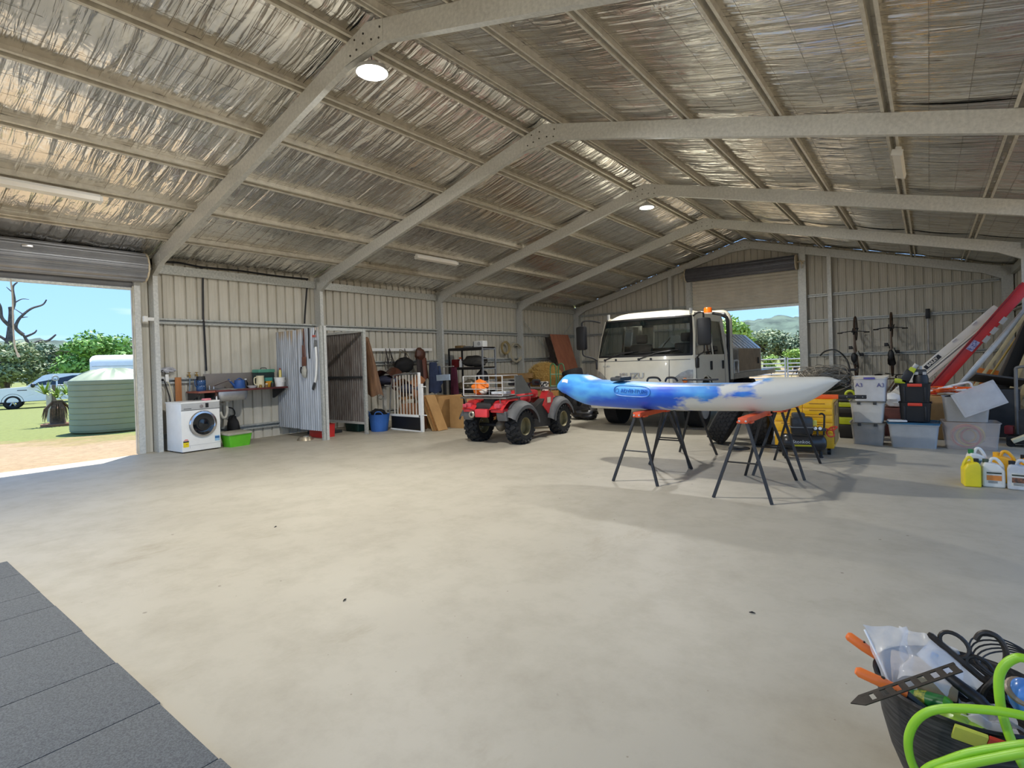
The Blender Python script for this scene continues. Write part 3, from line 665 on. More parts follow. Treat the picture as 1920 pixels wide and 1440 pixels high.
# local x = forward, y = width; nose at +x
body = [(2.85,.55),(2.9,.85),(2.75,1.12),(1.25,1.22),(-2.9,1.22),(-2.92,.55),(-2.6,.45),(2.3,.42)]
q = MB(); q.prism([(p[0], p[1]) for p in body], -.95, .95, 'y'); q.build('body', CARW, o)
cab = [(1.3,1.2),(.55,1.82),(.2,1.9),(-1.35,1.9),(-1.55,1.82),(-1.75,1.2)]
q = MB(); vs = [(x, s_*(.93 if z < 1.3 else .78), z) for s_ in (-1,1) for x, z in cab]; n = len(cab)
q.add(vs, [tuple(range(n)), tuple(range(2*n-1,n-1,-1))] + [(i,(i+1)%n,n+(i+1)%n,n+i) for i in range(n)]); q.build('cab', CARW, o)
def side_pane(poly, nm):
    for s_ in (-1,1):
        y_ = lambda z: s_*(lerp(.93,.78,(z-1.2)/.62)+.006); pts = [(x, y_(z), z) for x, z in poly]; MB().add(pts, [tuple(range(len(pts)))]).build(nm, GLASSD, o)
side_pane([(.98,1.28),(.45,1.74),(.02,1.78),(.02,1.28)], 'front_window'); side_pane([(-.06,1.28),(-.06,1.78),(-1.25,1.78),(-1.42,1.62),(-1.5,1.28)], 'rear_window')
q = MB(); q.add([(1.29,-.86,1.24),(1.29,.86,1.24),(.60,.74,1.81),(.60,-.74,1.81)], [(0,1,2,3)]); q.xf(Matrix.Translation((.012,0,.01))); q.build('windscreen', mat('light_glass', (150,176,190), .08, var=.1, spec=.8), o)
for s_ in (-1,1):
    MB().ell((1.0,s_*1.05,1.28),(.1,.13,.12)).build('mirror', BLACK, o)
    MB().b2((-.05,s_*.955,1.0),(.15,s_*.975,1.04)).build('door_handle', DGREY, o)
    MB().b2((1.25,s_*.952,1.02),(1.65,s_*.958,1.06)).build('badge', DGREY, o)
    for x in (1.85,-1.75):
        q = MB().torus((x,s_*.85,.40),.30,.115,(0,1,0),28,10); ty = q.build('tyre', RUBBER, o)
        q = MB().cyl((x,s_*.80,.40),(x,s_*.90,.40),.06,12)
        for k in range(6):
            a = k*PI/3; q.tube([(x+.05*math.cos(a),s_*.9,.4+.05*math.sin(a)),(x+.22*math.cos(a),s_*.9,.4+.22*math.sin(a))],[.045,.035],6)
        q.torus((x,s_*.9,.4),.235,.022,(0,1,0),24,6); q.build('wheel_rim', STEEL, o)
        MB().torus((x,s_*.93,.40),.45,.025,(0,1,0),20,6,a0=-PI*.05,a1=PI*1.05).build('wheel_arch', BLACK, o)
MB().b2((-2.7,-.85,1.2),(-1.85,.85,1.36)).build('tray_cover', DGREY, o)
# ================================================================ THINGS ALONG THE LEFT WALL
def wp(root, name, q, m, **k):
    """part given in world coordinates, parented to an Empty"""
    o = q.build(name, m); o.parent = root
    o.matrix_parent_inverse = Matrix.Translation(root.location).inverted()
    if k: tag(o, **k)
    return o
def sub(part, name, q, m):
    """sub-part in the same coordinates as its part"""
    o = q.build(name, m, part); return o
def text(name, s, size, m, parent, M, ext=.002, squash=1.0, bold=0.0):
    cu = bpy.data.curves.new(name, 'FONT'); cu.body = s; cu.size = size; cu.align_x = 'CENTER'; cu.align_y = 'CENTER'; cu.extrude = ext; cu.offset = bold; cu.resolution_u = 2
    co = bpy.data.objects.new(name+'_tmp', cu); C.objects.link(co); bpy.context.view_layer.update()
    me = bpy.data.meshes.new_from_object(co.evaluated_get(bpy.context.evaluated_depsgraph_get())); bpy.data.objects.remove(co); bpy.data.curves.remove(cu)
    me.materials.clear(); me.materials.append(m); me.transform(M @ Matrix.Diagonal((squash,1,1,1)))
    o = bpy.data.objects.new(name, me); C.objects.link(o); o.parent = parent; return o
def frame_m(o, x, y):
    """matrix with origin o, local x and y directions"""
    x = Vector(x).normalized(); y = Vector(y); y = (y - x*y.dot(x)).normalized(); z = x.cross(y)
    return Matrix(((x.x,y.x,z.x,o[0]),(x.y,y.y,z.y,o[1]),(x.z,y.z,z.z,o[2]),(0,0,0,1)))
# ---- washing machine
o = empty('washing_machine', (.565, .475, 0), rz=math.radians(3), label='white front-loading washing machine beside the left roller door', cat='washing machine')
MB().b2((-.56,-.325,.02),(0,.325,.86),.008).build('cabinet', WPAINT, o)
MB().b2((-.585,-.33,.845),(.012,.33,.875),.01).build('lid', WPAINT, o)
for s_ in (-1,1):
    for x in (-.5,-.06): MB().cyl((x,s_*.28,0),(x,s_*.28,.025),.025,10).build('foot', DGREY, o)
MB().b2((.0,-.32,.735),(.012,.32,.845),.004).build('control_panel', LGREY, o)
MB().cyl((.012,-.0,.79),(.035,-.0,.79),.028,20).build('dial', CHROME, o)
MB().b2((.012,.075,.757),(.014,.128,.835)).build('display', BLACK, o)
MB().b2((.012,-.285,.752),(.0135,-.16,.762)).build('brand_lettering', DGREY, o)
MB().b2((-.002,-.322,.725),(.004,.322,.733)).build('panel_seam', MGREY, o)
d = MB().lathe([(.225,0),(.235,.02),(.222,.038),(.19,.042),(.182,.03)], (0,.03,.475), (1,0,0), 40).build('door', CHROME, o, label='chrome ringed porthole door')
MB().lathe([(.185,.03),(.15,.022),(.11,.014),(.06,.022),(0,.026)], (0,.03,.475), (1,0,0), 36).build('door_glass', GLASSD, d)
MB().torus((.004,.03,.475),.228,.005,(1,0,0),40,6).build('door_gasket', MGREY, d)
MB().torus((.02,.03,.475),.085,.008,(1,0,0),28,6).build('glass_ridge', GLASSD, d)
MB().b2((.0,-.325,.118),(.002,.325,.122)).b2((.0,-.2,.075),(.0015,-.195,.118)).build('kick_seam', LGREY, o)
MB().b2((.0,-.305,.10),(.002,-.215,.20)).build('energy_label', YPLAST, o); MB().b2((.0,-.305,.182),(.003,-.215,.205)).build('energy_label_header', BLACK, o); MB().b2((.0,-.265,.145),(.003,-.235,.152)).build('energy_label_text', RED, o)
MB().prism([(-.305,.21),(-.215,.21),(-.235,.235),(-.27,.238)], 0, .002, 'x').build('star_arc', mat('pink_paper', (224,140,136), .6), o)
MB().b2((.0,.225,.15),(.002,.305,.245)).build('water_label', mat('pale_blue_paper', (150,190,220), .6), o); MB().b2((.0,.225,.195),(.003,.305,.23)).build('water_label_header', mat('label_blue', (44,96,150), .5), o)
o2 = MB().box((0,0,.018),(.09,.13,.036),None,.014).build('soap_pouch', mat('pink_plastic', (236,140,150), .5), loc=(.45,.62,.876), rot=(0,0,.2), label='pink pouch lying on the washing machine', cat='pouch')
o = empty('small_bottle', (.52,.765,.876), label='tiny white bottle standing on the washing machine corner', cat='bottle')
MB().cyl((0,0,0),(0,0,.05),.012,10).build('bottle_body', WHITE, o); MB().cyl((0,0,.05),(0,0,.066),.008,10).build('cap', WHITE, o)
# ---- sink bench
BENCH = mat('bench_jarrah', (104,48,44), .4, col2=(74,32,30), scale=6, stretch=(1,.3,1))
o = empty('sink_bench', (.05, 1.35, 0), label='narrow red-brown timber bench with a stainless sink on the left wall', cat='bench')
wp(o, 'bench_top', MB().b2((-.21,.84,1.005),(.34,2.24,1.04),.006), BENCH)
wp(o, 'shelf_board', MB().b2((-.21,.545,1.0),(.33,.835,1.035),.006), mat('shelf_red', (150,86,70), .45, var=.1))
for y in (.57,.86,2.2): wp(o, 'bracket', MB().prism([(-.2,1.0),(.26,1.0),(.26,.975),(-.17,.80),(-.2,.80)], y, y+.03, 'y'), DGREY)
wp(o, 'leg', MB().b2((.27,.845,.0),(.30,.875,1.004)), mat('rust_brown', (92,60,48), .8))
si = wp(o, 'sink_basin', MB().grid(lambda u, v: (lerp(-.12,.33,.5+.5*math.copysign(abs(math.cos(2*PI*u))**.35, math.cos(2*PI*u))*(1-.18*(v**3))), lerp(.88,1.46,.5+.5*math.copysign(abs(math.sin(2*PI*u))**.35, math.sin(2*PI*u))*(1-.12*(v**3))), lerp(1.003,.83,min(1,v*1.15))), 48, 10, closeu=True).b2((-.07,.93,.828),(.28,1.41,.834)), STEEL)
wp(o, 'sink_rim', MB().torus((.10,1.17,1.041),.30,.012,(0,0,1),40,6,sx=.78,sy=1.02), STEEL)
ta = wp(o, 'faucet', MB().cyl((-.12,1.0,1.04),(-.12,1.0,1.1),.018,12).tube(spline([(-.12,1.0,1.1),(-.08,1.03,1.13),(.0,1.1,1.17),(.1,1.17,1.205),(.14,1.2,1.19)],6),.010,8), CHROME)
wp(o, 'tap_handle', MB().cyl((-.14,.93,1.04),(-.14,.93,1.12),.014,10).cyl((-.14,.9,1.12),(-.14,.96,1.12),.008,8), CHROME)
PVC = mat('pvc_white', (222,218,204), .5)
wp(o, 'drain_trap', MB().cyl((.1,1.13,.83),(.1,1.13,.79),.045,16).tube(spline([(.1,1.13,.79),(.1,1.13,.62),(.1,1.10,.52),(.1,1.05,.51),(.1,1.02,.58),(.09,1.02,.62)],6),.025,10).tube([(.1,1.13,.75),(.0,1.02,.77),(-.1,1.0,.77)],.018,8), PVC)
wp(o, 'drain_hose', MB().tube(spline([(.08,1.14,.7),(.1,1.24,.66),(.1,1.27,.55),(.06,1.2,.46)],6),.012,8), DBLACK)
m, t, b = node_mat('checker_plate'); tc = nn(t,'ShaderNodeTexCoord'); mp = nn(t,'ShaderNodeMapping',{'Vector':tc.outputs['Object'],'Scale':(1,38,38),'Rotation':(PI/4,0,0)}); ck = nn(t,'ShaderNodeTexChecker',{'Vector':mp.outputs[0],'Scale':1.0}); bp = nn(t,'ShaderNodeBump',{'Height':ck.outputs['Fac'],'Strength':.5,'Distance':.01}); t.links.new(bp.outputs[0], b.inputs['Normal']); b.inputs['Base Color'].default_value = srgb(150,142,134); b.inputs['Metallic'].default_value = .5; b.inputs['Roughness'].default_value = .45
wp(o, 'splashback', MB().b2((-.222,.86,1.04),(-.214,2.15,1.345)), m)
# ---- things on and around the bench
ZB = 1.0405
o = empty('water_jug', (.06,.70,1.036), label='blue water cooler jug with a dark lid on the shelf end of the bench', cat='jug')
JB = mat('jug_blue', (36,78,128), .2, var=.2, coat=.3)
MB().lathe([(0,0),(.075,0),(.082,.02),(.082,.09),(.074,.105),(.082,.12),(.082,.19),(.06,.22)], seg=24).build('jug_body', JB, o); MB().cyl((0,0,.2),(0,0,.27),.078,20,.07).build('lid', BLACK, o); MB().tube(spline([(.0,-.08,.22),(.02,-.11,.2),(.02,-.11,.12),(0,-.08,.08)],5),.009,6).build('handle', JB, o)
MB().lathe([(.0831,.05),(.0831,.11)], seg=10, a0=-.9, a1=.5).build('label_patch', mat('label_pale', (180,190,176), .6, var=.3, scale=60), o)
o = empty('watering_can', (.06,1.40,ZB), label='small blue watering can beside the sink faucet', cat='watering can')
BL2 = mat('can_blue', (50,92,160), .45, var=.1)
MB().lathe([(0,0),(.10,0),(.105,.02),(.092,.16),(.085,.165)], seg=24).build('can_body', BL2, o); MB().tube([(0,-.09,.05),(0,-.16,.13),(.0,-.21,.19)],[.025,.018,.016],10).build('spout', BL2, o); MB().tube(spline([(0,.06,.165),(0,.0,.2),(0,-.06,.165)],6),.011,8).build('handle', BL2, o)
o = MB().lathe([(.0,0),(.06,0),(.1,.045),(.095,.045),(.057,.008),(0,.008)], seg=24).build('bowl', WHITE, loc=(.14,1.61,ZB), label='low white bowl next to the blue watering can', cat='bowl')
o = empty('dark_bottle', (-.1,1.60,ZB), label='dark bottle with a white cap behind the low white bowl', cat='bottle'); MB().lathe([(0,0),(.04,0),(.042,.1),(.02,.14),(.02,.16)],seg=16).build('bottle_body', BLACK, o); MB().cyl((0,0,.16),(0,0,.185),.022,12).build('cap', WHITE, o)
o = empty('cream_jug', (.16,1.76,ZB), label='cream plastic jug with a side handle on the bench', cat='jug')
CR = mat('cream_plastic', (222,212,176), .45, var=.05)
MB().lathe([(0,0),(.07,0),(.078,.03),(.07,.2),(.075,.235),(.068,.235),(.06,.03)], seg=24).build('jug_body', CR, o); MB().tube(spline([(0,-.07,.2),(0,-.115,.19),(0,-.115,.08),(0,-.07,.06)],5),.011,8).build('handle', CR, o)
for i, (dy, cc, lab, h) in enumerate(((0,mat('tan_box',(140,112,70),.7),'short tan jar at the front edge of the bench',.06),(.12,BLACK,'small black jar before the white bucket',.09),(-.12,BRASS,'little brass-coloured tap fitting on the bench',.045))):
    e_ = empty(('jar','jar','tap_fitting')[i], (.25,1.84+dy,ZB), label=lab, cat=('jar','jar','fitting')[i]); MB().lathe([(0,0),(.028,0),(.03,h*.8),(.02,h)],seg=14).build('jar_body' if i < 2 else 'fitting_body', cc, e_); MB().cyl((0,0,h),(0,0,h+.015),.022,12).build('cap', (WHITE,GREEN,BRASS)[i], e_)
o = empty('paper_box', (.16,1.96,ZB), rz=.1, label='orange and teal packet behind the small jars', cat='packet'); MB().b2((-.04,-.08,0),(.0,.05,.17),.004).build('packet_body', mat('packet_orange',(226,160,40),.6), o); MB().b2((-.042,-.10,.12),(.002,.06,.19),.003).build('packet_flap', mat('teal_plastic',(70,150,140),.5), o)
o = empty('tool_box', (-.08,1.97,ZB), rz=.15, label='green-lidded tool box on the bench beside the partition', cat='tool box'); MB().b2((-.1,-.19,0),(.1,.17,.29),.012).build('box_body', mat('teal_dark',(44,62,60),.5), o); MB().b2((-.11,-.2,.29),(.11,.18,.36),.02).build('lid', mat('teal_plastic2',(96,160,136),.5), o); MB().tube(spline([(.0,-.08,.36),(0,-.06,.385),(0,.04,.385),(0,.06,.36)],4),.008,6).build('handle', DGREY, o)
o = empty('white_bucket', (.2,2.14,ZB), label='white plastic bucket with teal bands at the partition end of the bench', cat='bucket'); MB().lathe([(0,0),(.082,0),(.10,.17),(.106,.175),(.1,.185),(.0,.187)],seg=28).build('bucket_body', WHITE, o)
MB().lathe([(.0885,.05),(.0955,.11)],seg=16,a0=-1.2,a1=1.0).build('band', mat('teal_label',(40,110,112),.5), o); MB().tube(spline([(.0,-.104,.15),(.11,-.03,.10),(.11,.06,.10),(0,.104,.15)],6),.003,6).build('handle', WHITE, o)
o = empty('spray_can', (.2,2.16,ZB+.188), label='yellow and white spray can standing on the white bucket lid', cat='can'); MB().lathe([(0,0),(.027,0),(.027,.13),(.018,.15)],seg=18).build('can_body', mat('pale_yellow',(222,204,120),.45), o); MB().cyl((0,0,.15),(0,0,.185),.017,12).build('cap', mat('rust_red',(150,60,50),.5), o)
o = empty('green_tub', (.50,1.10,0), rz=math.radians(8), label='lime green plastic tub under a grey lid below the sink', cat='tub')
def tubgeo(q, w, d, h, taper=.86, th=.004, rad=.04, seg=8, z0=0.0):
    """open rectangular tub with rounded corners and a rim"""
    def ring(w, d, z, r):
        pts = []
        for cx_, cy_, a0 in ((w/2-r,d/2-r,0),(-w/2+r,d/2-r,PI/2),(-w/2+r,-d/2+r,PI),(w/2-r,-d/2+r,1.5*PI)):
            for k in range(seg//2+1): a = a0+PI/2*k/(seg//2); pts.append((cx_+r*math.cos(a), cy_+r*math.sin(a), z))
        return pts
    R = [ring(w*taper,d*taper,z0,rad*.8), ring(w,d,z0+h*.97,rad), ring(w+.022,d+.022,z0+h*.97,rad+.01), ring(w+.022,d+.022,z0+h,rad+.01), ring(w-2*th,d-2*th,z0+h,rad), ring(w*taper-2*th,d*taper-2*th,z0+th,rad*.8)]
    n = len(R[0]); vs = [p for r_ in R for p in r_]; fs = [(j*n+i, j*n+(i+1)%n, (j+1)*n+(i+1)%n, (j+1)*n+i) for j in range(len(R)-1) for i in range(n)]
    fs += [tuple(range(n-1,-1,-1)), tuple(range((len(R)-1)*n, len(R)*n))]; q.add(vs, fs, True); return q
tubgeo(MB(), .30, .46, .215, .84).build('tub_body', LIME, o); MB().box((-.01,-.02,.245),(.33,.47,.04),(0,.06,0),.014).build('lid', mat('dusty_lid',(172,168,150),.6), o)
o = empty('black_boots', (.08,1.25,.0), label='black rubbish bag slumped below the sink drain', cat='bag'); MB().ell((0,0,.26),(.11,.11,.28),18,14,bump=.25,seed=3).build('bag_body', DBLACK, o); MB().ell((.02,.05,.12),(.14,.15,.14),16,10,bump=.3,seed=5).build('bag_fold', DBLACK, o)
o.name = 'rubbish_bag'
# ---- services on the wall beside the column
o = empty('power_outlet', (-.17,.16,1.27), label='white double power outlet with plugs beside the column', cat='outlet'); MB().b2((-.01,-.05,-.05),(.02,.09,.05),.006).build('outlet_plate', WHITE, o); MB().b2((.02,.02,-.04),(.06,.075,.09),.01).build('adaptor', WHITE, o); MB().cyl((.02,-.02,-.005),(.05,-.02,-.005),.022,12).build('plug', BLACK, o)
MB().tube(spline([(.05,-.02,-.005),(.08,.0,-.05),(.06,.06,-.25),(.05,.09,-.42),(.02,.1,-.9)],6),.008,6).build('black_cord', BLACK, o); MB().tube(spline([(.05,.05,-.04),(.07,.08,-.1),(.06,.12,-.3),(.05,.14,-.42),(.0,.16,-.8)],6),.006,6).build('white_cord', CR, o)
o = MB().ell((0,0,0),(.06,.13,.05),18,10,bump=.5,seed=9,fr=4).build('plastic_sheet_roll', mat('clear_film',(196,198,206),.25,var=.15,alpha=.85), loc=(-.15,.24,1.44), label='crumpled clear plastic stuffed above the power outlet', cat='plastic'); 
o = MB().box((0,0,0),(.02,.105,1.3),None,.003).build('timber_board', mat('board_orange',(180,118,62),.6,col2=(156,98,50),scale=4,stretch=(6,6,1)), loc=(-.155,.40,.651), label='narrow orange timber board propped behind the washing machine', cat='board')
o = empty('water_tap', (-.2,.60,1.33), label='pair of brass wall taps with hoses above the washing machine', cat='tap')
for k, dy in enumerate((0,.13)):
    tp = MB().cyl((-.03,dy,0),(.05,dy,0),.016,10).cyl((.05,dy,.01),(.05,dy,-.05),.014,10).cyl((.02,dy,.0),(.02,dy,.05),.008,8).torus((.02,dy,.05),.024,.006,(0,0,1),12,6).build('brass_tap', BRASS, o)
    MB().tube(spline([(.05,dy,-.05),(.05,dy-.01,-.2),(.04,dy-.02,-.5),(.03,dy-.02,-1.0)],5),.011,8).build('hose', (mat('hose_blue',(120,140,160),.5), DGREY)[k], tp)
for (pts, lab, nm) in (([(-.19,.86,3.36),(-.19,.905,3.3),(-.195,.90,3.0),(-.19,.885,2.4),(-.16,.88,2.3),(-.19,.90,1.8),(-.19,.905,1.40)], 'black conduit running down the wall to the blue water jug', 'conduit'), ([(-.19,3.04,3.38),(-.19,3.08,3.3),(-.195,3.05,3.0),(-.19,3.0,2.6),(-.19,2.98,2.38)], 'black conduit dropping beside the stall partition', 'conduit')):
    MB().tube(spline(pts,6), .018, 8).build(nm, BLACK, label=lab, cat='conduit')
MB().tube(spline([(-.19,.12,3.38),(-.18,.5,3.40),(-.18,.9,3.37),(-.18,1.6,3.38),(-.18,2.4,3.36),(-.19,3.1,3.37)],6), .02, 6).build('cable_bundle', DBLACK, label='thick black cable bundle clipped along the eave beam', cat='cable')
# ---- corrugated stall
m, t, b = node_mat('old_corrugated'); tc = nn(t,'ShaderNodeTexCoord'); mp = nn(t,'ShaderNodeMapping',{'Vector':tc.outputs['Object'],'Scale':(9,1,.7)})
a = nn(t,'ShaderNodeTexNoise',{'Vector':mp.outputs[0],'Scale':2.0,'Detail':6,'Roughness':.65}); r = nn(t,'ShaderNodeValToRGB',{'Fac':a.outputs['Fac']}); r.color_ramp.elements[0].position=.3; r.color_ramp.elements[1].position=.68; r.color_ramp.elements[0].color=srgb(150,152,154); r.color_ramp.elements[1].color=srgb(196,199,202)
a2 = nn(t,'ShaderNodeTexNoise',{'Vector':mp.outputs[0],'Scale':.9,'Detail':5}); sz = nn(t,'ShaderNodeSeparateXYZ',{'Vector':tc.outputs['Object']}); mr = nn(t,'ShaderNodeMapRange',{'Value':sz.outputs['Z'],'From Min':1.6,'From Max':2.2,'To Min':-.16,'To Max':.20}); ad = nn(t,'ShaderNodeMath',{0:a2.outputs['Fac'],1:mr.outputs[0]},operation='ADD'); r2 = nn(t,'ShaderNodeValToRGB',{'Fac':ad.outputs[0]}); r2.color_ramp.elements[0].position=.60; r2.color_ramp.elements[1].position=.74
mx = nn(t,'ShaderNodeMixRGB',{0:r2.outputs[0],1:r.outputs[0],2:srgb(168,148,120)}); t.links.new(mx.outputs[0], b.inputs['Base Color']); b.inputs['Metallic'].default_value=.45; b.inputs['Roughness'].default_value=.5
OLDCOR = m
RUSTY = mat('rusty_corrugated', (128,122,116), .6, .35, col2=(84,72,64), scale=2.4, stretch=(8,1,1.2), lo=.3, hi=.66)
def corr(q, x0, x1, y, z0, z1, pitch=.076, amp=.012):
    n = int((x1-x0)/pitch*8); q.grid(lambda u, v: (lerp(x0,x1,u), y+amp*math.sin(2*PI*lerp(0,x1-x0,u)/pitch), lerp(z0(u) if callable(z0) else z0, z1(u) if callable(z1) else z1, v)), n, 1); return q
o = empty('stall_partition', (.6,2.32,0), label='pale corrugated iron partition facing the sink, tools hanging on it', cat='partition')
wp(o, 'corrugated_sheet', corr(MB(), -.21, .62, 2.322, .18, 2.17), OLDCOR); wp(o, 'corrugated_sheet', corr(MB(), .60, 1.43, 2.312, .17, 2.18), OLDCOR)
wp(o, 'post', MB().b2((1.43,2.28,0),(1.49,2.33,2.20)), GALVL); wp(o, 'rail', MB().b2((-.2,2.333,2.08),(1.43,2.37,2.13)), GALV); wp(o, 'rail', MB().b2((-.2,2.333,.24),(1.43,2.37,.29)), GALV)
o = empty('stall_frame', (1.47,2.85,0), label='galvanised door frame of the corrugated stall', cat='frame')
wp(o, 'post', MB().b2((1.43,2.345,0),(1.50,2.40,2.20)), GALV); wp(o, 'post', MB().b2((1.45,3.25,0),(1.51,3.31,2.165)), GALVL); wp(o, 'head_rail', MB().b2((1.44,2.40,2.11),(1.50,3.25,2.165)), GALVL)
o = empty('stall_partition', (.6,3.29,0), label='dark rusty corrugated iron partition inside the stall', cat='partition')
for xa, xb in ((-.2,.6),(.59,1.44)): wp(o, 'corrugated_sheet', corr(MB(), xa, xb, 3.30, .20, 2.14), RUSTY)
for z in (.2,1.15,2.1): wp(o, 'rail', MB().b2((-.2,3.255,z),(1.44,3.285,z+.045)), DGREY if z == 1.15 else GALV)
# things on the partition
LE = mat('halter_leather', (120,76,60), .6, var=.2)
o = empty('leather_halter', (.9,2.29,2.2), label='brown leather halter hanging on the corrugated partition', cat='halter')
wp(o, 'strap', MB().tube(spline([(.90,2.285,2.18),(.885,2.28,1.95),(.87,2.28,1.75),(.84,2.275,1.5)],5),.009,6), DBLACK); wp(o, 'strap', MB().tube(spline([(.90,2.285,2.18),(.925,2.28,1.9),(.94,2.28,1.7),(.955,2.275,1.5)],5),.011,6), LE)
wp(o, 'nose_piece', MB().b2((.84,2.26,1.44),(.97,2.285,1.62),.01), LE); wp(o, 'brow_piece', MB().b2((.86,2.262,1.62),(.90,2.285,1.85),.008), LE)
wp(o, 'ring', MB().torus((.80,2.27,1.36),.06,.009,(.3,1,0),18,6), DBLACK); wp(o, 'strap', MB().tube(spline([(.86,2.27,1.44),(.9,2.265,1.35),(.86,2.265,1.28),(.95,2.265,1.25)],5),.010,6), DBLACK)
wp(o, 'glove', MB().ell((.91,2.265,1.32),(.08,.03,.12),14,10,bump=.3,seed=2), mat('glove_grey',(186,184,172),.8))
MB().tube(spline([(1.08,2.285,2.18),(1.09,2.28,2.0),(1.075,2.28,1.8),(1.09,2.28,1.58)],5),.013,6).build('rubber_strap', DBLACK, label='black rubber strap hanging beside the leather halter', cat='strap')
o = empty('squeegee', (1.3,2.28,1.9), label='long white-handled scraper hooked on the partition post side', cat='scraper')
wp(o, 'handle', MB().tube(spline([(1.33,2.275,1.80),(1.345,2.27,1.55),(1.32,2.27,1.3),(1.27,2.27,1.12)],6),.022,8), WHITE); wp(o, 'blade', MB().box((1.22,2.27,1.04),(.055,.02,.15),(0,.5,0),.004), DGREY); wp(o, 'grip', MB().box((1.315,2.27,1.86),(.05,.03,.15),(0,.1,0),.01), MGREY); wp(o, 'hook_tag', MB().box((1.28,2.27,2.01),(.1,.02,.045),None,.01), mat('faded_red',(190,96,84),.6)); wp(o, 'hook_cord', MB().tube([(1.33,2.28,2.12),(1.30,2.275,2.04)],.008,6), DBLACK)
o = MB().lathe([(0,.0),(.155,0),(.15,.01),(.115,.062),(.10,.062),(.095,.02),(0,.018)],seg=32).build('dog_bowl', mat('dirty_steel',(186,176,156),.35,.7,col2=(140,124,98),scale=8), loc=(1.02,2.17,0), label='steel pet bowl on the floor in front of the partition', cat='bowl')
o = empty('red_crate', (.9,2.62,0), label='red crate showing beneath the corrugated partition', cat='crate'); tubgeo(MB(), .52, .3, .26, .95).build('crate_body', RED, o); MB().box((0,0,.16),(.46,.24,.18),None,.03).build('crate_load', DGREY, o)
o = tubgeo(MB(), .5, .42, .24, .88).build('feed_tub', mat('dark_green_plastic',(28,66,54),.5), loc=(.76,3.62,0), label='dark green feed tub under the inner stall partition', cat='tub')
o = MB().box((0,0,.03),(.6,.4,.06),(0,0,0),.01).build('floor_tray', DGREY, loc=(.45,2.98,0), rot=(0,0,.2), label='dark low tray on the stall floor', cat='tray')
# ================================================================ TRUCK, QUAD BIKE, KAYAK
def glass_mat(name, tint, boost=1.0):
    m = bpy.data.materials.new(name); m.use_nodes = True; t = m.node_tree; t.nodes.clear()
    out = t.nodes.new('ShaderNodeOutputMaterial'); mix = t.nodes.new('ShaderNodeMixShader'); tr = t.nodes.new('ShaderNodeBsdfTransparent'); gl = t.nodes.new('ShaderNodeBsdfGlossy'); fr = t.nodes.new('ShaderNodeFresnel')
    tr.inputs[0].default_value = (*tint, 1); gl.inputs['Roughness'].default_value = .02; fr.inputs['IOR'].default_value = 1.5*boost
    t.links.new(fr.outputs[0], mix.inputs[0]); t.links.new(tr.outputs[0], mix.inputs[1]); t.links.new(gl.outputs[0], mix.inputs[2]); t.links.new(mix.outputs[0], out.inputs[0]); MATS[name] = m; return m
GLASS = glass_mat('window_glass', (.50,.56,.56), 1.15)
# ---------------- cab-over truck; local x right (as seen from the front: +x is image right), y back, z up
TW = mat('truck_cream', (222,216,196), .32, var=.03, coat=.4)
TR = empty('flatbed_truck', (6.19, 6.12, 0), rz=math.radians(0.5), label='cream double-cab flatbed truck parked nose-out behind the kayak', cat='truck')
P0 = [(.10,.50,1.02),(.03,.62,1.03),(.0,.95,1.03),(.03,1.30,1.03),(.06,1.42,1.02),(.24,1.82,.99),(.43,2.18,.94),(.52,2.27,.91),(.75,2.335,.88),(1.3,2.36,.88),(2.2,2.34,.88),(2.40,2.28,.90),(2.47,2.15,.93),(2.50,1.42,1.0),(2.50,.78,1.0)]
def cabp(k, s, off=0.0):
    i = min(int(k), len(P0)-2); f = k-i; y, z, w_ = (lerp(P0[i][j], P0[i+1][j], f) for j in range(3))
    front = max(0, 1-max(0, y)/.7); rearf = max(0, (y-2.2)/.3)
    return Vector((w_*s, y + front*.30*abs(s)**4.5 - rearf*.10*abs(s)**6 - off*front*.9, z - (.10*abs(s)**5 if z > 2.2 else 0) + off*(1-front)))
S_ = [-1+2*i/28 for i in range(29)]
def cabgrid(ks, ss, off=0.0):
    q = MB(); vs = [cabp(k, s, off) for k in ks for s in ss]; n = len(ss)
    q.add(vs, [(i*n+j, i*n+j+1, (i+1)*n+j+1, (i+1)*n+j) for i in range(len(ks)-1) for j in range(n-1)], True); return q
q = cabgrid([0,.5,1,1.5,2,2.5,3,3.5,4], S_)
kw = [4,4.25,4.5,4.75,5,5.25,5.5,5.75,6]
for ss in ([-1,-.97,-.935],[.935,.97,1]): q2 = cabgrid(kw, ss); q.add(q2.v, q2.f, True)
q2 = cabgrid([6,6.5,7,7.5,8,8.5,9,10,11,11.5,12], S_); q.add(q2.v, q2.f, True)
for ss in (S_[:5],S_[-5:]): q2 = cabgrid([12,12.3,12.6,13], ss); q.add(q2.v, q2.f, True)
q2 = cabgrid([13,13.5,14], S_); q.add(q2.v, q2.f, True)
q.build('cab_shell', TW, TR)
ws = cabgrid(kw, [-.94+1.88*i/24 for i in range(25)], -.012).build('windscreen', GLASS, TR)
fr = MB()
for ss in ([-.97,-.955,-.925],[.925,.955,.97]): q2 = cabgrid(kw, ss, .006); fr.add(q2.v, q2.f, True)
for ks in ([3.93,4.0,4.08],[5.9,6,6.06]): q2 = cabgrid(ks, [-.96+1.92*i/24 for i in range(25)], .006); fr.add(q2.v, q2.f, True)
fr.build('windscreen_seal', BLACK, TR)
MB().add([tuple(cabp(k, s, -.02)) for k in (5.62,5.97) for s in [-.93+1.86*i/16 for i in range(17)]], [(j, j+1, 18+j, 17+j) for j in range(16)]).build('sun_band', mat('teal_tint', (34,66,72), .15), TR)
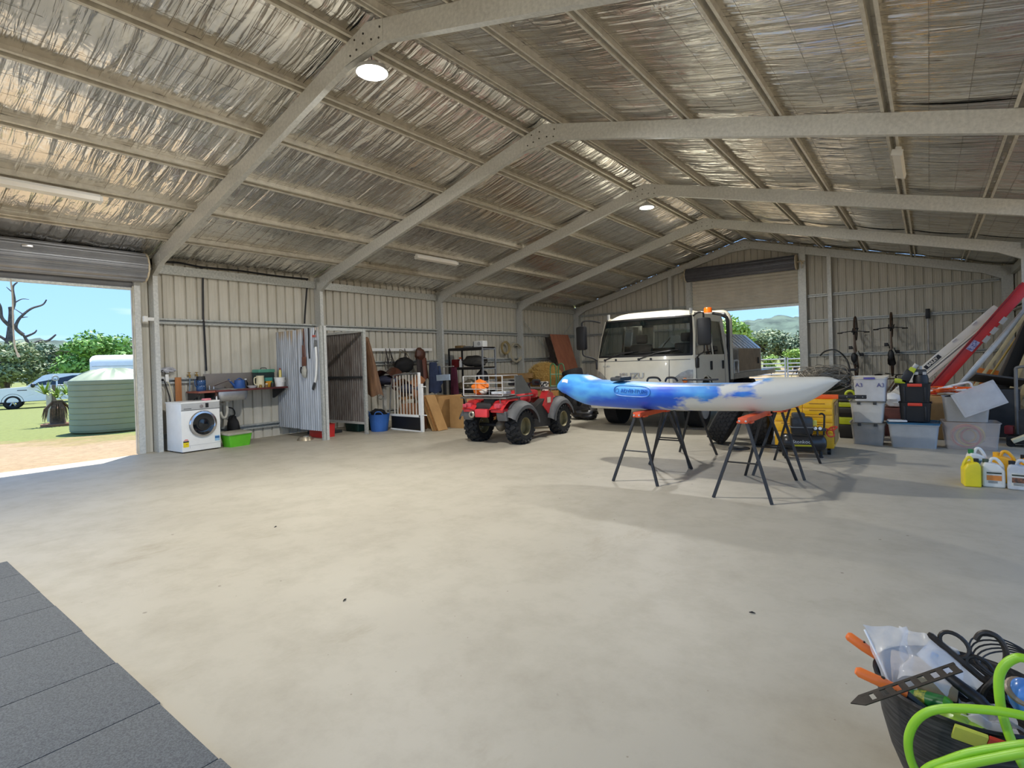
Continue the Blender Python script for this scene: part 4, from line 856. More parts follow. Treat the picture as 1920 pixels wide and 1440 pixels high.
MB().add([tuple(cabp(k, s, -.03)) for k in (12.15,12.95) for s in (-.68,0,.68)], [(0,1,4,3),(1,2,5,4)]).build('rear_window', GLASS, TR)
def sx(s, y, z):
    w_ = .88 if z > 2.28 else lerp(1.02, .93, max(0, (z-1.3)/.85)); return s*w_
def side(poly, off=0.0): return [(sx(1, y, z)+off, y, z) for y, z in poly]
DOORF = [(.42,.60),(.36,1.0),(.36,1.30),(.62,1.42),(1.42,1.42),(1.42,.72)]; 
for s in (1,-1):
    q = MB()
    for poly in ([(.30,.60),(.30,1.42),(2.47,1.42),(2.50,.78),(1.45,.74),(1.25,.95),(1.0,1.02),(.75,.95),(.55,.60)],
                 [(.30,1.42),(.36,1.42),(.74,2.12),(.70,2.20),(.62,2.20)], [(1.40,1.42),(1.50,1.42),(1.50,2.12),(1.40,2.12)], [(2.25,1.42),(2.49,1.42),(2.46,2.20),(2.18,2.12)],
                 [(.70,2.12),(2.22,2.12),(2.46,2.15),(2.40,2.26),(.62,2.25)]):
        pts = side(poly)
        if s < 0: pts = [(-a, b_, c_) for a, b_, c_ in pts]
        q.add(pts, [tuple(range(len(pts)))])
    q.build('cab_side', TW, TR)
    for nm, poly in (('front_door_glass', [(.38,1.42),(1.40,1.42),(1.40,2.12),(.74,2.12)]), ('rear_door_glass', [(1.50,1.42),(2.25,1.42),(2.18,2.12),(1.50,2.12)])):
        pts = side(poly, -.012)
        if s < 0: pts = [(-a, b_, c_) for a, b_, c_ in pts]
        MB().add(pts, [tuple(range(len(pts)))]).build(nm, GLASS, TR)
    X = lambda v: v*s
    for poly in ([(1.44,.75),(1.44,2.15)], [(2.24,.8),(2.24,1.44),(2.20,2.14)], [(.40,.62),(.37,1.42),(.74,2.14)]):
        MB().tube([(s*(sx(1,y,z)+.001), y, z) for y, z in poly], .006, 4).build('door_seam', DGREY, TR)
    for y in (1.28,2.08): MB().box((s*1.025,y,1.20),(.03,.085,.18),None,.014).build('door_handle', BLACK, TR)
    MB().torus((s*1.0,.88,.52),.50,.022,(1,0,0),22,6,a0=.12*PI,a1=.95*PI).build('wheel_arch', TW, TR)
    # mirror on its bent arm
    mi = MB().box((s*1.27,.10,1.84),(.24,.11,.50),(0,0,.15*s),.05).build('mirror', BLACK, TR)
    MB().tube(spline([(s*.98,.40,2.16),(s*1.12,.24,2.20),(s*1.25,.12,2.18),(s*1.26,.11,2.05)],5),.016,6).build('mirror_arm', BLACK, mi)
    MB().tube(spline([(s*1.26,.11,1.62),(s*1.25,.12,1.48),(s*1.12,.26,1.42),(s*1.03,.34,1.34)],5),.014,6).build('mirror_arm', BLACK, mi)
    MB().box((s*1.045,.36,1.27),(.05,.13,.20),None,.03).build('indicator', BLACK, TR)
    # head lamp
    h = MB(); pts = [cabp(k, ss_*s, .014) for k in (1.55,2.0,2.55) for ss_ in (.66,.80,.90,.965)]
    pts[8] = cabp(2.1, .66*s, .014); pts[9] = cabp(2.42, .80*s, .014)
    h.add(pts, [(i*4+j, i*4+j+1, (i+1)*4+j+1, (i+1)*4+j) for i in range(2) for j in range(3)], True); hl = h.build('headlamp', mat('lamp_lens', (170,166,156), .12, var=.2, scale=9, coat=.5), TR)
    MB().ell(cabp(2.0,.86*s,.03),(.05,.03,.05)).build('amber_bulb', mat('amber', (220,120,50), .2), hl)
    tg = MB().cyl((s*.72,.86,.40),(s*1.0,.86,.40),.40,28)
    tg.build('front_wheel', RUBBER, TR); MB().lathe([(.24,0),(.24,.02),(.1,.03),(0,.03)],(s*1.0,.86,.40),(s,0,0),24).build('wheel_hub', LGREY, TR)
for s in (1,-1):
    for k in (0,1): MB().cyl((s*(.62+.22*k),4.55,.40),(s*(.82+.22*k),4.55,.40),.40,24).build('rear_wheel', RUBBER, TR)
# front face furniture
MB().tube([tuple(cabp(3.32, s, .004)) for s in [-.93+1.86*i/20 for i in range(21)]], .006, 4).build('panel_gap', DGREY, TR)
for s in (-.72,.60): MB().tube([tuple(cabp(k, s, .004)) for k in (1.2,2,2.7,3.32)], .006, 4).build('panel_gap', DGREY, TR)
for s, e_ in ((-.72,-.12),(.02,.62)):
    w1 = MB().cyl(cabp(3.55,s,.0),cabp(3.55,s,.04),.022,10).build('wiper', BLACK, TR); MB().tube([cabp(3.55,s,.035), cabp(4.15,lerp(s,e_,.6),.03), cabp(4.22,e_,.026)], .011, 6).build('wiper_arm', BLACK, w1); MB().tube([cabp(4.16,lerp(s,e_,-.02),.022), cabp(4.25,e_+.12,.022)], .008, 5).build('wiper_blade', BLACK, w1)
for s in (-.46,.26): MB().cyl(cabp(3.55,s,.0),cabp(3.55,s,.03),.02,10).build('washer_jet', BLACK, TR)
CH = mat('badge_chrome', (206,204,198), .2, .8, var=.05)
text('maker_lettering', 'ISUZU', .15, CH, TR, frame_m((-.12,-.012,1.045),(1,0,0),(0,0,1)), .008, 1.25, .003)
text('badge_lettering', 'TURBO', .055, CH, TR, frame_m((-.66,.055,1.235),(1,.02,0),(0,0,1)), .004, 1.2)
MB().box((0,.02,.52),(2.06,.16,.26),None,.06).build('bumper', mat('bumper_cream',(206,202,186),.4), TR)
MB().tube([tuple(cabp(1.85, s, .006)) for s in [-.60+1.2*i/12 for i in range(13)]], .012, 4).build('grille_edge', DGREY, TR)
MB().box((0,.06,.82),(1.1,.05,.16),None,.02).build('grille', DGREY, TR)
MB().b2((-.28,-.075,.45),(.1,-.062,.56)).build('number_plate', YPLAST, TR)
for s in (-.9,.86): MB().cyl((s,.62,2.22),(s,.62,2.33),.03,10).build('marker_lamp', LGREY, TR)
# interior
INT = mat('cab_interior', (66,66,68), .8, var=.12)
MB().b2((-.95,.22,1.16),(.95,.62,1.34),.06).build('dashboard', INT, TR)
MB().b2((-.92,.5,.7),(.92,2.4,.74)).build('cab_floor', INT, TR)
for x in (-.5,.5):
    st = MB().box((x,1.05,1.0),(.5,.5,.16),None,.06).box((x,1.33,1.38),(.5,.14,.62),(-.15,0,0),.06).build('front_seat', INT, TR); MB().box((x,1.40,1.80),(.26,.1,.2),(-.15,0,0),.05).build('headrest', INT, st)
MB().box((0,2.28,1.3),(1.7,.16,.62),(-.1,0,0),.06).build('rear_seat_back', INT, TR)
MB().torus((.5,.66,1.36),.2,.016,(0,-.75,.65),24,6).build('steering_wheel', BLACK, TR); MB().b2((-.1,.52,2.0),(.12,.55,2.07),.01).build('rear_view_mirror', LGREY, TR)
# chassis, headboard, tray, canopy
MB().b2((-.45,.3,.55),(-.33,6.6,.78)).build('chassis_rail', DBLACK, TR); MB().b2((.33,.3,.55),(.45,6.6,.78)).build('chassis_rail', DBLACK, TR)
MB().b2((-.7,.5,.38),(.7,.7,.5)).build('front_axle', DBLACK, TR)
HB = mat('headboard_cream', (204,198,178), .4, var=.04)
MB().tube(spline([(1.02,2.66,.86),(1.02,2.66,1.9),(1.01,2.66,2.2),(.92,2.66,2.34),(.7,2.66,2.36),(0,2.66,2.36),(-.7,2.66,2.36),(-.92,2.66,2.34),(-1.01,2.66,2.2),(-1.02,2.66,1.9),(-1.02,2.66,.86)],5), .055, 10).build('headboard', HB, TR)
MB().tube(spline([(1.0,2.56,.8),(1.0,2.56,1.2),(1.0,2.56,2.1),(.94,2.54,2.26),(.7,2.5,2.34)],6), .035, 8).build('snorkel_hose', BLACK, TR)
MB().b2((-.9,2.52,2.30),(.95,2.60,2.34)).build('light_bar_mount', LGREY, TR)
MB().lathe([(0,.11),(.07,.11),(.085,.09),(.09,.0),(0,0)],(.62,2.45,2.36),(0,0,1),20).build('beacon', mat('beacon_orange',(255,110,20),.25,var=.05), TR, label='orange rotating beacon')
ALU = mat('alu_plate', (192,192,190), .32, .75, var=.08, scale=5)
MB().b2((-1.08,2.72,.86),(1.08,6.9,.98)).build('tray_deck', mat('tray_alu',(176,176,172),.4,.6), TR)
MB().tube([(1.05,2.8,.98),(1.05,2.8,1.27)],.02,6).tube([(1.05,3.15,.98),(1.05,3.15,1.27)],.02,6).tube([(1.05,2.8,1.27),(1.05,3.15,1.27)],.02,6).build('side_gate', GALV, TR)
can = [(-1.0,.98),(1.0,.98),(1.0,1.56),(.62,1.92),(-.62,1.92),(-1.0,1.56)]
MB().prism([(p[0], p[1]) for p in can], 3.35, 5.6, 'y').build('canopy_box', ALU, TR)
for k in range(6): MB().add([(1.004,3.55+k*.33,1.57),(1.004,3.68+k*.33,1.57),(.63,3.68+k*.33,1.926),(.63,3.55+k*.33,1.926)],[(0,1,2,3)]).build('canopy_rib', GALVL, TR)
MB().add([(1.003,3.4,1.02),(1.003,5.5,1.02),(1.003,5.5,1.54),(1.003,3.4,1.54)],[(0,1,2,3)]).build('canopy_door', mat('dusty_panel',(168,148,122),.5,.2,col2=(140,122,100),scale=3), TR)
MB().b2((1.003,5.2,1.16),(1.03,5.26,1.32)).build('canopy_latch', DGREY, TR)
MB().tube(spline([(-.9,3.345,1.0),(-.9,3.345,1.5),(-.6,3.345,1.88)],4),.012,5).build('canopy_edge', BLACK, TR)
o = empty('jerry_can', (6.19+.85, 9.0, .985), label='dark blue drum on the truck tray beside the canopy', cat='drum'); MB().lathe([(0,0),(.15,0),(.155,.03),(.155,.3),(.12,.36),(.05,.38),(0,.38)],seg=20).build('drum_body', mat('navy_plastic',(38,46,72),.45), o); MB().cyl((.04,0,.37),(.04,0,.42),.03,10).build('cap', BLACK, o); o.name = 'fuel_drum'
# ---------------- quad bike: local y forward, x right, origin under the rear axle
QB = empty('quad_bike', (4.70, 3.66, 0), rz=math.radians(3.5), label='red quad bike with grey mudguards and a wire crate on its rear rack', cat='quad bike')
QR = mat('quad_red', (204,44,48), .38, var=.12, scale=4, coat=.25); QG = mat('guard_grey', (92,92,92), .6, var=.12, scale=7); QD = mat('engine_dark', (44,42,40), .7, var=.25); RIM = mat('rim_olive', (142,132,96), .5, .3, var=.15)
def atv_wheel(x, y, r, w_, side_):
    root = MB(); prof = [(r*.52,-w_/2*.86),(r*.72,-w_/2),(r*.90,-w_/2*.92),(r*.965,-w_/2*.6),(r*.975,0),(r*.965,w_/2*.6),(r*.90,w_/2*.92),(r*.72,w_/2),(r*.52,w_/2*.86)]
    root.lathe(prof, (x,y,r), (1,0,0), 36); ty = root.build('tyre', RUBBER, QB)
    lg = MB(); n = 18
    for k in range(n):
        for s in (-1,1):
            a = 2*PI*(k+(.5 if s > 0 else 0))/n; rr = r*.985
            M = Matrix.Translation((x,y,r)) @ Matrix.Rotation(a,4,'X') @ Matrix.Translation((s*w_*.21,0,rr)) @ Matrix.Rotation(s*.5,4,'Z')
            b_ = MB().box((0,0,0),(w_*.38,r*.15,r*.13)); b_.xf(M); lg.add(b_.v,b_.f)
            M = Matrix.Translation((x,y,r)) @ Matrix.Rotation(a,4,'X') @ Matrix.Translation((s*w_*.46,0,r*.90)) @ Matrix.Rotation(s*.9,4,'Y')
            b_ = MB().box((0,0,0),(w_*.2,r*.15,r*.12)); b_.xf(M); lg.add(b_.v,b_.f)
    lg.build('tread_lugs', RUBBER, ty)
    rm = MB().lathe([(r*.53,w_*.43),(r*.50,w_*.46),(r*.46,w_*.40),(r*.44,w_*.1),(r*.30,w_*.05),(r*.28,w_*.14),(0,w_*.16)], (x,y,r), (side_,0,0), 28).lathe([(r*.53,-w_*.43),(r*.46,-w_*.40),(r*.44,-w_*.1),(0,-w_*.08)],(x,y,r),(side_,0,0),28).build('rim', RIM, ty)
    q = MB()
    for k in range(8):
        a = 2*PI*k/8; q.cyl((x-side_*w_*.10,y+r*.28*math.cos(a),r+r*.28*math.sin(a)),(x-side_*w_*.13,y+r*.28*math.cos(a),r+r*.28*math.sin(a)),.012,6)
    q.build('rim_bolts', LGREY, ty)
for s in (-1,1): atv_wheel(s*.44, 0, .295, .26, s); atv_wheel(s*.43, 1.38, .285, .22, s)
def flare(yc, zc, r0, x0, x1, a0, a1, m, nm, w2=.0, n=14):
    q = MB(); q.grid(lambda u, v: (lerp(x0,x1,v), yc + (r0 - .03*(v**3) - (.05*v if v > .9 else 0))*math.cos(lerp(a0,a1,u)), zc + (r0 - .03*v**2)*math.sin(lerp(a0,a1,u))*1.0 - .05*v**3), n, 6)
    q.grid(lambda u, v: (x1, yc + (r0-.03-.04*v)*math.cos(lerp(a0,a1,u)), zc + (r0-.03-.06*v)*math.sin(lerp(a0,a1,u)) - .05), n, 2)
    return q.build(nm, m, QB)
for s in (-1,1):
    flare(.0,.30,.44, s*.40, s*.60, .06*PI, .86*PI, QG, 'rear_mudguard'); flare(.0,.32,.42, s*.18, s*.42, .08*PI, .80*PI, QR, 'rear_fender')
    flare(1.38,.30,.42, s*.40, s*.56, .10*PI, .97*PI, QG, 'front_mudguard'); flare(1.36,.32,.42, s*.14, s*.41, .06*PI, .92*PI, QR, 'front_fender')
    MB().prism([(.48,.22),(1.05,.18),(1.08,.62),(.92,.72),(.50,.55)], s*.28, s*.42, 'x').build('side_panel', QD, QB)
    MB().prism([(.78,.58),(1.0,.40),(1.10,.45),(1.16,.78),(.98,.84)], s*.30, s*.44, 'x').build('front_cowl', QR, QB)
    MB().b2((s*.445,.92,.62),(s*.45,1.04,.72)).build('warning_sticker', mat('sticker_cream',(214,204,176),.6), QB)
    MB().grid(lambda u, v, s=s: (s*lerp(.15,.43,v), lerp(-.50,.12,u), lerp(.60,.74,min(1,u*3.2))+.025*math.sin(PI*v)-.03*max(0,u-.6)), 12, 6).b2((s*.16,-.47,.56),(s*.42,.0,.62),.02).build('fender_top', QR, QB); MB().b2((s*.24,-.475,.615),(s*.38,-.37,.715),.025).build('tail_lamp_housing', mat('tail_pink',(206,74,84),.4), QB); MB().b2((s*.31,-.515,.64),(s*.39,-.495,.70),.015).build('tail_lamp', mat('tail_lens',(196,70,84),.25), QB)
    MB().box((s*.36,-.40,.50),(.2,.06,.16),(.25,0,0),.02).build('mud_flap', QG, QB)
    MB().tube(spline([(s*.05,.86,.86),(s*.12,.84,.98),(s*.26,.80,1.02),(s*.38,.74,1.02)],5),.014,6).build('handlebar', BLACK, QB); MB().cyl((s*.28,.785,1.02),(s*.41,.73,1.02),.022,8).build('hand_grip', BLACK, QB)
    MB().box((s*.27,.84,1.0),(.16,.10,.12),(0,0,s*.2),.04).build('hand_guard', DBLACK, QB)
MB().b2((-.16,-.44,.60),(.16,.12,.72),.03).build('rear_deck', QD, QB); MB().b2((-.13,-.52,.48),(.13,-.44,.62),.02).build('tail_panel', mat('tail_red',(214,60,66),.4), QB)
MB().grid(lambda u, v: (lerp(-.15,.15,v)*(1-.25*u), lerp(-.25,.50,u), .76+.06*math.sin(PI*u)+.03*math.sin(PI*v)+(.10*(1-u)**4)), 14, 8).b2((-.14,-.24,.66),(.14,.48,.77)).build('seat', DBLACK, QB)
MB().ell((0,.66,.72),(.19,.28,.17)).build('fuel_tank', QR, QB); MB().cyl((0,.62,.86),(0,.62,.92),.045,14).build('fuel_cap', BLACK, QB); MB().b2((-.16,.80,.70),(.16,1.1,.86),.06).build('nose_cowl', QR, QB)
MB().b2((-.09,.83,.86),(.09,.93,1.0),.03).build('instrument_pod', BLACK, QB)
MB().b2((-.16,.3,.22),(.16,1.0,.62),.06).build('engine_block', QD, QB)
MB().cyl((-.44,0,.295),(.44,0,.295),.03,10).build('rear_axle', QD, QB); MB().ell((.05,-.02,.29),(.09,.1,.1),14,8).tube([(.05,.0,.27),(.12,.3,.24)],.04,8).build('final_drive', mat('dirty_alloy',(150,138,118),.6,.4,var=.25), QB)
MB().cyl((-.44,1.38,.285),(.44,1.38,.285),.025,10).build('front_axle', QD, QB); MB().b2((-.35,.2,.26),(-.27,1.2,.34)).b2((.27,.2,.26),(.35,1.2,.34)).build('foot_boards', QD, QB)
MB().cyl((-.21,-.50,.52),(-.21,-.05,.5),.062,18).build('muffler', QD, QB); MB().lathe([(.062,0),(.05,.012),(.03,.012),(.025,-.02),(0,-.03)],(-.21,-.50,.52),(0,-1,0),18).build('muffler_tip', mat('muffler_steel',(176,166,146),.4,.6), QB)
RACK = mat('rack_steel', (112,112,108), .5, .4, var=.15)
rk = MB()
rk.tube(spline([(-.46,.12,.80),(-.47,-.3,.80),(-.44,-.47,.80),(0,-.49,.80),(.44,-.47,.80),(.47,-.3,.80),(.46,.40,.80)],4),.012,6)
for x in (-.3,-.15,0,.15,.3): rk.tube([(x,-.48,.80),(x,.1,.80)],.008,5)
for x in (-.36,.36):
    rk.tube([(x,-.46,.80),(x,-.44,.70)],.010,5); rk.tube([(x,.1,.80),(x,.1,.70)],.010,5)
rk.build('rear_rack', RACK, QB)
MB().tube(spline([(-.46,1.05,.86),(-.46,1.55,.86),(-.3,1.68,.86),(.3,1.68,.86),(.46,1.55,.86),(.46,1.05,.86)],4),.012,6).tube([(-.46,1.2,.86),(.46,1.2,.86)],.010,5).tube([(-.46,1.4,.86),(.46,1.4,.86)],.010,5).tube([(-.3,1.3,.86),(-.3,1.3,.68)],.01,5).tube([(.3,1.3,.86),(.3,1.3,.68)],.01,5).build('front_rack', RACK, QB)
cr = MB(); z0, z1 = .84, 1.17
for x in (-.40,.42):
    for y in (-.46,-.02): cr.tube([(x,y,z0),(x,y,z1)],.012,5)
for z in (z0, z0+.11, z0+.21, z1):
    cr.tube([(-.40,-.46,z),(.42,-.46,z)],.008,4); cr.tube([(-.40,-.02,z),(.42,-.02,z)],.006,4); cr.tube([(-.40,-.46,z),(-.40,-.02,z)],.006,4); cr.tube([(.42,-.46,z),(.42,-.02,z)],.006,4)
for x in (-.13,.15): cr.tube([(x,-.46,z0),(x,-.46,z1)],.005,4)
for k in range(7): cr.tube([(-.40+k*.1366,-.46,z0),(-.40+k*.1366,-.02,z0)],.005,4)
cr.build('wire_crate', mat('crate_wire',(196,194,188),.45,.3), QB)
MB().add([(.44,-.10,.84),(.44,.42,.84),(.44,.10,1.16),(.44,-.10,1.16),(.415,-.10,.84),(.415,.42,.84),(.415,.10,1.16),(.415,-.10,1.16)],[(0,1,2,3),(7,6,5,4),(0,4,5,1),(1,5,6,2),(2,6,7,3),(3,7,4,0)]).build('side_plate', mat('plate_grey',(92,92,88),.5), QB)
def qpt(x, y, z): M = Matrix.Translation(QB.location) @ Matrix.Rotation(math.radians(3.5),4,'Z'); return M @ Vector((x,y,z))
o = empty('carry_bag', qpt(-.20,-.24,.848), label='orange bag in the wire crate on the quad bike', cat='bag'); MB().ell((0,0,.125),(.15,.13,.125),22,14,bump=.35,seed=4,fr=2.2).build('bag_body', mat('bag_orange',(246,128,36),.55,var=.1), o); MB().ell((.1,-.04,.06),(.07,.08,.06),12,8,bump=.3,seed=7).build('bag_fold', mat('clear_crinkle',(214,200,186),.3), o)
MB().box((0,0,.03),(.28,.24,.05),None,.02).build('folded_sheet', mat('foil_white',(206,208,210),.35,.2,var=.15,scale=12), loc=qpt(.22,-.22,.848), rot=(0,0,.3), label='folded pale sheet in the quad bike crate', cat='sheet')
# ---------------- kayak on folding trestles
m, t, b = node_mat('kayak_plastic'); tc = nn(t,'ShaderNodeTexCoord'); sx_ = nn(t,'ShaderNodeSeparateXYZ',{'Vector':tc.outputs['Object']})
mp = nn(t,'ShaderNodeMapping',{'Vector':tc.outputs['Object'],'Scale':(1.0,.4,2.2)})
n1 = nn(t,'ShaderNodeTexNoise',{'Vector':mp.outputs[0],'Scale':3.1,'Detail':4,'Roughness':.55,'Distortion':.3}); n2 = nn(t,'ShaderNodeTexNoise',{'Vector':mp.outputs[0],'Scale':2.2,'Detail':3})
mz2 = nn(t,'ShaderNodeMapRange',{'Value':sx_.outputs['Z'],'From Min':.04,'From Max':.36,'To Min':-.20,'To Max':.16}); az = nn(t,'ShaderNodeMath',{0:n2.outputs['Fac'],1:mz2.outputs[0]},operation='ADD')
r1 = nn(t,'ShaderNodeValToRGB',{'Fac':az.outputs[0]}); r1.color_ramp.elements[0].position=.36; r1.color_ramp.elements[1].position=.62; r1.color_ramp.elements[0].color=srgb(20,88,206); r1.color_ramp.elements[1].color=srgb(84,166,228)
mr = nn(t,'ShaderNodeMapRange',{'Value':sx_.outputs['X'],'From Min':-1.3,'From Max':1.35,'To Min':-.32,'To Max':.27}); 
mz = nn(t,'ShaderNodeMapRange',{'Value':sx_.outputs['Z'],'From Min':.02,'From Max':.36,'To Min':.11,'To Max':-.06})
a0 = nn(t,'ShaderNodeMath',{0:mr.outputs[0],1:mz.outputs[0]},operation='ADD'); ad = nn(t,'ShaderNodeMath',{0:n1.outputs['Fac'],1:a0.outputs[0]},operation='ADD'); r2 = nn(t,'ShaderNodeValToRGB',{'Fac':ad.outputs[0]}); r2.color_ramp.elements[0].position=.52; r2.color_ramp.elements[1].position=.64
mx = nn(t,'ShaderNodeMixRGB',{0:r2.outputs[0],1:r1.outputs[0],2:srgb(208,208,200)}); t.links.new(mx.outputs[0], b.inputs['Base Color']); b.inputs['Roughness'].default_value=.42; b.inputs['Subsurface Weight'].default_value=.0
KP = m
KY = empty('kayak', (8.40, 2.40, .786), rz=math.radians(-1.0), label='blue and white sit-on-top kayak resting across the trestles', cat='kayak')
KL = 1.60
def kst(t_):
    """t 0..1 from the blunt blue end to the pointed white end -> half width, keel z, gunwale z"""
    x = lerp(-KL, KL, t_)
    wdt = .385*max(0.0, (math.sin(PI*min(1, max(0, t_*.96+.025))))) ** .60
    kz = .17*max(0, (.16-t_)/.16)**1.8 + .05*max(0, (.40-t_)/.40)**1.5 + .29*max(0, (t_-.82)/.18)**1.8 + .04*max(0, (t_-.5)/.5)**1.5
    gz_ = .355 + .075*max(0, (.45-t_)/.45)**1.0 - .11*max(0,(.05-t_)/.05)**1.6 + .012*max(0, (t_-.55)/.45) - .04*max(0,(t_-.95)/.05)**2
    return x, wdt, kz, gz_
SEC = []
for k in range(40):
    a = 2*PI*k/40; SEC.append(a)
def kfn(u, v):
    x, w_, kz, gz_ = kst(v); a = 2*PI*u
    c_, s_ = math.cos(a), math.sin(a); h = gz_-kz; mid = kz + h*.50
    yy = w_*math.copysign(abs(c_)**.55, c_); zz = mid + (h*.5)*math.copysign(abs(s_)**.75, s_)
    if s_ < 0: yy *= 1 - .22*abs(s_)**1.5
    # stepped chine line along the side, recessed deck well
    if s_ < -.10: yy *= .95
    if s_ > .55 and .12 < v < .80: zz -= .055*min(1,(s_-.55)/.12)*min(1,(v-.12)/.05)*min(1,(.80-v)/.05)
    e_ = 1.0
    return (x + (.035*(zz-kz)/max(h,.01)-.03 if v < .03 else 0), yy*e_, zz)
kq = MB().grid(kfn, 48, 90, closeu=True); kq.build('hull', KP, KY)
WS = mat('kayak_sticker',(236,236,232),.4)
def on_hull(v, fz): 
    x, w_, kz, gz_ = kst(v); h = gz_-kz; a = math.asin(max(-1, min(1, math.copysign(abs((fz-.5)*2)**(1/.75), fz-.5)))); return Vector((x, -w_*abs(math.cos(a))**.55-.004, kz+h*fz))
q = MB(); vv = [.03+.036*i/8 for i in range(9)]; q.add([on_hull(v, .66) for v in vv]+[on_hull(v,.80) for v in vv],[(i,i+1,10+i,9+i) for i in range(8)]); q.build('reflective_sticker', WS, KY)
pill = [on_hull(.300+.145*(.5+.5*math.copysign(abs(math.cos(a))**.35,math.cos(a))), .62+.16*math.copysign(abs(math.sin(a))**.9,math.sin(a))) for a in [2*PI*i/32 for i in range(32)]]
MB().tube(pill, .005, 5, closed=True).build('emblem_outline', mat('kayak_mid_blue',(58,134,216),.4), KY)
pc = on_hull(.375,.62); pa, pb = on_hull(.33,.62), on_hull(.42,.62)
text('emblem_lettering', 'ADVENTURE', .062, mat('kayak_mid_blue2',(44,112,204),.4), KY, frame_m(tuple(pc+Vector((.02,-.003,0))), pb-pa, (0,0,1)), .003, .95)
MB().torus(tuple(on_hull(.312,.62)), .026, .004, (0,-1,0), 16, 5).build('emblem_ring', mat('kayak_mid_blue',(58,134,216),.4), KY)
for v, L in ((.44,.16),(.505,.14)):
    x, w_, kz, gz_ = kst(v); MB().tube(spline([(x-L/2,-w_*.62,gz_-.02),(x-L/2+.03,-w_*.66,gz_+.018),(x+L/2-.03,-w_*.66,gz_+.018),(x+L/2,-w_*.62,gz_-.02)],5),.012,6).build('carry_handle', BLACK, KY)
x, w_, kz, gz_ = kst(.60); MB().b2((x-.17,-w_*.75,gz_-.012),(x+.2,-w_*.55,gz_+.006),.005).build('paddle_rest', BLACK, KY)
x, w_, kz, gz_ = kst(.29); MB().box((x,-.1,gz_-.02),(.14,.3,.05),None,.02).torus((x+.02,-.2,gz_+.0),.035,.008,(0,.3,1),14,5).build('seat_buckle', DGREY, KY)
for v in (.02,.985):
    x, w_, kz, gz_ = kst(v); MB().torus((x+(-.02 if v < .5 else .0),0,gz_-.03),.03,.01,(0,1,0),14,6).build('toggle', BLACK, KY)
TO = mat('trestle_orange', (226,88,40), .45, var=.1); TB = mat('trestle_black', (26,26,27), .45, var=.1)
def trestle(xc, ya, yb, label, xo=0.0):
    o = empty('trestle', (xc, (ya+yb)/2, 0), label=label, cat='trestle', group='orange and black folding trestles'); L = (yb-ya)/2; h = .785
    MB().b2((-.045,-L+.10,h-.06),(.045,L-.10,h-.004),.006).build('top_beam', TO, o)
    for s in (-1,1):
        MB().b2((-.07,s*(L-.20)-.05,h-.062),(.07,s*(L-.20)+.05,h-.045)).build('beam_cap', TO, o)
        q = MB()
        for x in (-.03,.03): q.cyl((x,s*(L-.098),h-.035),(x,s*(L-.102)+s*.008,h-.035),.011,8)
        q.build('cap_bolts', CHROME, o)
        f = []
        for sx2 in (-1,1):
            a_ = Vector((sx2*.03, s*(L-.13), h-.05)); b_ = Vector((sx2*.265, s*L, .0)); d = (b_-a_); M = frame_m(tuple((a_+b_)/2), d, (1,0,0)); lg = MB().box((0,0,0),(d.length,.026,.026)); lg.xf(M); lg.build('leg', TB, o); f.append((a_,b_))
        k = .52; p1 = f[0][0].lerp(f[0][1],k); p2 = f[1][0].lerp(f[1][1],k); st = MB().tube([p1,p2],.009,6).cyl(p1-Vector((.004,0,0)),p1+Vector((.004,0,0)),.012,8).build('stretcher', TB, o)
        # second layer of the folded leg pair
    return o
trestle(8.07, 1.88, 2.94, 'near left trestle under the blue end of the kayak'); trestle(8.03, 2.98, 4.06, 'far left trestle behind the one under the blue end')
trestle(9.24, 1.72, 2.88, 'near right trestle under the white end of the kayak'); trestle(9.31, 2.93, 4.02, 'far right trestle in front of the yellow cabinet')
# ================================================================ TACK, CARTONS AND RACK BETWEEN THE STALL AND THE FAR CORNER
COAT = mat('oilskin_brown', (128,94,66), .75, col2=(92,66,46), scale=4, stretch=(3,3,.6))
def cloth(q, top, bot, w0, w1, th, n=18, m_=14, fold=.025, fr=7, seed=0, dirx=(1,0,0)):
    """hanging cloth: closed sleeve with vertical folds from top to bottom"""
    top, bot = Vector(top), Vector(bot); dx = Vector(dirx).normalized(); dn = dx.cross(Vector((0,0,1))).normalized()
    def fn(u, v):
        a = 2*PI*u; c = top.lerp(bot, v); w_ = lerp(w0, w1, v**.8)
        f = 1 + fold*8*noise.noise(Vector((math.cos(a)*fr*.4, math.sin(a)*fr*.4 + seed, v*1.5)))
        return c + dx*(w_*math.cos(a)*f) + dn*(lerp(th*.6, th, v)*math.sin(a)*f) + Vector((0,0,-.03*math.cos(a*3+seed)*v))
    q.grid(fn, n*2, m_, closeu=True); return q
o = empty('long_coat', (1.38,3.45,2.0), label='long brown oilskin coat hanging at the end of the stall', cat='coat')
wp(o, 'coat_body', cloth(MB(), (1.33,3.47,1.92), (1.50,3.53,.78), .07, .24, .07, seed=1), COAT); wp(o, 'sleeve', cloth(MB(), (1.30,3.42,1.84), (1.26,3.44,1.16), .05, .065, .05, seed=3), mat('oilskin_light',(150,114,80),.75,var=.15)); wp(o, 'collar', MB().ell((1.33,3.46,1.94),(.07,.06,.07),14,8,bump=.3,seed=2), COAT)
MB().box((0,0,0),(.03,2.05,.075),None,.004).build('hanging_rail', WHITE, loc=(-.14,5.72,1.80), label='white hanging rail with horse tack fixed to the left wall', cat='rail')
STR = mat('bridle_strap', (52,44,40), .7, var=.2)
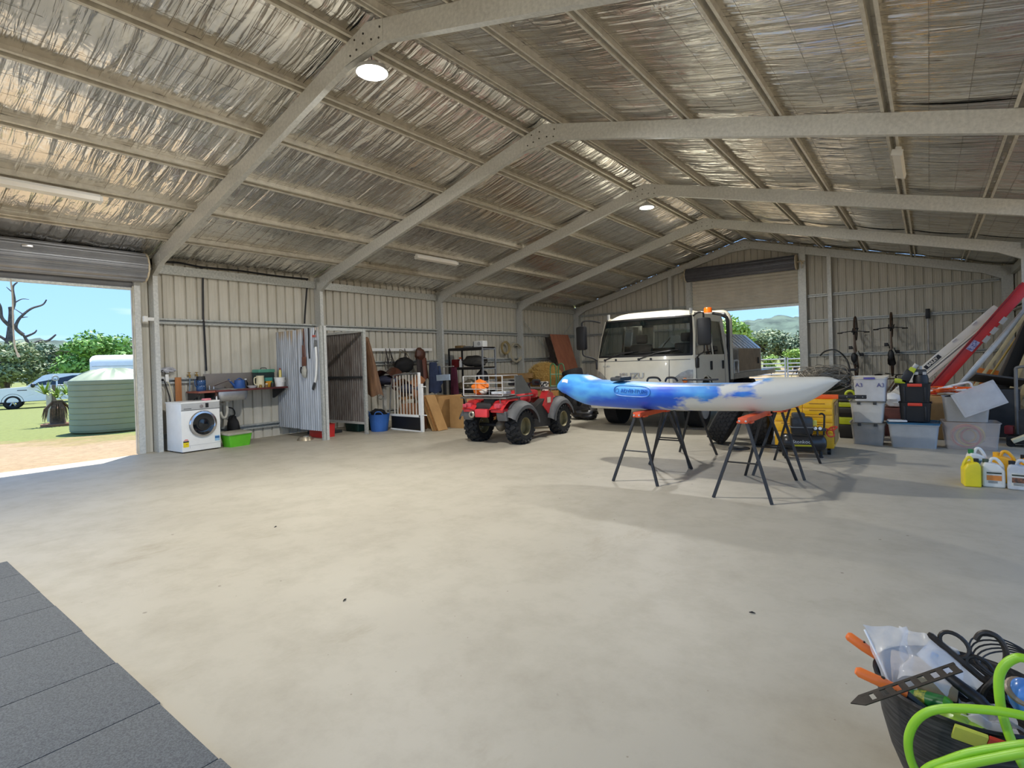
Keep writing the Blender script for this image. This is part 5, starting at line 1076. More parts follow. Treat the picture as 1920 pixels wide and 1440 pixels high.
def bridle(y, x, L, label, seed):
    o = empty('bridle', (x,y,1.8), label=label, cat='bridle', group='bridles on the hanging rail'); rnd = random.Random(seed)
    for k in range(4):
        dy = rnd.uniform(-.1,.12); MB().tube(spline([(0,0,.03),(.03,dy*.4,-L*.4),(.03,dy,-L*.8),(.02,dy*.8,-L*rnd.uniform(.9,1.05))],5),.008,5).build('strap', STR, o)
    MB().torus((.03,.0,-L*.75),.05,.007,(1,.2,0),16,5).build('bit_ring', CHROME, o)
bridle(5.12,-.09,.48,'dark bridle hanging nearest to the brown coat',1); bridle(5.24,-.09,.40,'second dark bridle on the rail, left of the black bag',2); bridle(5.74,-.09,.36,'brown bridle between the black bag and the hanging chaps',3)
o = empty('tack_bag', (.0,5.55,1.8), label='black tack bag hanging from the rail by its straps', cat='bag')
MB().ell((.06,.02,-.40),(.14,.30,.20),24,14,bump=.18,seed=6).build('bag_body', DBLACK, o)
for dy in (-.12,.14): MB().tube(spline([(.0,dy*.1-.05,.0),(.05,dy*.8,-.1),(.08,dy*1.4,-.26)],5),.010,5).build('strap', mat('khaki_strap',(110,100,76),.8), o)
o = empty('leather_chaps', (-.06,6.2,1.8), label='brown leather chaps hanging at the right end of the rail', cat='chaps')
MB().ell((.04,.0,-.13),(.10,.17,.18),18,12,bump=.25,seed=8).build('belt_part', BROWN, o); cloth(MB(), (.06,-.04,-.22), (.08,-.02,-.95), .10, .13, .06, seed=9, dirx=(0,1,0)).build('chap_leg', mat('leather_dark',(44,28,24),.55), o); cloth(MB(), (.08,.09,-.22), (.10,.12,-.80), .08, .10, .05, seed=11, dirx=(0,1,0)).build('chap_leg', mat('leather_red',(104,56,40),.5), o)
def saddle(loc, rz, m_, label, seed):
    o = empty('saddle', loc, rz=rz, label=label, cat='saddle')
    MB().grid(lambda u, v: ((v-.5)*.46 + .02*math.sin(u*9), lerp(-.26,.26,u), .16*math.cos((v-.5)*2.6) - .10*math.cos((u-.5)*PI*1.1) + .06*u), 16, 14).build('seat', m_, o)
    for s in (-1,1): MB().ell((s*.2,.0,-.12),(.03,.17,.2),16,10,bump=.1,seed=seed).build('flap', m_, o); 
    for s in (-1,1): MB().tube([(s*.22,.03,-.1),(s*.23,.03,-.42)],.010,5).torus((s*.23,.03,-.47),.05,.008,(0,1,0),14,5).build('stirrup', STEEL, o)
    MB().ell((0,0,-.06),(.25,.28,.12),16,8,bump=.1,seed=seed+3).build('saddle_cloth', mat('saddle_cloth_blue',(70,72,92),.9), o)
    return o
MB().b2((-.24,-.05,-.03),(.6,.05,.0)).b2((-.03,-.04,-.9),(.03,.04,-.03)).build('saddle_rack', GALV, loc=(.42,4.62,.92), label='steel saddle rack arm standing behind the white gate', cat='rack')
saddle((.55,4.62,1.12), .3, BROWN, 'brown saddle on the rack behind the long coat', 2)
o = empty('saddle_stand', (1.25,4.70,0), label='timber saddle stand behind the white barred gate', cat='stand')
for s in (-1,1):
    MB().tube([(s*.06,-.2,.66),(s*.22,-.24,0)],.025,6).build('leg', WOOD, o); MB().tube([(s*.06,.2,.66),(s*.22,.24,0)],.025,6).build('leg', WOOD, o)
MB().b2((-.08,-.28,.62),(.08,.28,.68)).build('ridge_board', WOOD, o)
saddle((1.25,4.70,.92), .1, mat('saddle_tan',(150,98,62),.5,var=.15), 'tan saddle on the timber stand seen through the gate bars', 5)
o = empty('hanging_jackets', (.2,6.45,1.45), label='dark blue jacket hanging right of the white gate', cat='jacket'); cloth(MB(), (.0,0,0), (.05,.0,-.8), .09, .17, .08, seed=14, dirx=(.6,.8,0)).build('jacket_body', mat('navy_cloth',(46,58,88),.85), o); cloth(MB(), (.1,.12,-.1), (.14,.16,-.6), .04, .05, .05, seed=15).build('sleeve', mat('navy_cloth2',(60,76,110),.85), o); MB().tube([(-.3,0,.0),(0,0,.02)],.01,5).build('hook', GALV, o); o.name = 'hanging_jacket'
o = empty('hanging_rug', (.80,6.62,1.3), label='maroon horse rug hanging beside the dark blue jacket', cat='rug'); cloth(MB(), (0,0,0), (.0,0,-.72), .10, .13, .05, seed=17).build('rug_body', mat('maroon_cloth',(92,34,56),.9), o); MB().tube([(-.95,.1,.0),(0,0,.03)],.012,5).build('hook', GALV, o)
MB().box((0,0,0),(.46,.03,.15),(0,-.04,0),.004).build('rail_end_board', mat('pale_blue_board',(190,208,226),.5), loc=(1.02,6.0,1.055), label='pale blue-white board sticking out in front of the column', cat='board')
MB().b2((-.03,-.03,0),(.03,.03,1.0)).build('board_post', BLACK, loc=(1.02,6.04,0), label='black post holding up the pale blue-white board', cat='post')
# ---- tubs, gate, cartons
o = empty('flexible_tub', (1.30,3.75,0), label='blue flexible tub with rope handles next to the stall post', cat='tub')
def flextub(q, r0, r1, h):
    q.lathe([(0,0),(r0,0),(r0*1.04,.02),(lerp(r0,r1,.6),h*.6),(r1,h),(r1+.006,h+.006),(r1-.006,h),(lerp(r0,r1,.6)-.01,h*.6),(r0-.01,.02),(0,.015)], seg=36); return q
TBL = mat('tub_blue',(56,106,182),.5,var=.06)
flextub(MB(), .17, .225, .36).build('tub_body', TBL, o)
for s in (-1,1): MB().tube(spline([(s*.10,-.205,.35),(s*.14,-.19,.42),(s*.20,-.12,.42),(s*.215,-.06,.35)],5),.011,6).build('handle', TBL, o)
MB().ell((0,.0,.38),(.16,.16,.09),16,8,bump=.5,seed=4,fr=4).build('tub_contents', DBLACK, o)
o = empty('barred_gate', (1.86,4.02,0), label='white barred safety gate with a black lower panel leaning by the cartons', cat='gate')
q = MB(); 
o2 = MB().tube([(-.50,.0,.02),(.52,0,.0)],.02,6).build('bottom_rail', WHITE, o); MB().b2((-.50,-.02,.30),(.52,.02,.35),.006).build('middle_rail', WHITE, o); MB().tube(spline([(-.54,0,.35),(-.46,.0,.9),(-.38,0,1.12),(-.30,0,1.19),(.40,0,1.22)],5),.014,6).build('top_rail', MGREY, o)
MB().b2((.46,-.025,0),(.53,.025,1.0),.006).build('stile', WHITE, o); MB().b2((.41,-.02,.3),(.46,.02,1.235),.005).build('stile', WHITE, o); MB().b2((-.47,-.008,.04),(.45,.008,.30)).build('lower_panel', BLACK, o)
for k in range(8): x = -.36+k*.098; MB().cyl((x,0,.35),(x-(.0),0,1.165+.03*k/8 if k > 0 else 1.10),.0125,8).build('bar', mat('bar_cream',(206,198,184),.4), o)
for z in (.35,.94): MB().cyl((.53,0,z),(.63,0,z),.012,8).build('hinge_pin', WHITE, o)
def carton(q, w_, d, h, th=.006):
    for a, b_ in (((-w_/2,-d/2,0),(-w_/2+th,d/2,h)),((w_/2-th,-d/2,0),(w_/2,d/2,h)),((-w_/2,-d/2,0),(w_/2,-d/2+th,h)),((-w_/2,d/2-th,0),(w_/2,d/2,h)),((-w_/2,-d/2,0),(w_/2,d/2,th))): q.b2(a,b_)
    return q
o = empty('carton', (1.98,4.78,0), rz=.05, label='large brown cardboard carton with a white label behind the gate', cat='carton'); carton(MB(), .62, .5, .70).build('carton_body', CARD, o); MB().add([(-.31,-.25,.70),(-.31,.25,.70),(-.40,.25,.60),(-.40,-.25,.60)],[(0,1,2,3)]).build('flap', CARD, o); MB().b2((.16,-.256,.54),(.25,-.25,.68)).build('label_patch', mat('paper_white',(220,216,206),.7), o)
o = empty('carton', (2.52,5.06,0), rz=.1, label='upright open cardboard sheet right of the large carton', cat='carton'); MB().b2((-.16,-.24,0),(-.145,.18,.71)).build('panel', mat('cardboard_light',(190,150,96),.8), o); MB().b2((-.15,-.24,0),(.20,-.225,.70)).build('panel', CARD, o)
o = empty('carton', (1.75,4.35,0), rz=.03, label='low cardboard carton seen through the bars of the gate', cat='carton'); carton(MB(), .50, .26, .55).build('carton_body', mat('cardboard_red',(176,122,84),.8), o)
for k in range(3):
    MB().box((0,0,.39),(.015,.30,.80),(0,-.42,0)).build('plywood_offcut', WOOD if k % 2 else CARD, loc=(2.30+.055*k,4.32+.03*k,-.02), rot=(0,0,.1), label=('thin timber panel leaning nearest the gate','thin timber panel, middle of the leaning three','thin timber panel leaning nearest the quad bike')[k], cat='panel', group='thin panels leaning against the carton')
MB().box((0,0,.34),(.02,.3,.72),(0,-.2,0)).build('plywood_offcut', WOOD, loc=(2.78,5.1,-.02), label='pale timber panel leaning behind the quad bike wheel', cat='panel')
# ---- storage rack
RKB = mat('rack_black',(34,32,32),.55,var=.1); RKG = mat('rack_galv',(150,152,154),.4,.4)
o = empty('storage_rack', (.86,7.45,0), label='black and grey steel storage rack loaded with bags', cat='shelf rack')
x0, x1, y0, y1 = .12, 1.34, 7.15, 7.68
for (x,y,mm_) in ((x0,y0,RKB),(x0,y1,RKB),(x1,y0,RKG),(x1,y1,RKG)): wp(o, 'upright', MB().b2((x-.02,y-.02,0),(x+.02,y+.02,1.80)), mm_)
for z in (.10,.62,1.25,1.78):
    wp(o, 'beam', MB().b2((x0,y0-.025,z-.03),(x1,y0+.005,z+.03)), RKB); wp(o, 'beam', MB().b2((x0,y1-.005,z-.03),(x1,y1+.025,z+.03)), RKB)
    wp(o, 'end_rail', MB().b2((x1-.015,y0,z-.03),(x1+.015,y1,z+.0)), RKG); wp(o, 'end_rail', MB().b2((x0-.015,y0,z-.03),(x0+.015,y1,z+.0)), RKB); wp(o, 'shelf_board', MB().b2((x0,y0,z+.03),(x1,y1,z+.042)), mat('shelf_board_grey',(86,80,74),.8))
for z in (.4,.9,1.5): wp(o, 'end_rail', MB().b2((x1-.012,y0,z),(x1+.012,y1,z+.02)), RKG)
def blob(name, loc, r, m_, label, cat, seed, bump=.25, parts=1, fr=2.2):
    o = empty(name, loc, label=label, cat=cat); MB().ell((0,0,r[2]*.97),r,22,14,bump=bump,seed=seed,fr=fr).build(name.split('_')[-1]+'_body', m_, o)
    MB().ell((r[0]*.45,-r[1]*.4,r[2]*.55),(r[0]*.6,r[1]*.6,r[2]*.5),16,10,bump=bump,seed=seed+5,fr=fr).build('fold', m_, o); return o
blob('duffel_bag', (.85,7.40,1.293), (.42,.20,.16), mat('bag_charcoal',(66,64,60),.7,var=.2), 'long charcoal duffel bag slumped on the upper rack shelf', 'bag', 3)
MB().b2((-.12,-.1,0),(.12,.1,.22),.015).build('red_box', mat('dark_red_box',(120,26,30),.5), loc=(.24,7.34,1.293), label='dark red box on the upper rack shelf, left end', cat='box')
o = empty('white_bottle', (.45,7.26,1.293), label='white spray bottle beside the dark red box', cat='bottle'); MB().lathe([(0,0),(.045,0),(.045,.16),(.02,.2),(.02,.23)],seg=16).build('bottle_body', WHITE, o); MB().b2((-.05,-.015,.23),(.03,.015,.27),.006).build('trigger', ORANGE, o)
blob('plastic_bag', (.66,7.40,.663), (.2,.17,.14), mat('foil_bag',(190,176,150),.35,.4,var=.25,scale=9), 'crumpled silvery bag on the middle rack shelf', 'bag', 6, .5, fr=4)
blob('black_bag', (1.12,7.38,.663), (.17,.19,.27), DBLACK, 'bulging black bag at the right end of the middle shelf', 'bag', 9)
blob('pile_of_cloth', (.31,7.40,.663), (.13,.15,.10), mat('tan_cloth',(150,128,96),.9,var=.2), 'small tan heap at the left end of the middle shelf', 'cloth', 12, .4)
blob('blue_bag', (1.02,7.38,.143), (.24,.19,.2), mat('bag_blue',(70,100,150),.5,var=.25), 'pale blue bag on the bottom rack shelf', 'bag', 14, .4)
o = empty('box_heater', (1.05,7.42,1.823), label='white and grey appliance on top of the storage rack', cat='appliance'); MB().b2((-.16,-.1,0),(.17,.1,.17),.02).build('case', WHITE, o); MB().cyl((.04,-.1,.09),(.04,-.112,.09),.055,18).build('dial', LGREY, o); MB().b2((-.19,-.09,.0),(-.14,.09,.16),.01).build('side_panel', DGREY, o); o.name = 'appliance'
MB().b2((-.14,-.1,0),(.14,.1,.04),.01).build('flat_case', MGREY, loc=(.70,7.36,1.823), label='flat grey case lying on top of the storage rack', cat='case')
MB().b2((-.13,-.09,0),(.11,.09,.07),.006).build('brown_box', mat('kraft_box',(134,106,66),.8), loc=(.33,7.4,1.823), label='low brown box on top of the storage rack, left end', cat='box')
MB().b2((-.13,-.02,0),(.15,.02,.55)).build('dark_board', DBLACK, loc=(1.45,6.55,0), rot=(-.25,0,0), label='dark board leaning low in front of the storage rack', cat='board')
blob('black_sack', (.75,6.72,0), (.26,.2,.34), DBLACK, 'full black sack on the floor in front of the rack', 'sack', 21); blob('black_sack', (1.75,6.95,0), (.3,.22,.3), mat('sack_charcoal',(38,36,38),.6,var=.3), 'charcoal sack on the floor behind the quad bike crate', 'sack', 23)
MB().b2((-.3,-.18,0),(.3,.18,.32),.01).build('wooden_crate', WOOD, loc=(2.5,6.6,0), label='wooden crate low behind the quad bike', cat='crate')
# ---- coils on the wall
def coil(loc, R, label, m_, n=7, sy=1.0, seed=1):
    o = empty('hose_coil', loc, label=label, cat='hose coil', group='coils hanging on the left wall'); rnd = random.Random(seed)
    for k in range(n): MB().torus((.02+.012*k,rnd.uniform(-.02,.02),-R+rnd.uniform(-.02,.02)),R*rnd.uniform(.82,1.0),.013,(1,rnd.uniform(-.08,.08),rnd.uniform(-.08,.08)),36,5,sx=1.0,sy=1.0).build('loop', m_, o)
    MB().tube([(-.08,0,.03),(.06,0,.0)],.008,5).build('hook', GALV, o)
coil((-.14,9.93,2.06), .21, 'tan rope coil hanging on the wall, left of two', mat('rope_tan',(188,168,120),.8,var=.15), 8, seed=2)
coil((-.14,10.50,2.02), .31, 'pale hose coil hanging on the wall beside the column', mat('hose_pale',(206,196,170),.6,var=.12), 6, seed=5)
# ---- far left corner
MB().box((0,0,.0),(.018,1.22,2.42),(0,-.30,0)).build('plywood_sheet', mat('ply_red',(196,128,98),.6,col2=(176,110,84),scale=3,stretch=(2,2,.5)), loc=(.27,13.15,1.19), label='reddish brown plywood sheet leaning against the far left wall', cat='sheet')
MB().box((0,0,.0),(.02,.25,2.3),(0,-.27,0)).build('leaning_board', mat('dark_panel',(52,42,36),.7), loc=(.22,12.35,1.12), label='narrow dark panel leaning beside the plywood sheet', cat='panel')
def haybale(loc, rz, label, seed, dims=(.95,.48,.42)):
    o = empty('hay_bale', loc, rz=rz, label=label, cat='hay bale'); q = MB().box((0,0,dims[2]/2),dims,None,.05); q.build('bale_body', mat('hay',(186,148,78),.95,col2=(136,100,46),scale=30,stretch=(.3,3,3),bump=.8,bscale=70), o)
    f = MB(); rnd = random.Random(seed); vs = []; fs = []
    for i in range(500):
        p = Vector((rnd.uniform(-.5,.5)*dims[0]*1.02, rnd.uniform(-.5,.5)*dims[1]*1.05, rnd.uniform(0,1.04)*dims[2])); k = rnd.randrange(3); p[k] = (math.copysign(.5,p[k])*dims[k]*1.02 if k < 2 else dims[2]*1.01)
        d = Vector((rnd.gauss(0,1),rnd.gauss(0,1),rnd.gauss(0,.6))).normalized()*.06; s = d.orthogonal().normalized()*.003; b_ = len(vs); vs += [p-d-s,p-d+s,p+d+s,p+d-s]; fs.append((b_,b_+1,b_+2,b_+3))
    f.add(vs,fs); f.build('straw', mat('straw',(206,172,100),.9), o, kind='stuff')
haybale((1.55,9.6,0), .2, 'lower hay bale beneath the straw heap in the far left corner', 1); haybale((2.45,10.3,0), -.3, 'hay bale low behind the green hand trolley', 2)
o = empty('straw_heap', (1.55,9.6,.46), label='mound of loose golden straw above the quad bike handlebars', cat='straw'); MB().ell((.05,.05,.44),(.52,.42,.44),26,16,bump=.18,seed=6,fr=3).build('heap_body', MATS['hay'], o)
f = MB(); rnd = random.Random(9); vs = []; fs = []
for i in range(1400):
    d0 = Vector((rnd.gauss(0,1),rnd.gauss(0,1),abs(rnd.gauss(0,1)))).normalized(); p = Vector((.05+d0.x*.54,.05+d0.y*.44,.44+d0.z*.44)); d = Vector((rnd.gauss(0,1),rnd.gauss(0,1),rnd.gauss(0,.7))).normalized()*.06; s = d.orthogonal().normalized()*.003; b_ = len(vs); vs += [p-d-s,p-d+s,p+d+s,p+d-s]; fs.append((b_,b_+1,b_+2,b_+3))
f.add(vs,fs); f.build('loose_straw', MATS['straw'], o, kind='stuff')
MB().b2((-.8,-.06,0),(.55,.06,.14)).build('timber_beam', mat('old_beam',(150,116,70),.8,var=.2), loc=(1.15,8.75,.92), rot=(0,0,.35), label='old timber beam lying across behind the quad bike', cat='beam')
MB().b2((-.06,-.06,0),(.06,.06,.92)).build('beam_prop', mat('old_beam',(150,116,70),.8), loc=(.75,8.6,0), label='left timber prop under the old beam', cat='prop'); MB().b2((-.06,-.06,0),(.06,.06,.92)).build('beam_prop', mat('old_beam',(150,116,70),.8), loc=(1.5,8.87,0), label='right timber prop under the old beam', cat='prop')
TG = mat('trolley_green',(70,128,84),.5)
o = empty('hand_trolley', (2.62,8.75,0), rz=.1, label='green steel hand trolley standing behind the quad bike', cat='hand trolley')
for x in (-.20,.05): MB().tube(spline([(x,0,.1),(x,.0,.9),(x+.01,.0,1.22),(x+.09,.0,1.31),(x+.17,.0,1.22),(x+.18,0,.9),(x+.18,0,.1)],5),.016,8).build('frame_hoop', TG, o)
for z in (.35,.7,1.02): MB().tube([(-.2,0,z),(.23,0,z)],.014,6).build('cross_bar', mat('trolley_pale',(150,190,160),.5), o)
MB().b2((-.2,-.22,.02),(.23,.0,.035)).build('toe_plate', TG, o)
for s in (-.24,.27): MB().torus((s,.06,.13),.09,.04,(1,0,0),20,8).build('wheel', RUBBER, o)
def wheel_tyre(name, loc, rot, R, w_, label, group=None, lug=True, seed=0):
    o = empty(name, loc, rot=rot, label=label, cat='tyre', group=group)
    MB().lathe([(R*.58,-w_*.36),(R*.62,-w_*.46),(R*.80,-w_*.5),(R*.95,-w_*.43),(R*.985,-w_*.3),(R*.985,w_*.3),(R*.95,w_*.43),(R*.80,w_*.5),(R*.62,w_*.46),(R*.58,w_*.36),(R*.58,-w_*.36)], (0,0,0), (1,0,0), 40).build('carcass', RUBBER, o)
    if lug:
        q = MB(); n = 30
        for k in range(n):
            for j in range(5):
                a = 2*PI*(k+.5*(j % 2))/n; M = Matrix.Rotation(a,4,'X') @ Matrix.Translation(((j-2)*w_*.165,0,R*.99)) @ Matrix.Rotation(.35*(1 if j % 2 else -1),4,'Z'); b_ = MB().box((0,0,0),(w_*.135,R*.135,R*.035)); b_.xf(M); q.add(b_.v,b_.f)
        q.build('tread_blocks', RUBBER, o)
    return o
wheel_tyre('spare_tyre', (3.20,8.62,1.03), (0,PI/2-.25,0), .28, .22, 'spare tyre stacked up beside the truck mirror', lug=False); blob('black_bin', (3.20,8.62,0), (.24,.24,.42), DBLACK, 'dark bundle under the spare tyre', 'bundle', 31, .12)
blob('plastic_wrap', (3.72,8.5,.0), (.2,.2,.52), mat('grey_wrap',(118,120,126),.3,var=.3), 'grey plastic-wrapped bundle beside the spare tyre', 'bundle', 33, .2); 
o = blob('black_tarp', (4.25,7.35,0), (.36,.22,.17), mat('tarp_black',(30,30,33),.3,var=.3), 'shiny black plastic bundle on the floor ahead of the quad bike', 'bundle', 35, .3, fr=3)
o = empty('feed_bucket', (2.75,7.95,.62), label='white patterned bucket on the crate beside the hand trolley', cat='bucket'); MB().lathe([(0,0),(.1,0),(.12,.24),(0,.24)],seg=20).build('bucket_body', mat('bw_pattern',(230,228,222),.6,col2=(30,30,32),scale=18,lo=.48,hi=.52), o)
MB().b2((-.3,-.2,0),(.3,.2,.618)).build('crate', WOOD, loc=(2.75,7.95,0), label='tall wooden crate under the patterned bucket', cat='crate')
# ================================================================ RIGHT-HAND CLUTTER
wheel_tyre('truck_tyre', (8.13,5.10,.37), (0,.50,.12), .37, .29, 'big chunky tyre leaning over under the kayak', 'loose truck tyres'); wheel_tyre('truck_tyre', (8.62,5.22,.385), (0,0,.1), .38, .29, 'big chunky tyre standing upright behind the trestle leg', 'loose truck tyres')
wheel_tyre('truck_tyre', (8.40,5.95,.36), (0,0,.2), .36, .27, 'big chunky tyre behind the other two, mostly hidden', 'loose truck tyres')
MB().lathe([(0,.012),(.11,.012),(.14,.02),(.15,.0),(0,.0)],seg=28).build('pot_lid', DGREY, loc=(8.42,4.72,.0), label='dark round lid lying on the floor by the tyres', cat='lid')
# ---- yellow tool cabinet
o = empty('tool_cabinet', (9.28,4.68,0), rz=math.radians(3), label='yellow steel tool cabinet on castors behind the compressor', cat='cabinet')
MB().b2((-.36,0,.09),(.36,.82,.745),.006).build('cabinet_body', YELLOW, o)
zz = [.10,.30,.44,.54,.63,.72]
for k in range(5):
    for s in (-1,1):
        dr = MB().b2((.005 if s > 0 else -.35,-.014,zz[k]+.006),(.35 if s > 0 else -.005,.0,zz[k+1]-.006),.004).build('drawer', YELLOW, o); MB().b2((.08 if s > 0 else -.27,-.02,zz[k+1]-.03),(.27 if s > 0 else -.08,-.013,zz[k+1]-.018)).build('drawer_pull', mat('dark_yellow',(178,130,20),.5), dr)
MB().b2((.362,.08,.14),(.372,.74,.70)).build('side_board', mat('dusty_board',(176,140,86),.7), o)
for y in (.22,.55): MB().prism([(y-.03,.66),(y+.03,.66),(y+.02,.56),(y,.52),(y-.02,.56)], .372, .376, 'x').build('side_slot', mat('slot_dark',(90,66,40),.8), o)
for x in (-.3,.3):
    for y in (.06,.76): MB().cyl((x-.02,y,.045),(x+.02,y,.045),.045,14).build('castor', BLACK, o)
o = empty('spirit_level', (9.68,4.95,.747), rz=.03, label='orange and black tool bar lying on top of the yellow cabinet', cat='tool')
MB().b2((-.45,-.05,0),(.0,.05,.055),.004).build('orange_body', ORANGE, o); MB().b2((.0,-.045,.004),(.32,.045,.052),.006).build('black_end', BLACK, o)
for x in (.1,.2,.28): MB().cyl((x,-.046,.03),(x,-.05,.03),.006,6).build('rivet', LGREY, o)
# ---- air compressor
o = empty('air_compressor', (9.33,4.38,0), rz=math.radians(18), label='black air compressor with a yellow stripe and twin gauges', cat='air compressor')
CB = mat('compressor_black',(36,36,37),.35,var=.1,coat=.2)
MB().lathe([(0,-.27),(.06,-.262),(.10,-.235),(.115,-.19),(.115,.19),(.10,.235),(.06,.262),(0,.27)],(0,0,.20),(1,0,0),28).build('air_tank', CB, o)
MB().b2((-.15,-.09,.31),(.11,.09,.55),.04).build('motor_cover', CB, o); MB().b2((-.13,-.08,.50),(.02,.08,.60),.03).build('air_filter', DGREY, o); MB().b2((-.16,-.1,.405),(.12,.1,.418)).build('cover_band', MGREY, o)
text('lettering', 'Stonkool', .062, mat('letter_grey',(206,206,200),.5), o, frame_m((-.03,-.1135,.222),(1,0,0),(0,.15,1)), .001, 1.05); MB().box((-.02,-.1125,.175),(.25,.006,.022),(.2,0,0)).build('yellow_stripe', mat('stripe_lime',(196,190,40),.5), o)
for x in (-.21,): MB().cyl((x-.035,-.10,.062),(x,-.10,.062),.062,20).build('wheel', RUBBER, o); MB().cyl((x-.04,-.10,.062),(x-.036,-.10,.062),.02,10).build('wheel_hub', CHROME, o)
MB().cyl((-.245,.10,.062),(-.21,.10,.062),.062,20).build('wheel', RUBBER, o)
MB().cyl((.2,0,.0),(.2,0,.09),.02,8).cyl((.2,0,0),(.2,0,.02),.03,10).build('foot', BLACK, o)
MB().tube(spline([(.24,.0,.30),(.25,.0,.5),(.25,.0,.56),(.22,-.0,.585),(.19,0,.57)],5),.012,6).build('handle', BLACK, o)
for x in (.13,.185):
    g = MB().cyl((x,-.06,.40),(x,-.085,.40),.026,18).build('gauge', BLACK, o); MB().cyl((x,-.0855,.40),(x,-.0865,.40),.021,18).build('gauge_face', WHITE, g)
MB().b2((.09,-.06,.36),(.26,-.02,.40),.01).cyl((.16,-.04,.30),(.16,-.04,.38),.012,8).build('regulator', DGREY, o); MB().b2((.10,-.055,.43),(.155,-.02,.50),.006).build('warning_tag', mat('tag_yellow',(222,210,90),.5), o)
RH = mat('hose_red',(196,62,40),.45)
MB().tube(spline([(.26,-.04,.39),(.34,-.02,.37),(.40,.02,.41),(.33,.03,.40),(.27,-.02,.34),(.30,-.04,.29),(.36,.0,.30),(.34,.02,.40)],6),.010,6).build('red_hose', RH, o)
MB().tube(spline([(.13,-.05,.38),(.09,-.06,.34),(.1,-.06,.31)],4),.006,5).build('copper_pipe', mat('copper',(190,110,70),.4,.7), o)
# ---- storage tubs
def cl(name, c, a): return mat(name, c, .35, var=.08, scale=4, alpha=a)
CLEAR = cl('clear_tub',(206,204,198),.42); CLEARW = cl('milky_tub',(216,216,214),.9); CLEARG = cl('grey_tub',(176,180,182),.88); CLEARP = cl('clear_pinkish',(214,204,196),.30)
def tub(loc, w_, d, h, m_, label, lid=None, rz=0, lidm=None, clips=None, taper=.88):
    o = empty('storage_tub', loc, rz=rz, label=label, cat='tub', group='plastic storage tubs')
    tubgeo(MB(), w_, d, h, taper).build('tub_body', m_, o)
    if lid: tubgeo(MB(), w_+.03, d+.03, .028, .97, z0=h+.001).b2((-w_/2,-d/2,h+.002),(w_/2,d/2,h+.014)).build('lid', lidm or m_, o)
    if clips:
        for x in (-.1,.1): MB().b2((x-.022,-d/2-.022,h-.02),(x+.022,-d/2-.012,h+.02),.003).build('clip', clips, o)
    return o
t1 = tub((9.93,6.05,0), .42, .38, .30, CLEAR, 'dusty clear tub at the bottom of the left tub stack', True, .02, mat('dusty_lid2',(150,146,134),.6), DGREY); MB().b2((-.15,-.13,.01),(.15,.13,.14),.03).build('tub_contents', mat('tan_contents',(170,150,116),.9,col2=(110,100,84),scale=9), t1)
tub((9.93,6.05,.329), .42, .38, .29, mat('pale_tub',(206,204,196),.45,var=.05), 'pale grey tub in the middle of the left tub stack', True, .0, mat('dusty_lid2',(150,146,134),.6), DGREY)
t3 = tub((9.97,6.06,.648), .40, .36, .335, CLEARW, 'white tub marked A3 on top of the left stack', True, -.02, mat('lid_cream',(232,224,206),.45), None, .93); MB().b2((-.07,-.205,.325),(.07,-.19,.352),.004).build('lid_clip', mat('purple_clip',(84,78,160),.5), t3)
INK = mat('ink_violet',(84,84,150),.6); text('marker_lettering', 'A3', .085, INK, t3, frame_m((.14,-.186,.235),(1,0,0),(0,-.04,1)), .001); text('marker_lettering', 'A3', .085, INK, t3, frame_m((-.13,-.186,.235),(1,0,0),(0,-.04,1)), .001)
tub((10.475,6.02,0), .58, .42, .33, CLEARG, 'large grey-clear tub with a blue lid under the two black tubs', True, 0, mat('lid_blue',(58,112,146),.5))
MB().box((0,0,.012),(.22,.14,.02),(0,0,.2),.006).build('paper_wad', WHITE, loc=(10.29,5.90,.36), label='crumpled white paper on the blue tub lid', cat='paper')
for k, z in enumerate((.361,.636)):
    o = empty('black_tub', (10.50,6.10,z), rz=.0, label=('lower black tub with a red handle on the blue lid','upper black tub with a red handle holding power tools')[k], cat='tub', group='black tubs with red handles')
    tubgeo(MB(), .37, .32, .27, .9).build('tub_body', BLACK, o); MB().b2((-.085,-.185,.225),(.085,-.155,.268),.008).build('handle', mat('handle_red',(226,66,38),.4), o)
    for x in (-.12,.12): MB().b2((x-.012,-.168,.02),(x+.012,-.150,.22),.004).build('rib', BLACK, o)
    if k: MB().b2((-.16,-.13,.1),(.16,.13,.22),.02).build('tub_load', DBLACK, o)
o = empty('power_tool', (10.41,6.07,.866), label='lime green and black power tool lying in the upper black tub', cat='power tool'); LG = mat('tool_lime',(196,208,40),.45)
MB().box((0,0,.13),(.11,.1,.22),(0,.45,0),.03).build('motor_body', BLACK, o); MB().box((.06,0,.22),(.08,.09,.10),(0,.45,0),.02).build('lime_band', LG, o); MB().cyl((.08,0,.25),(.12,0,.31),.03,12).build('chuck', LGREY, o); MB().box((-.07,-.01,.07),(.16,.08,.07),(0,.1,0),.02).build('battery_foot', LG, o); MB().ell((-.1,0,.07),(.05,.05,.05)).build('wheel_guard', MGREY, o)
o = empty('garden_sprayer', (10.57,6.12,.862), label='black bottle-shaped sprayer standing in the upper black tub', cat='sprayer'); MB().lathe([(0,0),(.09,0),(.095,.1),(.08,.16),(.04,.185)],seg=20).build('bottle', BLACK, o); MB().b2((-.07,-.06,.15),(.07,.06,.24),.02).build('pump_head', DGREY, o); MB().cyl((0,0,.24),(0,0,.29),.018,10).build('pump_handle', LGREY, o)
for x in (-.045,.045): MB().b2((x-.02,-.066,.165),(x+.02,-.06,.205)).build('pump_label', LGREY, o)
t5 = tub((11.10,6.14,0), .60, .44, .375, CLEARP, 'clear tub holding coiled hoses at the bottom of the right stack', False, .06)
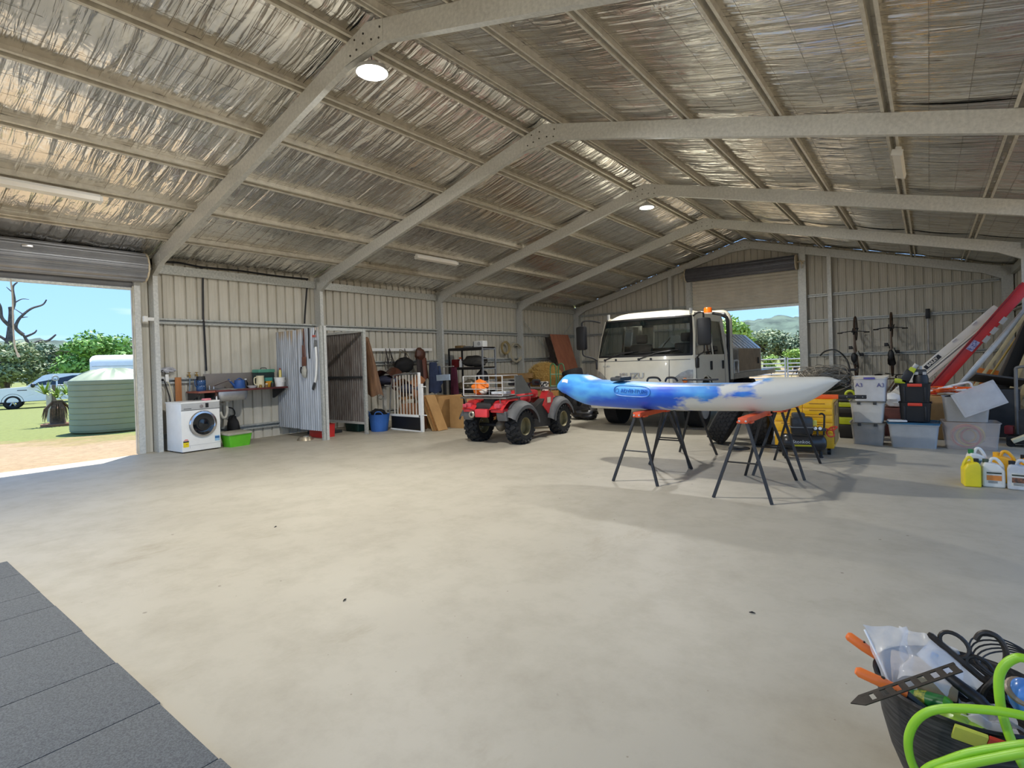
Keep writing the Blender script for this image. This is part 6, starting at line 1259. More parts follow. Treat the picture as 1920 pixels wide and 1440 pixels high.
for k, (R, m_) in enumerate(((.15,RH),(.13,mat('hose_yellow',(214,184,60),.5)),(.11,RH),(.16,mat('hose_orange',(220,120,50),.5)),(.08,MATS['hose_yellow']),(.14,MATS['hose_yellow']))): MB().torus((-.05+.03*(k % 3),-.13+.025*k,.175),R,.013,(0,1,.15),30,6).build('hose_coil', m_, t5)
t6 = tub((11.06,6.16,.378), .50, .38, .34, CLEAR, 'clear tub of dark cables on top of the right stack', False, .04); MB().ell((-.07,0,.17),(.15,.13,.17),18,12,bump=.3,seed=4).build('tub_contents', mat('dark_cables',(58,56,56),.7), t6)
q = MB()
for k in range(4): q.tube(spline([(-.22,-.12+.05*k,.33),(-.1,-.14+.05*k,.36),(.02,-.1+.04*k,.345),(.12,-.15+.04*k,.36)],6),.007,5)
q.build('cable', DBLACK, t6); MB().b2((.12,-.17,.342),(.16,-.12,.385),.008).build('plug', BLACK, t6)
MB().box((0,0,0),(.50,.02,.34),(0,-.45,.0),.03).box((0,-.012,0),(.44,.006,.28),(0,-.45,0),.002).build('tub_lid', cl('lid_clear',(220,220,220),.5), loc=(11.19,5.91,.70), rot=(-.12,0,.04), label='clear lid tilted across the right tub stack', cat='lid')
# ---- items between and behind the stacks
o = empty('tool_case', (9.66,6.62,0), label='lime and black tool boxes stacked behind the left tub stack', cat='tool box')
for k, (c_, z) in enumerate(((BLACK,0),(LG,.22),(BLACK,.34),(LG,.50),(BLACK,.58))): MB().b2((-.16,-.14,z),(.16,.14,z+(.22,.12,.16,.08,.05)[k]-.004),.015).build('box_layer', c_, o)
MB().torus((.0,-.13,.70),.06,.02,(0,1,0),18,8).build('handle_ring', LG, o)
blob('canvas_bag', (9.40,7.35,0), (.42,.32,.40), mat('canvas_green',(84,78,52),.85,var=.2), 'dark green canvas swag under the wire netting', 'bag', 41, .12)
o = empty('wire_netting', (9.20,7.28,.80), label='tangled bundle of wire netting on the green canvas swag', cat='netting'); q = MB(); rnd = random.Random(5)
for k in range(110):
    a = rnd.uniform(0,2*PI); b_ = rnd.uniform(.25,1.0); ax = Vector((rnd.gauss(0,.5),rnd.gauss(0,.5),1)).normalized(); q.torus((rnd.uniform(-.16,.16),rnd.uniform(-.1,.1),.12+rnd.uniform(-.08,.1)),.26*b_+.07,.005,tuple(ax),26,4,sx=1.25,sy=.9)
q.build('wire_tangle', mat('netting_wire',(150,142,126),.6,.3,var=.25), o, kind='stuff'); MB().ell((0,0,.10),(.36,.26,.13),18,10,bump=.3,seed=4).build('netting_core', mat('netting_core',(112,104,86),.9), o)
o = empty('office_stool', (9.42,8.6,0), label='black stool behind the white tub with the curved hose above', cat='stool'); MB().b2((-.16,-.14,1.02),(.16,.14,1.06),.012).build('seat', BLACK, o); MB().cyl((0,0,.05),(0,0,1.02),.03,10).build('column', BLACK, o)
for k in range(5): a = k*2*PI/5; MB().tube([(0,0,.08),(.24*math.cos(a),.24*math.sin(a),.03)],.02,6).build('leg', BLACK, o)
MB().tube(spline([(8.15,14.35,1.30),(8.3,14.2,1.42),(8.6,13.7,1.45),(8.85,13.3,1.28),(8.98,13.2,1.0),(9.0,13.2,.6),(9.0,13.2,.02)],6),.022,8).build('black_hose', BLACK, label='black hose arching out from the far wall girt', cat='hose')
blob('white_bag', (10.18,7.2,.45), (.16,.14,.12), WHITE, 'white plastic bag behind the large grey tub', 'bag', 51, .2); MB().b2((-.25,-.2,0),(.25,.2,.45),.01).build('metal_box', mat('dirty_red_box',(120,70,60),.6), loc=(10.18,7.2,0), label='dull red metal box under the white plastic bag', cat='box')
o = empty('cable_heap', (10.95,7.1,0), label='heap of orange and white cords behind the right tub stack', cat='cords'); MB().b2((-.36,-.26,0),(.36,.26,.66),.02).build('box', CARD, o); q = MB(); rnd = random.Random(8)
for c_, nm in ((ORANGE,'orange_cord'),(WHITE,'white_cord')):
    q = MB()
    for k in range(9): p = [(rnd.uniform(-.34,.34),rnd.uniform(-.24,.24),.70+rnd.uniform(0,.10)) for _ in range(5)]; q.tube(spline(p,5),.012,5)
    q.build(nm, c_, o, kind='stuff')
o = empty('bent_pipe', (10.95,7.02,.69), label='white pipe handle sticking up behind the tilted lid', cat='pipe'); MB().tube(spline([(-.36,.0,.0),(-.1,.0,.10),(.14,.0,.17),(.20,0,.17),(.22,.0,.12),(.22,.0,.02)],5),.016,8).build('pipe', WHITE, o)
MB().box((0,0,0),(.62,.5,.03),(-.25,.18,.1),.006).build('dark_case_lid', mat('dark_lid',(70,66,62),.6), loc=(11.5,7.55,.88), label='dark open case lid standing behind the tilted clear lid', cat='lid'); MB().b2((-.25,-.2,0),(.25,.2,.74),.01).build('plan_chest', DGREY, loc=(11.5,7.68,0), label='dark chest under the open case lid', cat='chest')
# ---- bikes hung on the end wall
def bike(loc, label, sc=1.0, upright=False, rz=0, seed=1):
    o = empty('bicycle', loc, label=label, cat='bicycle', group='bicycles at the end wall')
    o.matrix_world = Matrix.Translation(loc) @ (Matrix.Rotation(rz,4,'Z') if upright else Matrix(((0,-1,0,0),(0,0,-1,0),(1,0,0,0),(0,0,0,1)))) @ Matrix.Scale(sc,4)
    FR = mat('bike_frame',(150,130,116),.4,.2,var=.2); TY = mat('bike_tyre',(92,72,58),.85,var=.2)
    for x in (0,1.05):
        ty = MB().torus((x,0,.34),.315,.027,(0,1,0),36,8).build('wheel', TY, o); MB().torus((x,0,.34),.285,.010,(0,1,0),36,5).cyl((x,-.03,.34),(x,.03,.34),.018,10).build('rim', BLACK, ty); q = MB()
        for k in range(16): a = 2*PI*k/16; q.tube([(x,.02*(-1)**k,.34),(x+.285*math.cos(a),0,.34+.285*math.sin(a))],.0015,3,cap=False)
        q.build('spokes', LGREY, ty)
    q = MB(); bb = (.42,0,.30); hd = (.90,0,.78); st = (.30,0,.80)
    for a, b_, r in ((bb,hd,.022),(st,hd,.019),(bb,st,.018)): q.tube([a,b_],r,8)
    q.build('frame', FR, o)
    q = MB()
    for s in (-1,1): q.tube([(0,s*.06,.34),(.3,s*.03,.31)],.010,6); q.tube([(0,s*.06,.34),(.30,s*.02,.74)],.009,6)
    q.build('rear_stays', FR, o)
    q = MB()
    for s in (-1,1): q.tube([(1.05,s*.06,.34),(.95,s*.05,.62)],.016,6)
    q.tube([(.95,0,.62),(.88,0,.86)],.02,8).b2((.93,-.07,.60),(.97,.07,.64)); q.build('fork', BLACK, o)
    MB().tube([(.88,0,.86),(.96,0,.90)],.018,8).tube(spline([(.92,-.35,.93),(.95,-.15,.91),(.96,0,.90),(.95,.15,.91),(.92,.35,.93)],5),.012,6).build('handlebar', BLACK, o)
    for s in (-1,1):
        MB().cyl((.92,s*.25,.925),(.92,s*.37,.935),.017,8).build('grip', BLACK, o); MB().tube([(.93,s*.2,.92),(.98,s*.28,.90)],.008,5).build('brake_lever', LGREY, o)
    MB().ell((.24,0,.92),(.14,.07,.03)).tube([(.30,0,.80),(.27,0,.9)],.014,6).build('saddle', BLACK, o)
    MB().cyl((.42,.035,.30),(.42,.042,.30),.09,24).build('chain_ring', DGREY, o)
    for s, a in ((1,.9),(-1,.9+PI)):
        c_ = MB().tube([(.42,s*.05,.30),(.42+.16*math.cos(a),s*.07,.30+.16*math.sin(a))],.011,6).build('crank', BLACK, o); MB().box((.42+.16*math.cos(a),s*.12,.30+.16*math.sin(a)),(.09,.09,.025),None,.006).build('pedal', BLACK, c_)
    if seed == 2: cloth(MB(), (.28,0,.78), (.02,0,.70), .06, .09, .07, seed=4, dirx=(0,1,0)).build('jacket', DBLACK, o)
    else: cloth(MB(), (.32,0,.74), (.10,0,.68), .05, .06, .06, seed=6, dirx=(0,1,0)).build('bag', MGREY, o)
    return o
bike((9.06,14.46,.98), 'bicycle hung nose-up on the end wall, left of two', 1, seed=1); bike((9.88,14.46,1.03), 'bicycle hung nose-up on the end wall, right of two', 1, seed=2)
bike((9.52,12.6,.0), 'small bicycle standing below the hung bicycles', .85, True, rz=.9, seed=3)
o = empty('paint_pole', (10.66,14.46,2.4), label='white pole in a black clamp on the end wall girts', cat='pole'); MB().b2((-.05,-.08,-.20),(.05,.04,.06),.01).build('clamp', BLACK, o); MB().cyl((0,-.03,-1.12),(0,-.03,-.12),.024,10).build('pole', mat('pole_grey',(196,196,196),.4,.3), o)
# ---- ladders and lengths leaning into the right corner
def lean(a, b_, w_, th, m_, **k):
    """a long board from a to b: width w_ seen from the front, thickness th along y"""
    a, b_ = Vector(a), Vector(b_); d = b_-a; M = frame_m(tuple((a+b_)/2), d, (0,1,0)); q = MB().box((0,0,0),(d.length,th,w_),None,min(th,w_)*.12); q.xf(M); return q
def ladder(a, b_, w_, rung_y, m_, label, extra=None, nr=9, rm=None):
    o = empty('ladder', a, label=label, cat='ladder', group='ladders in the right corner'); a, b_ = Vector(a), Vector(b_)
    for dy in (0, rung_y): wp(o, 'rail', lean(a+Vector((0,dy,0)), b_+Vector((0,dy,0)), w_, .035, m_), m_)
    for k in range(nr):
        p = a.lerp(b_, (k+.6)/nr); wp(o, 'rung', MB().cyl(p, p+Vector((0,rung_y,0)), .018, 8), rm or ALU)
    return o
LW = mat('ladder_white',(226,224,214),.45,var=.04); LR = mat('ladder_red',(204,40,36),.4,var=.08)
lw = ladder((9.69,9.85,.08), (11.69,9.85,2.13), .13, .40, LW, 'white fibreglass ladder leaning in the right corner')
wp(lw, 'inner_rail', lean((9.83,9.81,.04),(11.63,9.81,1.89), .11, .03, LW), LW)
for k in range(6): p = Vector((9.69,9.82,.08)).lerp(Vector((11.69,9.82,2.13)), .1+.15*k); n_ = Vector((-.72,0,.69)); wp(lw, 'rung_plug', MB().box(tuple(p+n_*.055),(.09,.02,.03),(0,-.80,0),.004), WHITE)
d_ = Vector((1.94,0,2.02)).normalized(); pc = Vector((10.72,9.822,1.135)); MBx = frame_m(tuple(pc), d_, (-.7,0,.7))
pl_ = MB().box((0,0,0),(.34,.075,.004)); pl_.xf(MBx); wp(lw, 'brand_plate', pl_, BLACK); tx = text('brand_lettering', 'BAILEY', .07, LW, lw, Matrix.Translation(-Vector(lw.location)) @ frame_m(tuple(pc+Vector((0,-.004,0))), d_, (-.7,0,.7)), .001, 1.05, .002)
for k, (c_, t_) in enumerate(((mat('st_yellow',(230,200,60),.5),.20),(mat('st_orange',(230,120,70),.5),.235),(mat('st_green',(70,150,80),.5),.275))):
    p = Vector((9.83,9.793,.04)).lerp(Vector((11.63,9.793,1.89)), t_); s_ = MB().box((0,0,0),(.07,.10,.003)); s_.xf(frame_m(tuple(p), d_, (-.7,0,.7))); wp(lw, 'sticker', s_, c_)
wp(lw, 'rail_edge', lean((9.765,9.80,.03),(11.70,9.80,1.98), .018, .02, LW), MGREY); wp(lw, 'rail_edge', lean((9.90,9.79,.0),(11.66,9.79,1.80), .012, .02, LW), LGREY)
lr = ladder((10.28,9.3,.0), (12.05,9.3,2.46), .17, .40, LR, 'red fibreglass ladder leaning beside the white one')
wp(lr, 'rail_lip', lean((10.20,9.27,.03),(11.97,9.27,2.49), .02, .02, LR), mat('ladder_dark_red',(150,24,24),.4)); p = Vector((10.28,9.27,0)).lerp(Vector((12.05,9.27,2.46)), .58); s_ = MB().box((0,0,0),(.2,.10,.004)); s_.xf(frame_m(tuple(p), (1.77,0,2.46), (-.8,0,.6))); wp(lr, 'blue_sticker', s_, mat('st_blue',(70,70,140),.5,col2=(190,190,220),scale=40))
for t_ in (.64,.70,.77):
    p = Vector((10.36,9.27,-.04)).lerp(Vector((12.13,9.27,2.42)), t_); s_ = MB().box((0,0,0),(.13,.07,.004)); s_.xf(frame_m(tuple(p), (1.77,0,2.46), (-.8,0,.6))); wp(lr, 'grey_sticker', s_, LGREY)
ladder((10.62,8.92,.0), (12.02,8.92,2.05), .07, .32, ALU, 'aluminium ladder leaning right of the red one', rm=BLACK)
LEN = [((10.90,8.80,.0),(12.04,8.80,2.05),.05,mat('cream_length',(206,192,150),.55),'cream timber length nearest the aluminium ladder','timber length'),((11.02,8.74,.0),(12.06,8.74,1.95),.03,BRASS,'thin brassy rail among the leaning lengths','rail'),
       ((11.28,8.55,.0),(12.02,8.55,2.0),.07,mat('bronze_frame',(96,86,74),.5,.3),'bronze window frame length leaning in the right corner','frame length'),((11.37,8.45,.0),(12.06,8.45,2.05),.10,DBLACK,'wide black length leaning in the right corner','length'),
       ((11.50,8.35,.0),(12.08,8.35,1.75),.055,MATS['cream_length'],'cream timber length right of the wide black one','timber length'),((11.66,8.25,.0),(12.09,8.25,1.45),.05,MATS['cream_length'],'shorter cream timber length behind the grey trolley','timber length'),((11.46,8.6,.0),(12.09,8.6,1.9),.06,BLACK,'black length behind the cream timber','length')]
for a, b_, w_, m_, lab, cat in LEN:
    q = lean(a, b_, w_, .03, m_); q.v = [(v[0]-a[0],v[1]-a[1],v[2]) for v in q.v]; q.build(cat.replace(' ','_'), m_, loc=(a[0],a[1],0), label=lab, cat=cat)
MB().box((0,0,.5),(.30,.03,1.0),(0,.22,0),.004).build('orange_board', mat('orange_board',(222,130,50),.5), loc=(11.42,9.55,0), label='orange board standing behind the leaning lengths', cat='board')
# ---- grey trolley and machine at the right edge
o = empty('hand_truck', (11.78,7.0,0), rz=-.2, label='grey tubular trolley at the right picture edge', cat='hand trolley')
for x in (-.12,.20): MB().tube(spline([(x,.02,.1),(x,.0,.7),(x,.02,1.05)],4),.022,8).build('upright', MGREY, o)
MB().tube(spline([(-.12,.02,1.03),(-.11,.02,1.08),(.0,.0,1.10),(.19,.0,1.10),(.20,.02,1.03)],4),.022,8).build('handle', MGREY, o)
for z in (.62,.69,.76,.83): MB().b2((-.02,.0,z),(.2,.03,z+.03)).build('slat', BLACK, o)
MB().b2((-.14,-.2,.02),(.24,.02,.04)).build('toe_plate', MGREY, o); 
for s in (-.17,.27): MB().torus((s,.1,.12),.085,.035,(1,0,0),18,8).build('wheel', RUBBER, o)
o = empty('power_case', (11.82,6.55,.0), rz=-.25, label='scuffed black machine case with a yellow tag at the right edge', cat='machine'); MB().b2((-.17,-.12,.16),(.22,.12,.52),.03).build('case', mat('scuffed_black',(52,52,52),.5,col2=(32,32,33),scale=9), o); MB().b2((-.06,-.128,.28),(.03,-.12,.35)).build('tag', YPLAST, o); MB().b2((-.3,-.14,.04),(.2,.14,.15),.02).build('base', BLACK, o); MB().box((-.28,.0,.22),(.10,.12,.12),None,.02).build('red_motor', mat('dark_red',(130,30,36),.5), o); MB().box((-.16,-.15,.12),(.16,.06,.05),(.3,-.5,.3),.008).build('scoop', CR, o)
for x in (-.25,.15): MB().cyl((x,-.15,.045),(x,-.11,.045),.045,14).build('wheel', RUBBER, o)
# ---- jerry cans and drench containers
def jerry(loc, rz, w_, d, h, m_, capm, label, lab=None, name='jerry_can', hm=None, side=1):
    o = empty(name, loc, rz=rz, label=label, cat='container', group='plastic containers on the floor'); q = MB(); hw, hd = w_/2, d/2
    # body with a sloped shoulder and a hole under the grip
    prof = [(-hw,.0),(hw,.0),(hw,h*.62),(hw*.55,h*.80),(-hw*.1,h*.86),(-hw*.75,h*.88),(-hw,h*.74)]
    bm = bmesh.new(); vs = [bm.verts.new((x*side,-hd,z)) for x, z in prof]; f = bm.faces.new(vs); ex = bmesh.ops.extrude_face_region(bm, geom=[f]); bmesh.ops.translate(bm, verts=[v for v in ex['geom'] if isinstance(v, bmesh.types.BMVert)], vec=(0,d,0)); bmesh.ops.recalc_face_normals(bm, faces=bm.faces[:]); bmesh.ops.bevel(bm, geom=bm.edges[:], offset=min(w_,d)*.12, segments=3, affect='EDGES', profile=.6); bm.verts.index_update()
    q.add([v.co.copy() for v in bm.verts], [[v.index for v in f.verts] for f in bm.faces], True); bm.free(); q.build('body', m_, o)
    MB().tube(spline([(side*-hw*.30,0,h*.84),(side*-hw*.05,0,h*1.0),(side*hw*.35,0,h*.99),(side*hw*.80,0,h*.78),(side*hw*.86,0,h*.58)],6),min(w_,d)*.105,8).build('handle', hm or m_, o)
    MB().cyl((side*-hw*.62,0,h*.85),(side*-hw*.62,0,h*.98),min(w_,d)*.17,16).build('cap', capm, o)
    if lab: 
        MB().b2((-hw*.66,-hd-.002,h*.14),(hw*.70,-hd,h*.60)).build('label_panel', mat('label_white',(222,218,206),.6), o); MB().b2((-hw*.62,-hd-.004,h*.26),(hw*.66,-hd,h*.44)).build('label_band', lab, o); MB().b2((-hw*.62,-hd-.004,h*.50),(hw*.66,-hd,h*.55)).build('label_header', mat('label_dark_green',(58,66,50),.6), o)
        for k in range(3): MB().b2((-hw*.5,-hd-.005,h*(.17+.03*k)),(hw*.3,-hd,h*(.18+.03*k))).build('label_line', DGREY, o)
    return o
YJ = mat('jerry_yellow',(238,216,40),.42,var=.06); WJ = mat('container_white',(228,226,216),.42,var=.06); OJ = mat('container_orange',(244,176,28),.42,var=.06)
jerry((10.985,3.47,0), .15, .135, .17, .28, YJ, BLACK, 'bright yellow jerry can at the left of the container group', side=-1)
jerry((11.155,3.53,0), .05, .175, .14, .275, WJ, mat('cap_green_dark',(70,84,64),.5), 'white container with an orange label and dark green cap', mat('label_orange',(230,140,60),.55))
jerry((11.35,3.50,0), -.1, .18, .15, .275, mat('container_grey',(206,208,210),.4), BLACK, 'pale grey container with a dark picture label at the right edge', mat('label_photo',(150,96,66),.6,col2=(60,50,46),scale=30))
jerry((11.05,3.78,0), .2, .16, .14, .33, WJ, GREEN, 'white container with a bright green lid behind the yellow jerry can'); jerry((11.26,3.80,0), .0, .19, .15, .31, OJ, OJ, 'orange-yellow container behind the white labelled one'); jerry((11.46,3.86,0), .1, .15, .14, .29, OJ, BLACK, 'orange-yellow container with a looped handle at the back right')
o = empty('green_bottle', (11.56,3.60,0), label='green topped bottle cut by the right picture edge', cat='bottle'); MB().lathe([(0,0),(.06,0),(.065,.2),(.045,.26),(.05,.27),(.05,.33),(0,.34)],seg=18).build('bottle_body', GREEN, o)
o = empty('blue_funnel', (11.04,3.63,.0), label='small blue funnel tucked behind the yellow jerry can', cat='funnel'); MB().lathe([(.012,0),(.014,.18),(.05,.24),(.048,.24),(.012,.19)],seg=18).build('cone', mat('funnel_blue',(110,160,190),.5), o)
# ================================================================ TUB OF TOOLS IN THE FOREGROUND
TX, TY_ = 10.745, -1.42
o = empty('black_tool_tub', (TX, TY_, 0), label='black flexible tub full of garden tools in the foreground', cat='tub')
m, t, b = node_mat('tub_black_worn'); tc = nn(t,'ShaderNodeTexCoord'); mp = nn(t,'ShaderNodeMapping',{'Vector':tc.outputs['Object'],'Scale':(2,2,28)}); a = nn(t,'ShaderNodeTexNoise',{'Vector':mp.outputs[0],'Scale':6,'Detail':5}); r = nn(t,'ShaderNodeValToRGB',{'Fac':a.outputs['Fac']}); r.color_ramp.elements[0].position=.4; r.color_ramp.elements[1].position=.75; r.color_ramp.elements[0].color=srgb(34,33,33); r.color_ramp.elements[1].color=srgb(78,76,74); t.links.new(r.outputs[0], b.inputs['Base Color']); b.inputs['Roughness'].default_value=.6
MB().lathe([(0,0),(.150,0),(.172,.012),(.198,.08),(.220,.17),(.232,.26),(.236,.305),(.241,.311),(.229,.305),(.222,.25),(.19,.08),(.16,.02),(0,.015)], seg=48).build('tub_body', m, o)
MB().torus((0,0,.306),.236,.007,(0,0,1),48,6).build('rim', BLACK, o)
MB().cyl((0,0,.12),(0,0,.17),.195,28).build('tub_load', mat('tub_load',(60,56,50),.9,col2=(34,32,30),scale=18), o)
PO = mat('pruner_orange',(244,122,48),.45,var=.05)
def pruner(a, b_, label, n):
    o = empty('hand_shears', a, label=label, cat='shears'); a, b_ = Vector(a), Vector(b_); d = (b_-a)
    wp(o, 'grip', MB().tube([a, a+d*.08, a+d*.55, a+d], [.010,.0165,.017,.013], 10), PO); wp(o, 'grip_hole', MB().cyl(a+d*.55+Vector((0,0,.012)), a+d*.55+Vector((0,0,.019)), .006, 8), BLACK); e_ = b_ + d.normalized()*.12 - Vector((0,0,.05)); wp(o, 'blade', MB().tube([b_, e_], [.012,.006], 6), DGREY)
pruner((10.425,-1.40,.372),(10.515,-1.395,.318),'orange-handled shears poking out at the back left of the tub',1); pruner((10.468,-1.585,.345),(10.60,-1.555,.30),'orange-handled shears resting on the front left rim of the tub',2)
PB = mat('poly_bag',(232,234,238),.22,var=.08,scale=9,alpha=.42)
o = empty('poly_bag', (10.58,-1.40,.33), label='crumpled clear plastic bag on top of the tools', cat='plastic bag')
def bagf(u, v):
    p0, p1, p2, p3 = Vector((10.476,-1.40,.415)), Vector((10.60,-1.36,.425)), Vector((10.545,-1.52,.285)), Vector((10.62,-1.50,.29))
    p = p0.lerp(p1,u).lerp(p2.lerp(p3,u),v); return p + Vector((0,0,.03*math.sin(PI*u)*math.sin(PI*v))) + Vector((noise.noise(p*22),noise.noise(p*25+Vector((3,1,2))),noise.noise(p*20+Vector((9,2,4)))))*.018
wp(o, 'bag_sheet', MB().grid(bagf, 22, 22), PB)
def bagg(u, v):
    p0, p1, p2, p3 = Vector((10.585,-1.33,.41)), Vector((10.76,-1.36,.36)), Vector((10.575,-1.50,.30)), Vector((10.70,-1.52,.315))
    p = p0.lerp(p1,u).lerp(p2.lerp(p3,u),v); return p + Vector((0,0,.035*math.sin(PI*u))) + Vector((noise.noise(p*19),noise.noise(p*21+Vector((3,1,2))),noise.noise(p*17+Vector((9,2,4)))))*.02
wp(o, 'bag_sheet', MB().grid(bagg, 22, 22), PB)
wp(o, 'bag_fold', MB().tube(spline([(10.48,-1.41,.41),(10.52,-1.46,.35),(10.56,-1.52,.29),(10.585,-1.54,.275)],6),[.004]*19,6), mat('poly_fold',(236,238,240),.3,alpha=.8))
MB().box((0,0,0),(.17,.13,.05),(.05,.1,.1),.006).build('carton_packet', mat('packet_kraft',(190,170,140),.7), loc=(10.64,-1.40,.30), label='pale kraft packet inside the clear plastic bag', cat='packet')
# slotted metal brackets
BR = mat('bracket_iron',(72,66,60),.45,.5,col2=(46,42,38),scale=14)
def strip(pts, w_, up, th, m_):
    q = MB(); P = [Vector(p) for p in pts]; up = Vector(up); vs = []
    for p in P: vs += [p-up*w_/2, p+up*w_/2]
    n = Vector((0,-1,0))*th; k = len(vs); q.add(vs+[v+n for v in vs], [(2*i,2*i+2,2*i+3,2*i+1) for i in range(len(P)-1)]+[(k+2*i,k+2*i+1,k+2*i+3,k+2*i+2) for i in range(len(P)-1)]+[(2*i,k+2*i,k+2*i+2,2*i+2) for i in range(len(P)-1)]+[(2*i+1,2*i+3,k+2*i+3,k+2*i+1) for i in range(len(P)-1)]); return q
o = empty('slotted_bracket', (10.49,-1.66,.30), label='flat dark slotted bracket lying across the front rim of the tub', cat='bracket')
a_, b_ = Vector((10.492,-1.672,.300)), Vector((10.73,-1.53,.415)); d = b_-a_; M = frame_m(tuple((a_+b_)/2), d, (.35,-.7,-.2))
q = MB(); L2 = d.length/2
for yy in (-.015,.015): q.box((0,yy,0),(L2*2,.008,.004))
for k in range(8): q.box((-L2+.012+k*(2*L2-.024)/7,0,0),(.020 if k else .03,.032,.0035))
q.xf(M); wp(o, 'plate', q, BR); tip = MB().prism([(-L2-.035,-.003),(-L2,-.019),(-L2,.019)], -.002, .002, 'z'); tip.xf(M); wp(o, 'pointed_end', tip, BR)
o = empty('shelf_bracket', (10.75,-1.36,.36), label='ornate dark iron bracket with round cut-outs at the back of the tub', cat='bracket')
a_, b_ = Vector((10.665,-1.37,.425)), Vector((10.85,-1.40,.29)); d = (b_-a_).normalized(); n_ = Vector((.55,.25,.75)); n_ = (n_-d*n_.dot(d)).normalized()
wp(o, 'back_bar', MB().tube([a_-d*.01, a_, b_], [.006,.011,.011], 6), BR)
for s0, R in ((.055,.036),(.135,.030),(.20,.024)):
    c_ = a_ + d*s0 + n_*R*.75; pts = [c_ + d*math.cos(t_)*R*1.15 + n_*math.sin(t_)*R*.85 for t_ in [2*PI*i/20 for i in range(20)]]; wp(o, 'round_cutout', MB().tube(pts, .0065, 6, closed=True), BR)
wp(o, 'lower_bar', MB().tube([b_+Vector((-.06,.02,.03)), b_+Vector((.06,-.02,-.04))], .010, 6), BR)
MB().tube([Vector(p)-Vector((10.80,-1.42,.30)) for p in spline([(10.778,-1.41,.462),(10.788,-1.41,.482),(10.806,-1.41,.492),(10.83,-1.41,.484),(10.846,-1.41,.456),(10.848,-1.41,.42),(10.835,-1.41,.38),(10.815,-1.42,.345),(10.795,-1.42,.31),(10.78,-1.42,.25)],5)],.0085,8).build('iron_hook', BR, loc=(10.80,-1.42,.30), label='large curved iron hook rising from the tub', cat='hook')
MB().box((0,0,0),(.16,.003,.09),(.0,.62,0)).build('label_card', mat('card_white',(226,228,232),.5,col2=(110,160,210),scale=16,lo=.36,hi=.42), loc=(10.715,-1.385,.345), rot=(-.5,0,0), label='white and blue product card tilted beside the bracket', cat='card')
GH = mat('hose_lime',(150,206,44),.4,var=.05)
o = empty('garden_hose', (TX,-1.70,.25), label='bright lime green hose looping over the front of the tub', cat='hose')
wp(o, 'hose_loop', MB().tube(spline([(10.93,-1.60,.50),(10.87,-1.62,.526),(10.846,-1.62,.516),(10.825,-1.625,.489),(10.815,-1.63,.448),(10.819,-1.64,.373),(10.839,-1.66,.298),(10.87,-1.68,.236),(10.92,-1.68,.18)],7),.0118,10), GH)
wp(o, 'hose_loop', MB().tube(spline([(10.93,-1.69,.40),(10.88,-1.695,.404),(10.828,-1.70,.403),(10.774,-1.70,.391),(10.705,-1.70,.369),(10.656,-1.70,.34),(10.624,-1.70,.297),(10.608,-1.70,.243),(10.611,-1.70,.189),(10.63,-1.70,.142),(10.67,-1.68,.06),(10.74,-1.66,.015)],7),.0118,10), GH)
wp(o, 'hose_loop', MB().tube(spline([(10.60,-1.74,.10),(10.647,-1.74,.19),(10.69,-1.74,.234),(10.747,-1.74,.283),(10.813,-1.74,.325),(10.87,-1.74,.358),(10.95,-1.72,.38)],7),.0118,10), GH)
wp(o, 'hose_loop', MB().tube(spline([(10.62,-1.77,.12),(10.671,-1.765,.209),(10.724,-1.765,.254),(10.79,-1.765,.301),(10.868,-1.765,.351),(10.95,-1.75,.37)],7),.0118,10), GH)
o = empty('spray_nozzle', (10.87,-1.58,.36), label='blue rounded hose fitting at the right edge of the tub', cat='fitting'); MB().ell((.0,0,.04),(.035,.04,.05),18,12).build('fitting_body', mat('fitting_blue',(84,140,220),.25,coat=.3), o); MB().torus((.0,-.005,.055),.034,.009,(.2,-.6,1),20,8).build('collar', mat('fitting_tan',(150,130,110),.4), o)
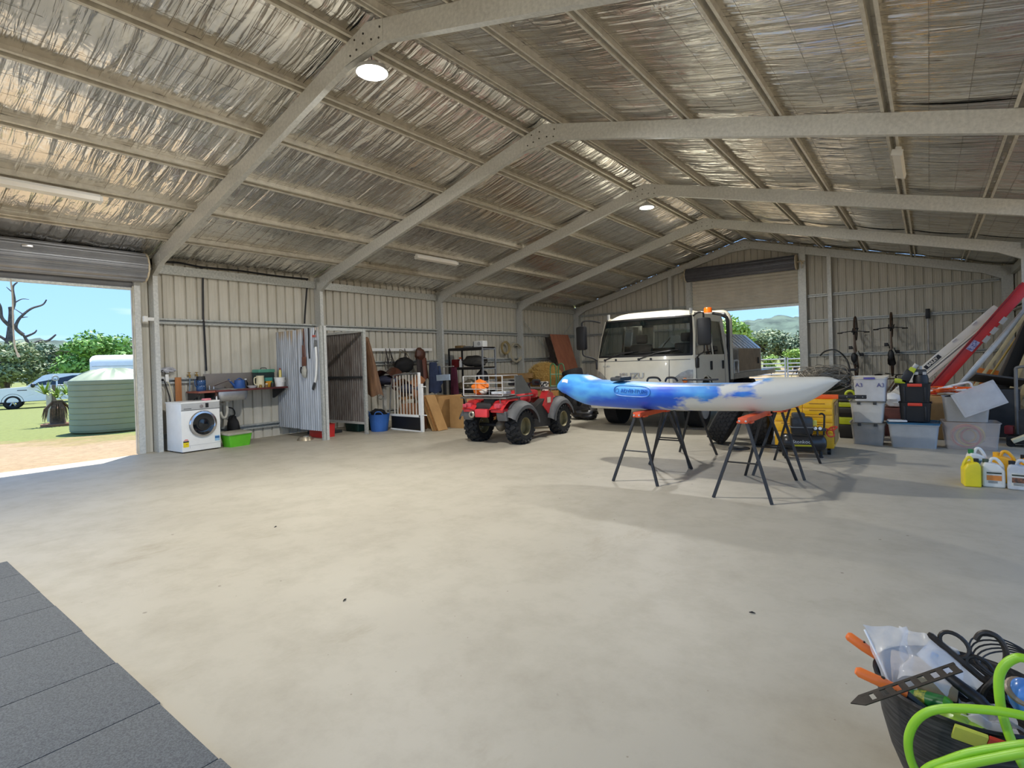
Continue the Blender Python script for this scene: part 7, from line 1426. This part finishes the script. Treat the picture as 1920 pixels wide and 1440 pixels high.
o = empty('aerosol_can', (10.655,-1.50,.27), rot=(PI/2-.2,0,1.2), label='green aerosol can lying among the tools in the tub', cat='can'); MB().cyl((0,0,-.05),(0,0,.05),.026,20).build('can_body', mat('aerosol_green',(36,120,58),.3), o); MB().lathe([(.026,.05),(.018,.062),(.010,.066),(0,.066)],seg=18).build('can_top', LIME, o); MB().lathe([(.0263,-.03),(.0263,.0)],seg=20).build('label_band', mat('aerosol_yellow',(196,190,60),.5,col2=(40,100,50),scale=60), o)
o = empty('hand_trowel', (10.78,-1.50,.27), label='black-handled tool lying below the product card', cat='tool'); wp(o, 'handle', MB().tube([(10.705,-1.46,.345),(10.78,-1.50,.315),(10.80,-1.51,.30)],[.016,.018,.014],10), BLACK); wp(o, 'shank', MB().tube([(10.80,-1.51,.30),(10.90,-1.55,.27)],.007,6), STEEL)
MB().ell((0,0,0),(.07,.05,.035),18,10,bump=.4,seed=12,fr=4).build('lime_pouch', mat('pouch_lime',(150,190,60),.35,var=.2), loc=(10.72,-1.56,.25), label='lime green packet low in the front of the tub', cat='packet')
MB().grid(lambda u, v: (lerp(-.07,.06,u)+.01*noise.noise(Vector((u*5,v*5,1))), lerp(.05,-.05,v), .025*noise.noise(Vector((u*4,v*4,7)))-.04*v), 14, 12).build('clear_wrap', PB, loc=(10.80,-1.54,.30), label='crinkled clear wrap at the right of the tub', cat='wrap')
o = empty('wire_coil', (10.86,-1.33,.36), label='coil of dark wire at the back right of the tub', cat='wire')
for k in range(5): MB().torus((.0,0,.005*k),.075+.006*k,.0028,(.15*k-.3,-.3,1),28,5).build('loop', BLACK, o)
o = empty('blister_pack', (10.765,-1.655,.285), rot=(.5,.12,.1), label='yellow and red blister pack pressed against the front of the tub', cat='packet'); MB().b2((-.055,-.012,-.03),(.02,.0,.03),.004).build('yellow_card', mat('card_yellow',(206,206,80),.4), o); MB().b2((.02,-.012,-.03),(.06,.0,.03),.004).build('red_card', mat('card_red',(190,56,40),.4), o)
# ---- litter on the floor
for (x, y, lab) in ((7.9,-1.75,'dark leaf scrap on the floor left of the picture centre'),(6.1,-1.2,'small dark scrap on the floor nearer the rubber mats'),(9.9,-.6,'dark scrap on the floor between the tub and the trestles')):
    a = x*7; L = .016; d = Vector((math.cos(a)*L, math.sin(a)*L, 0)); MB().tube([-d, Vector((0,0,.003)), d], [.0015,.005,.0015], 5).build('leaf_scrap', DBLACK, loc=(x,y,.0045), label=lab, cat='litter', group='leaf litter scraps')
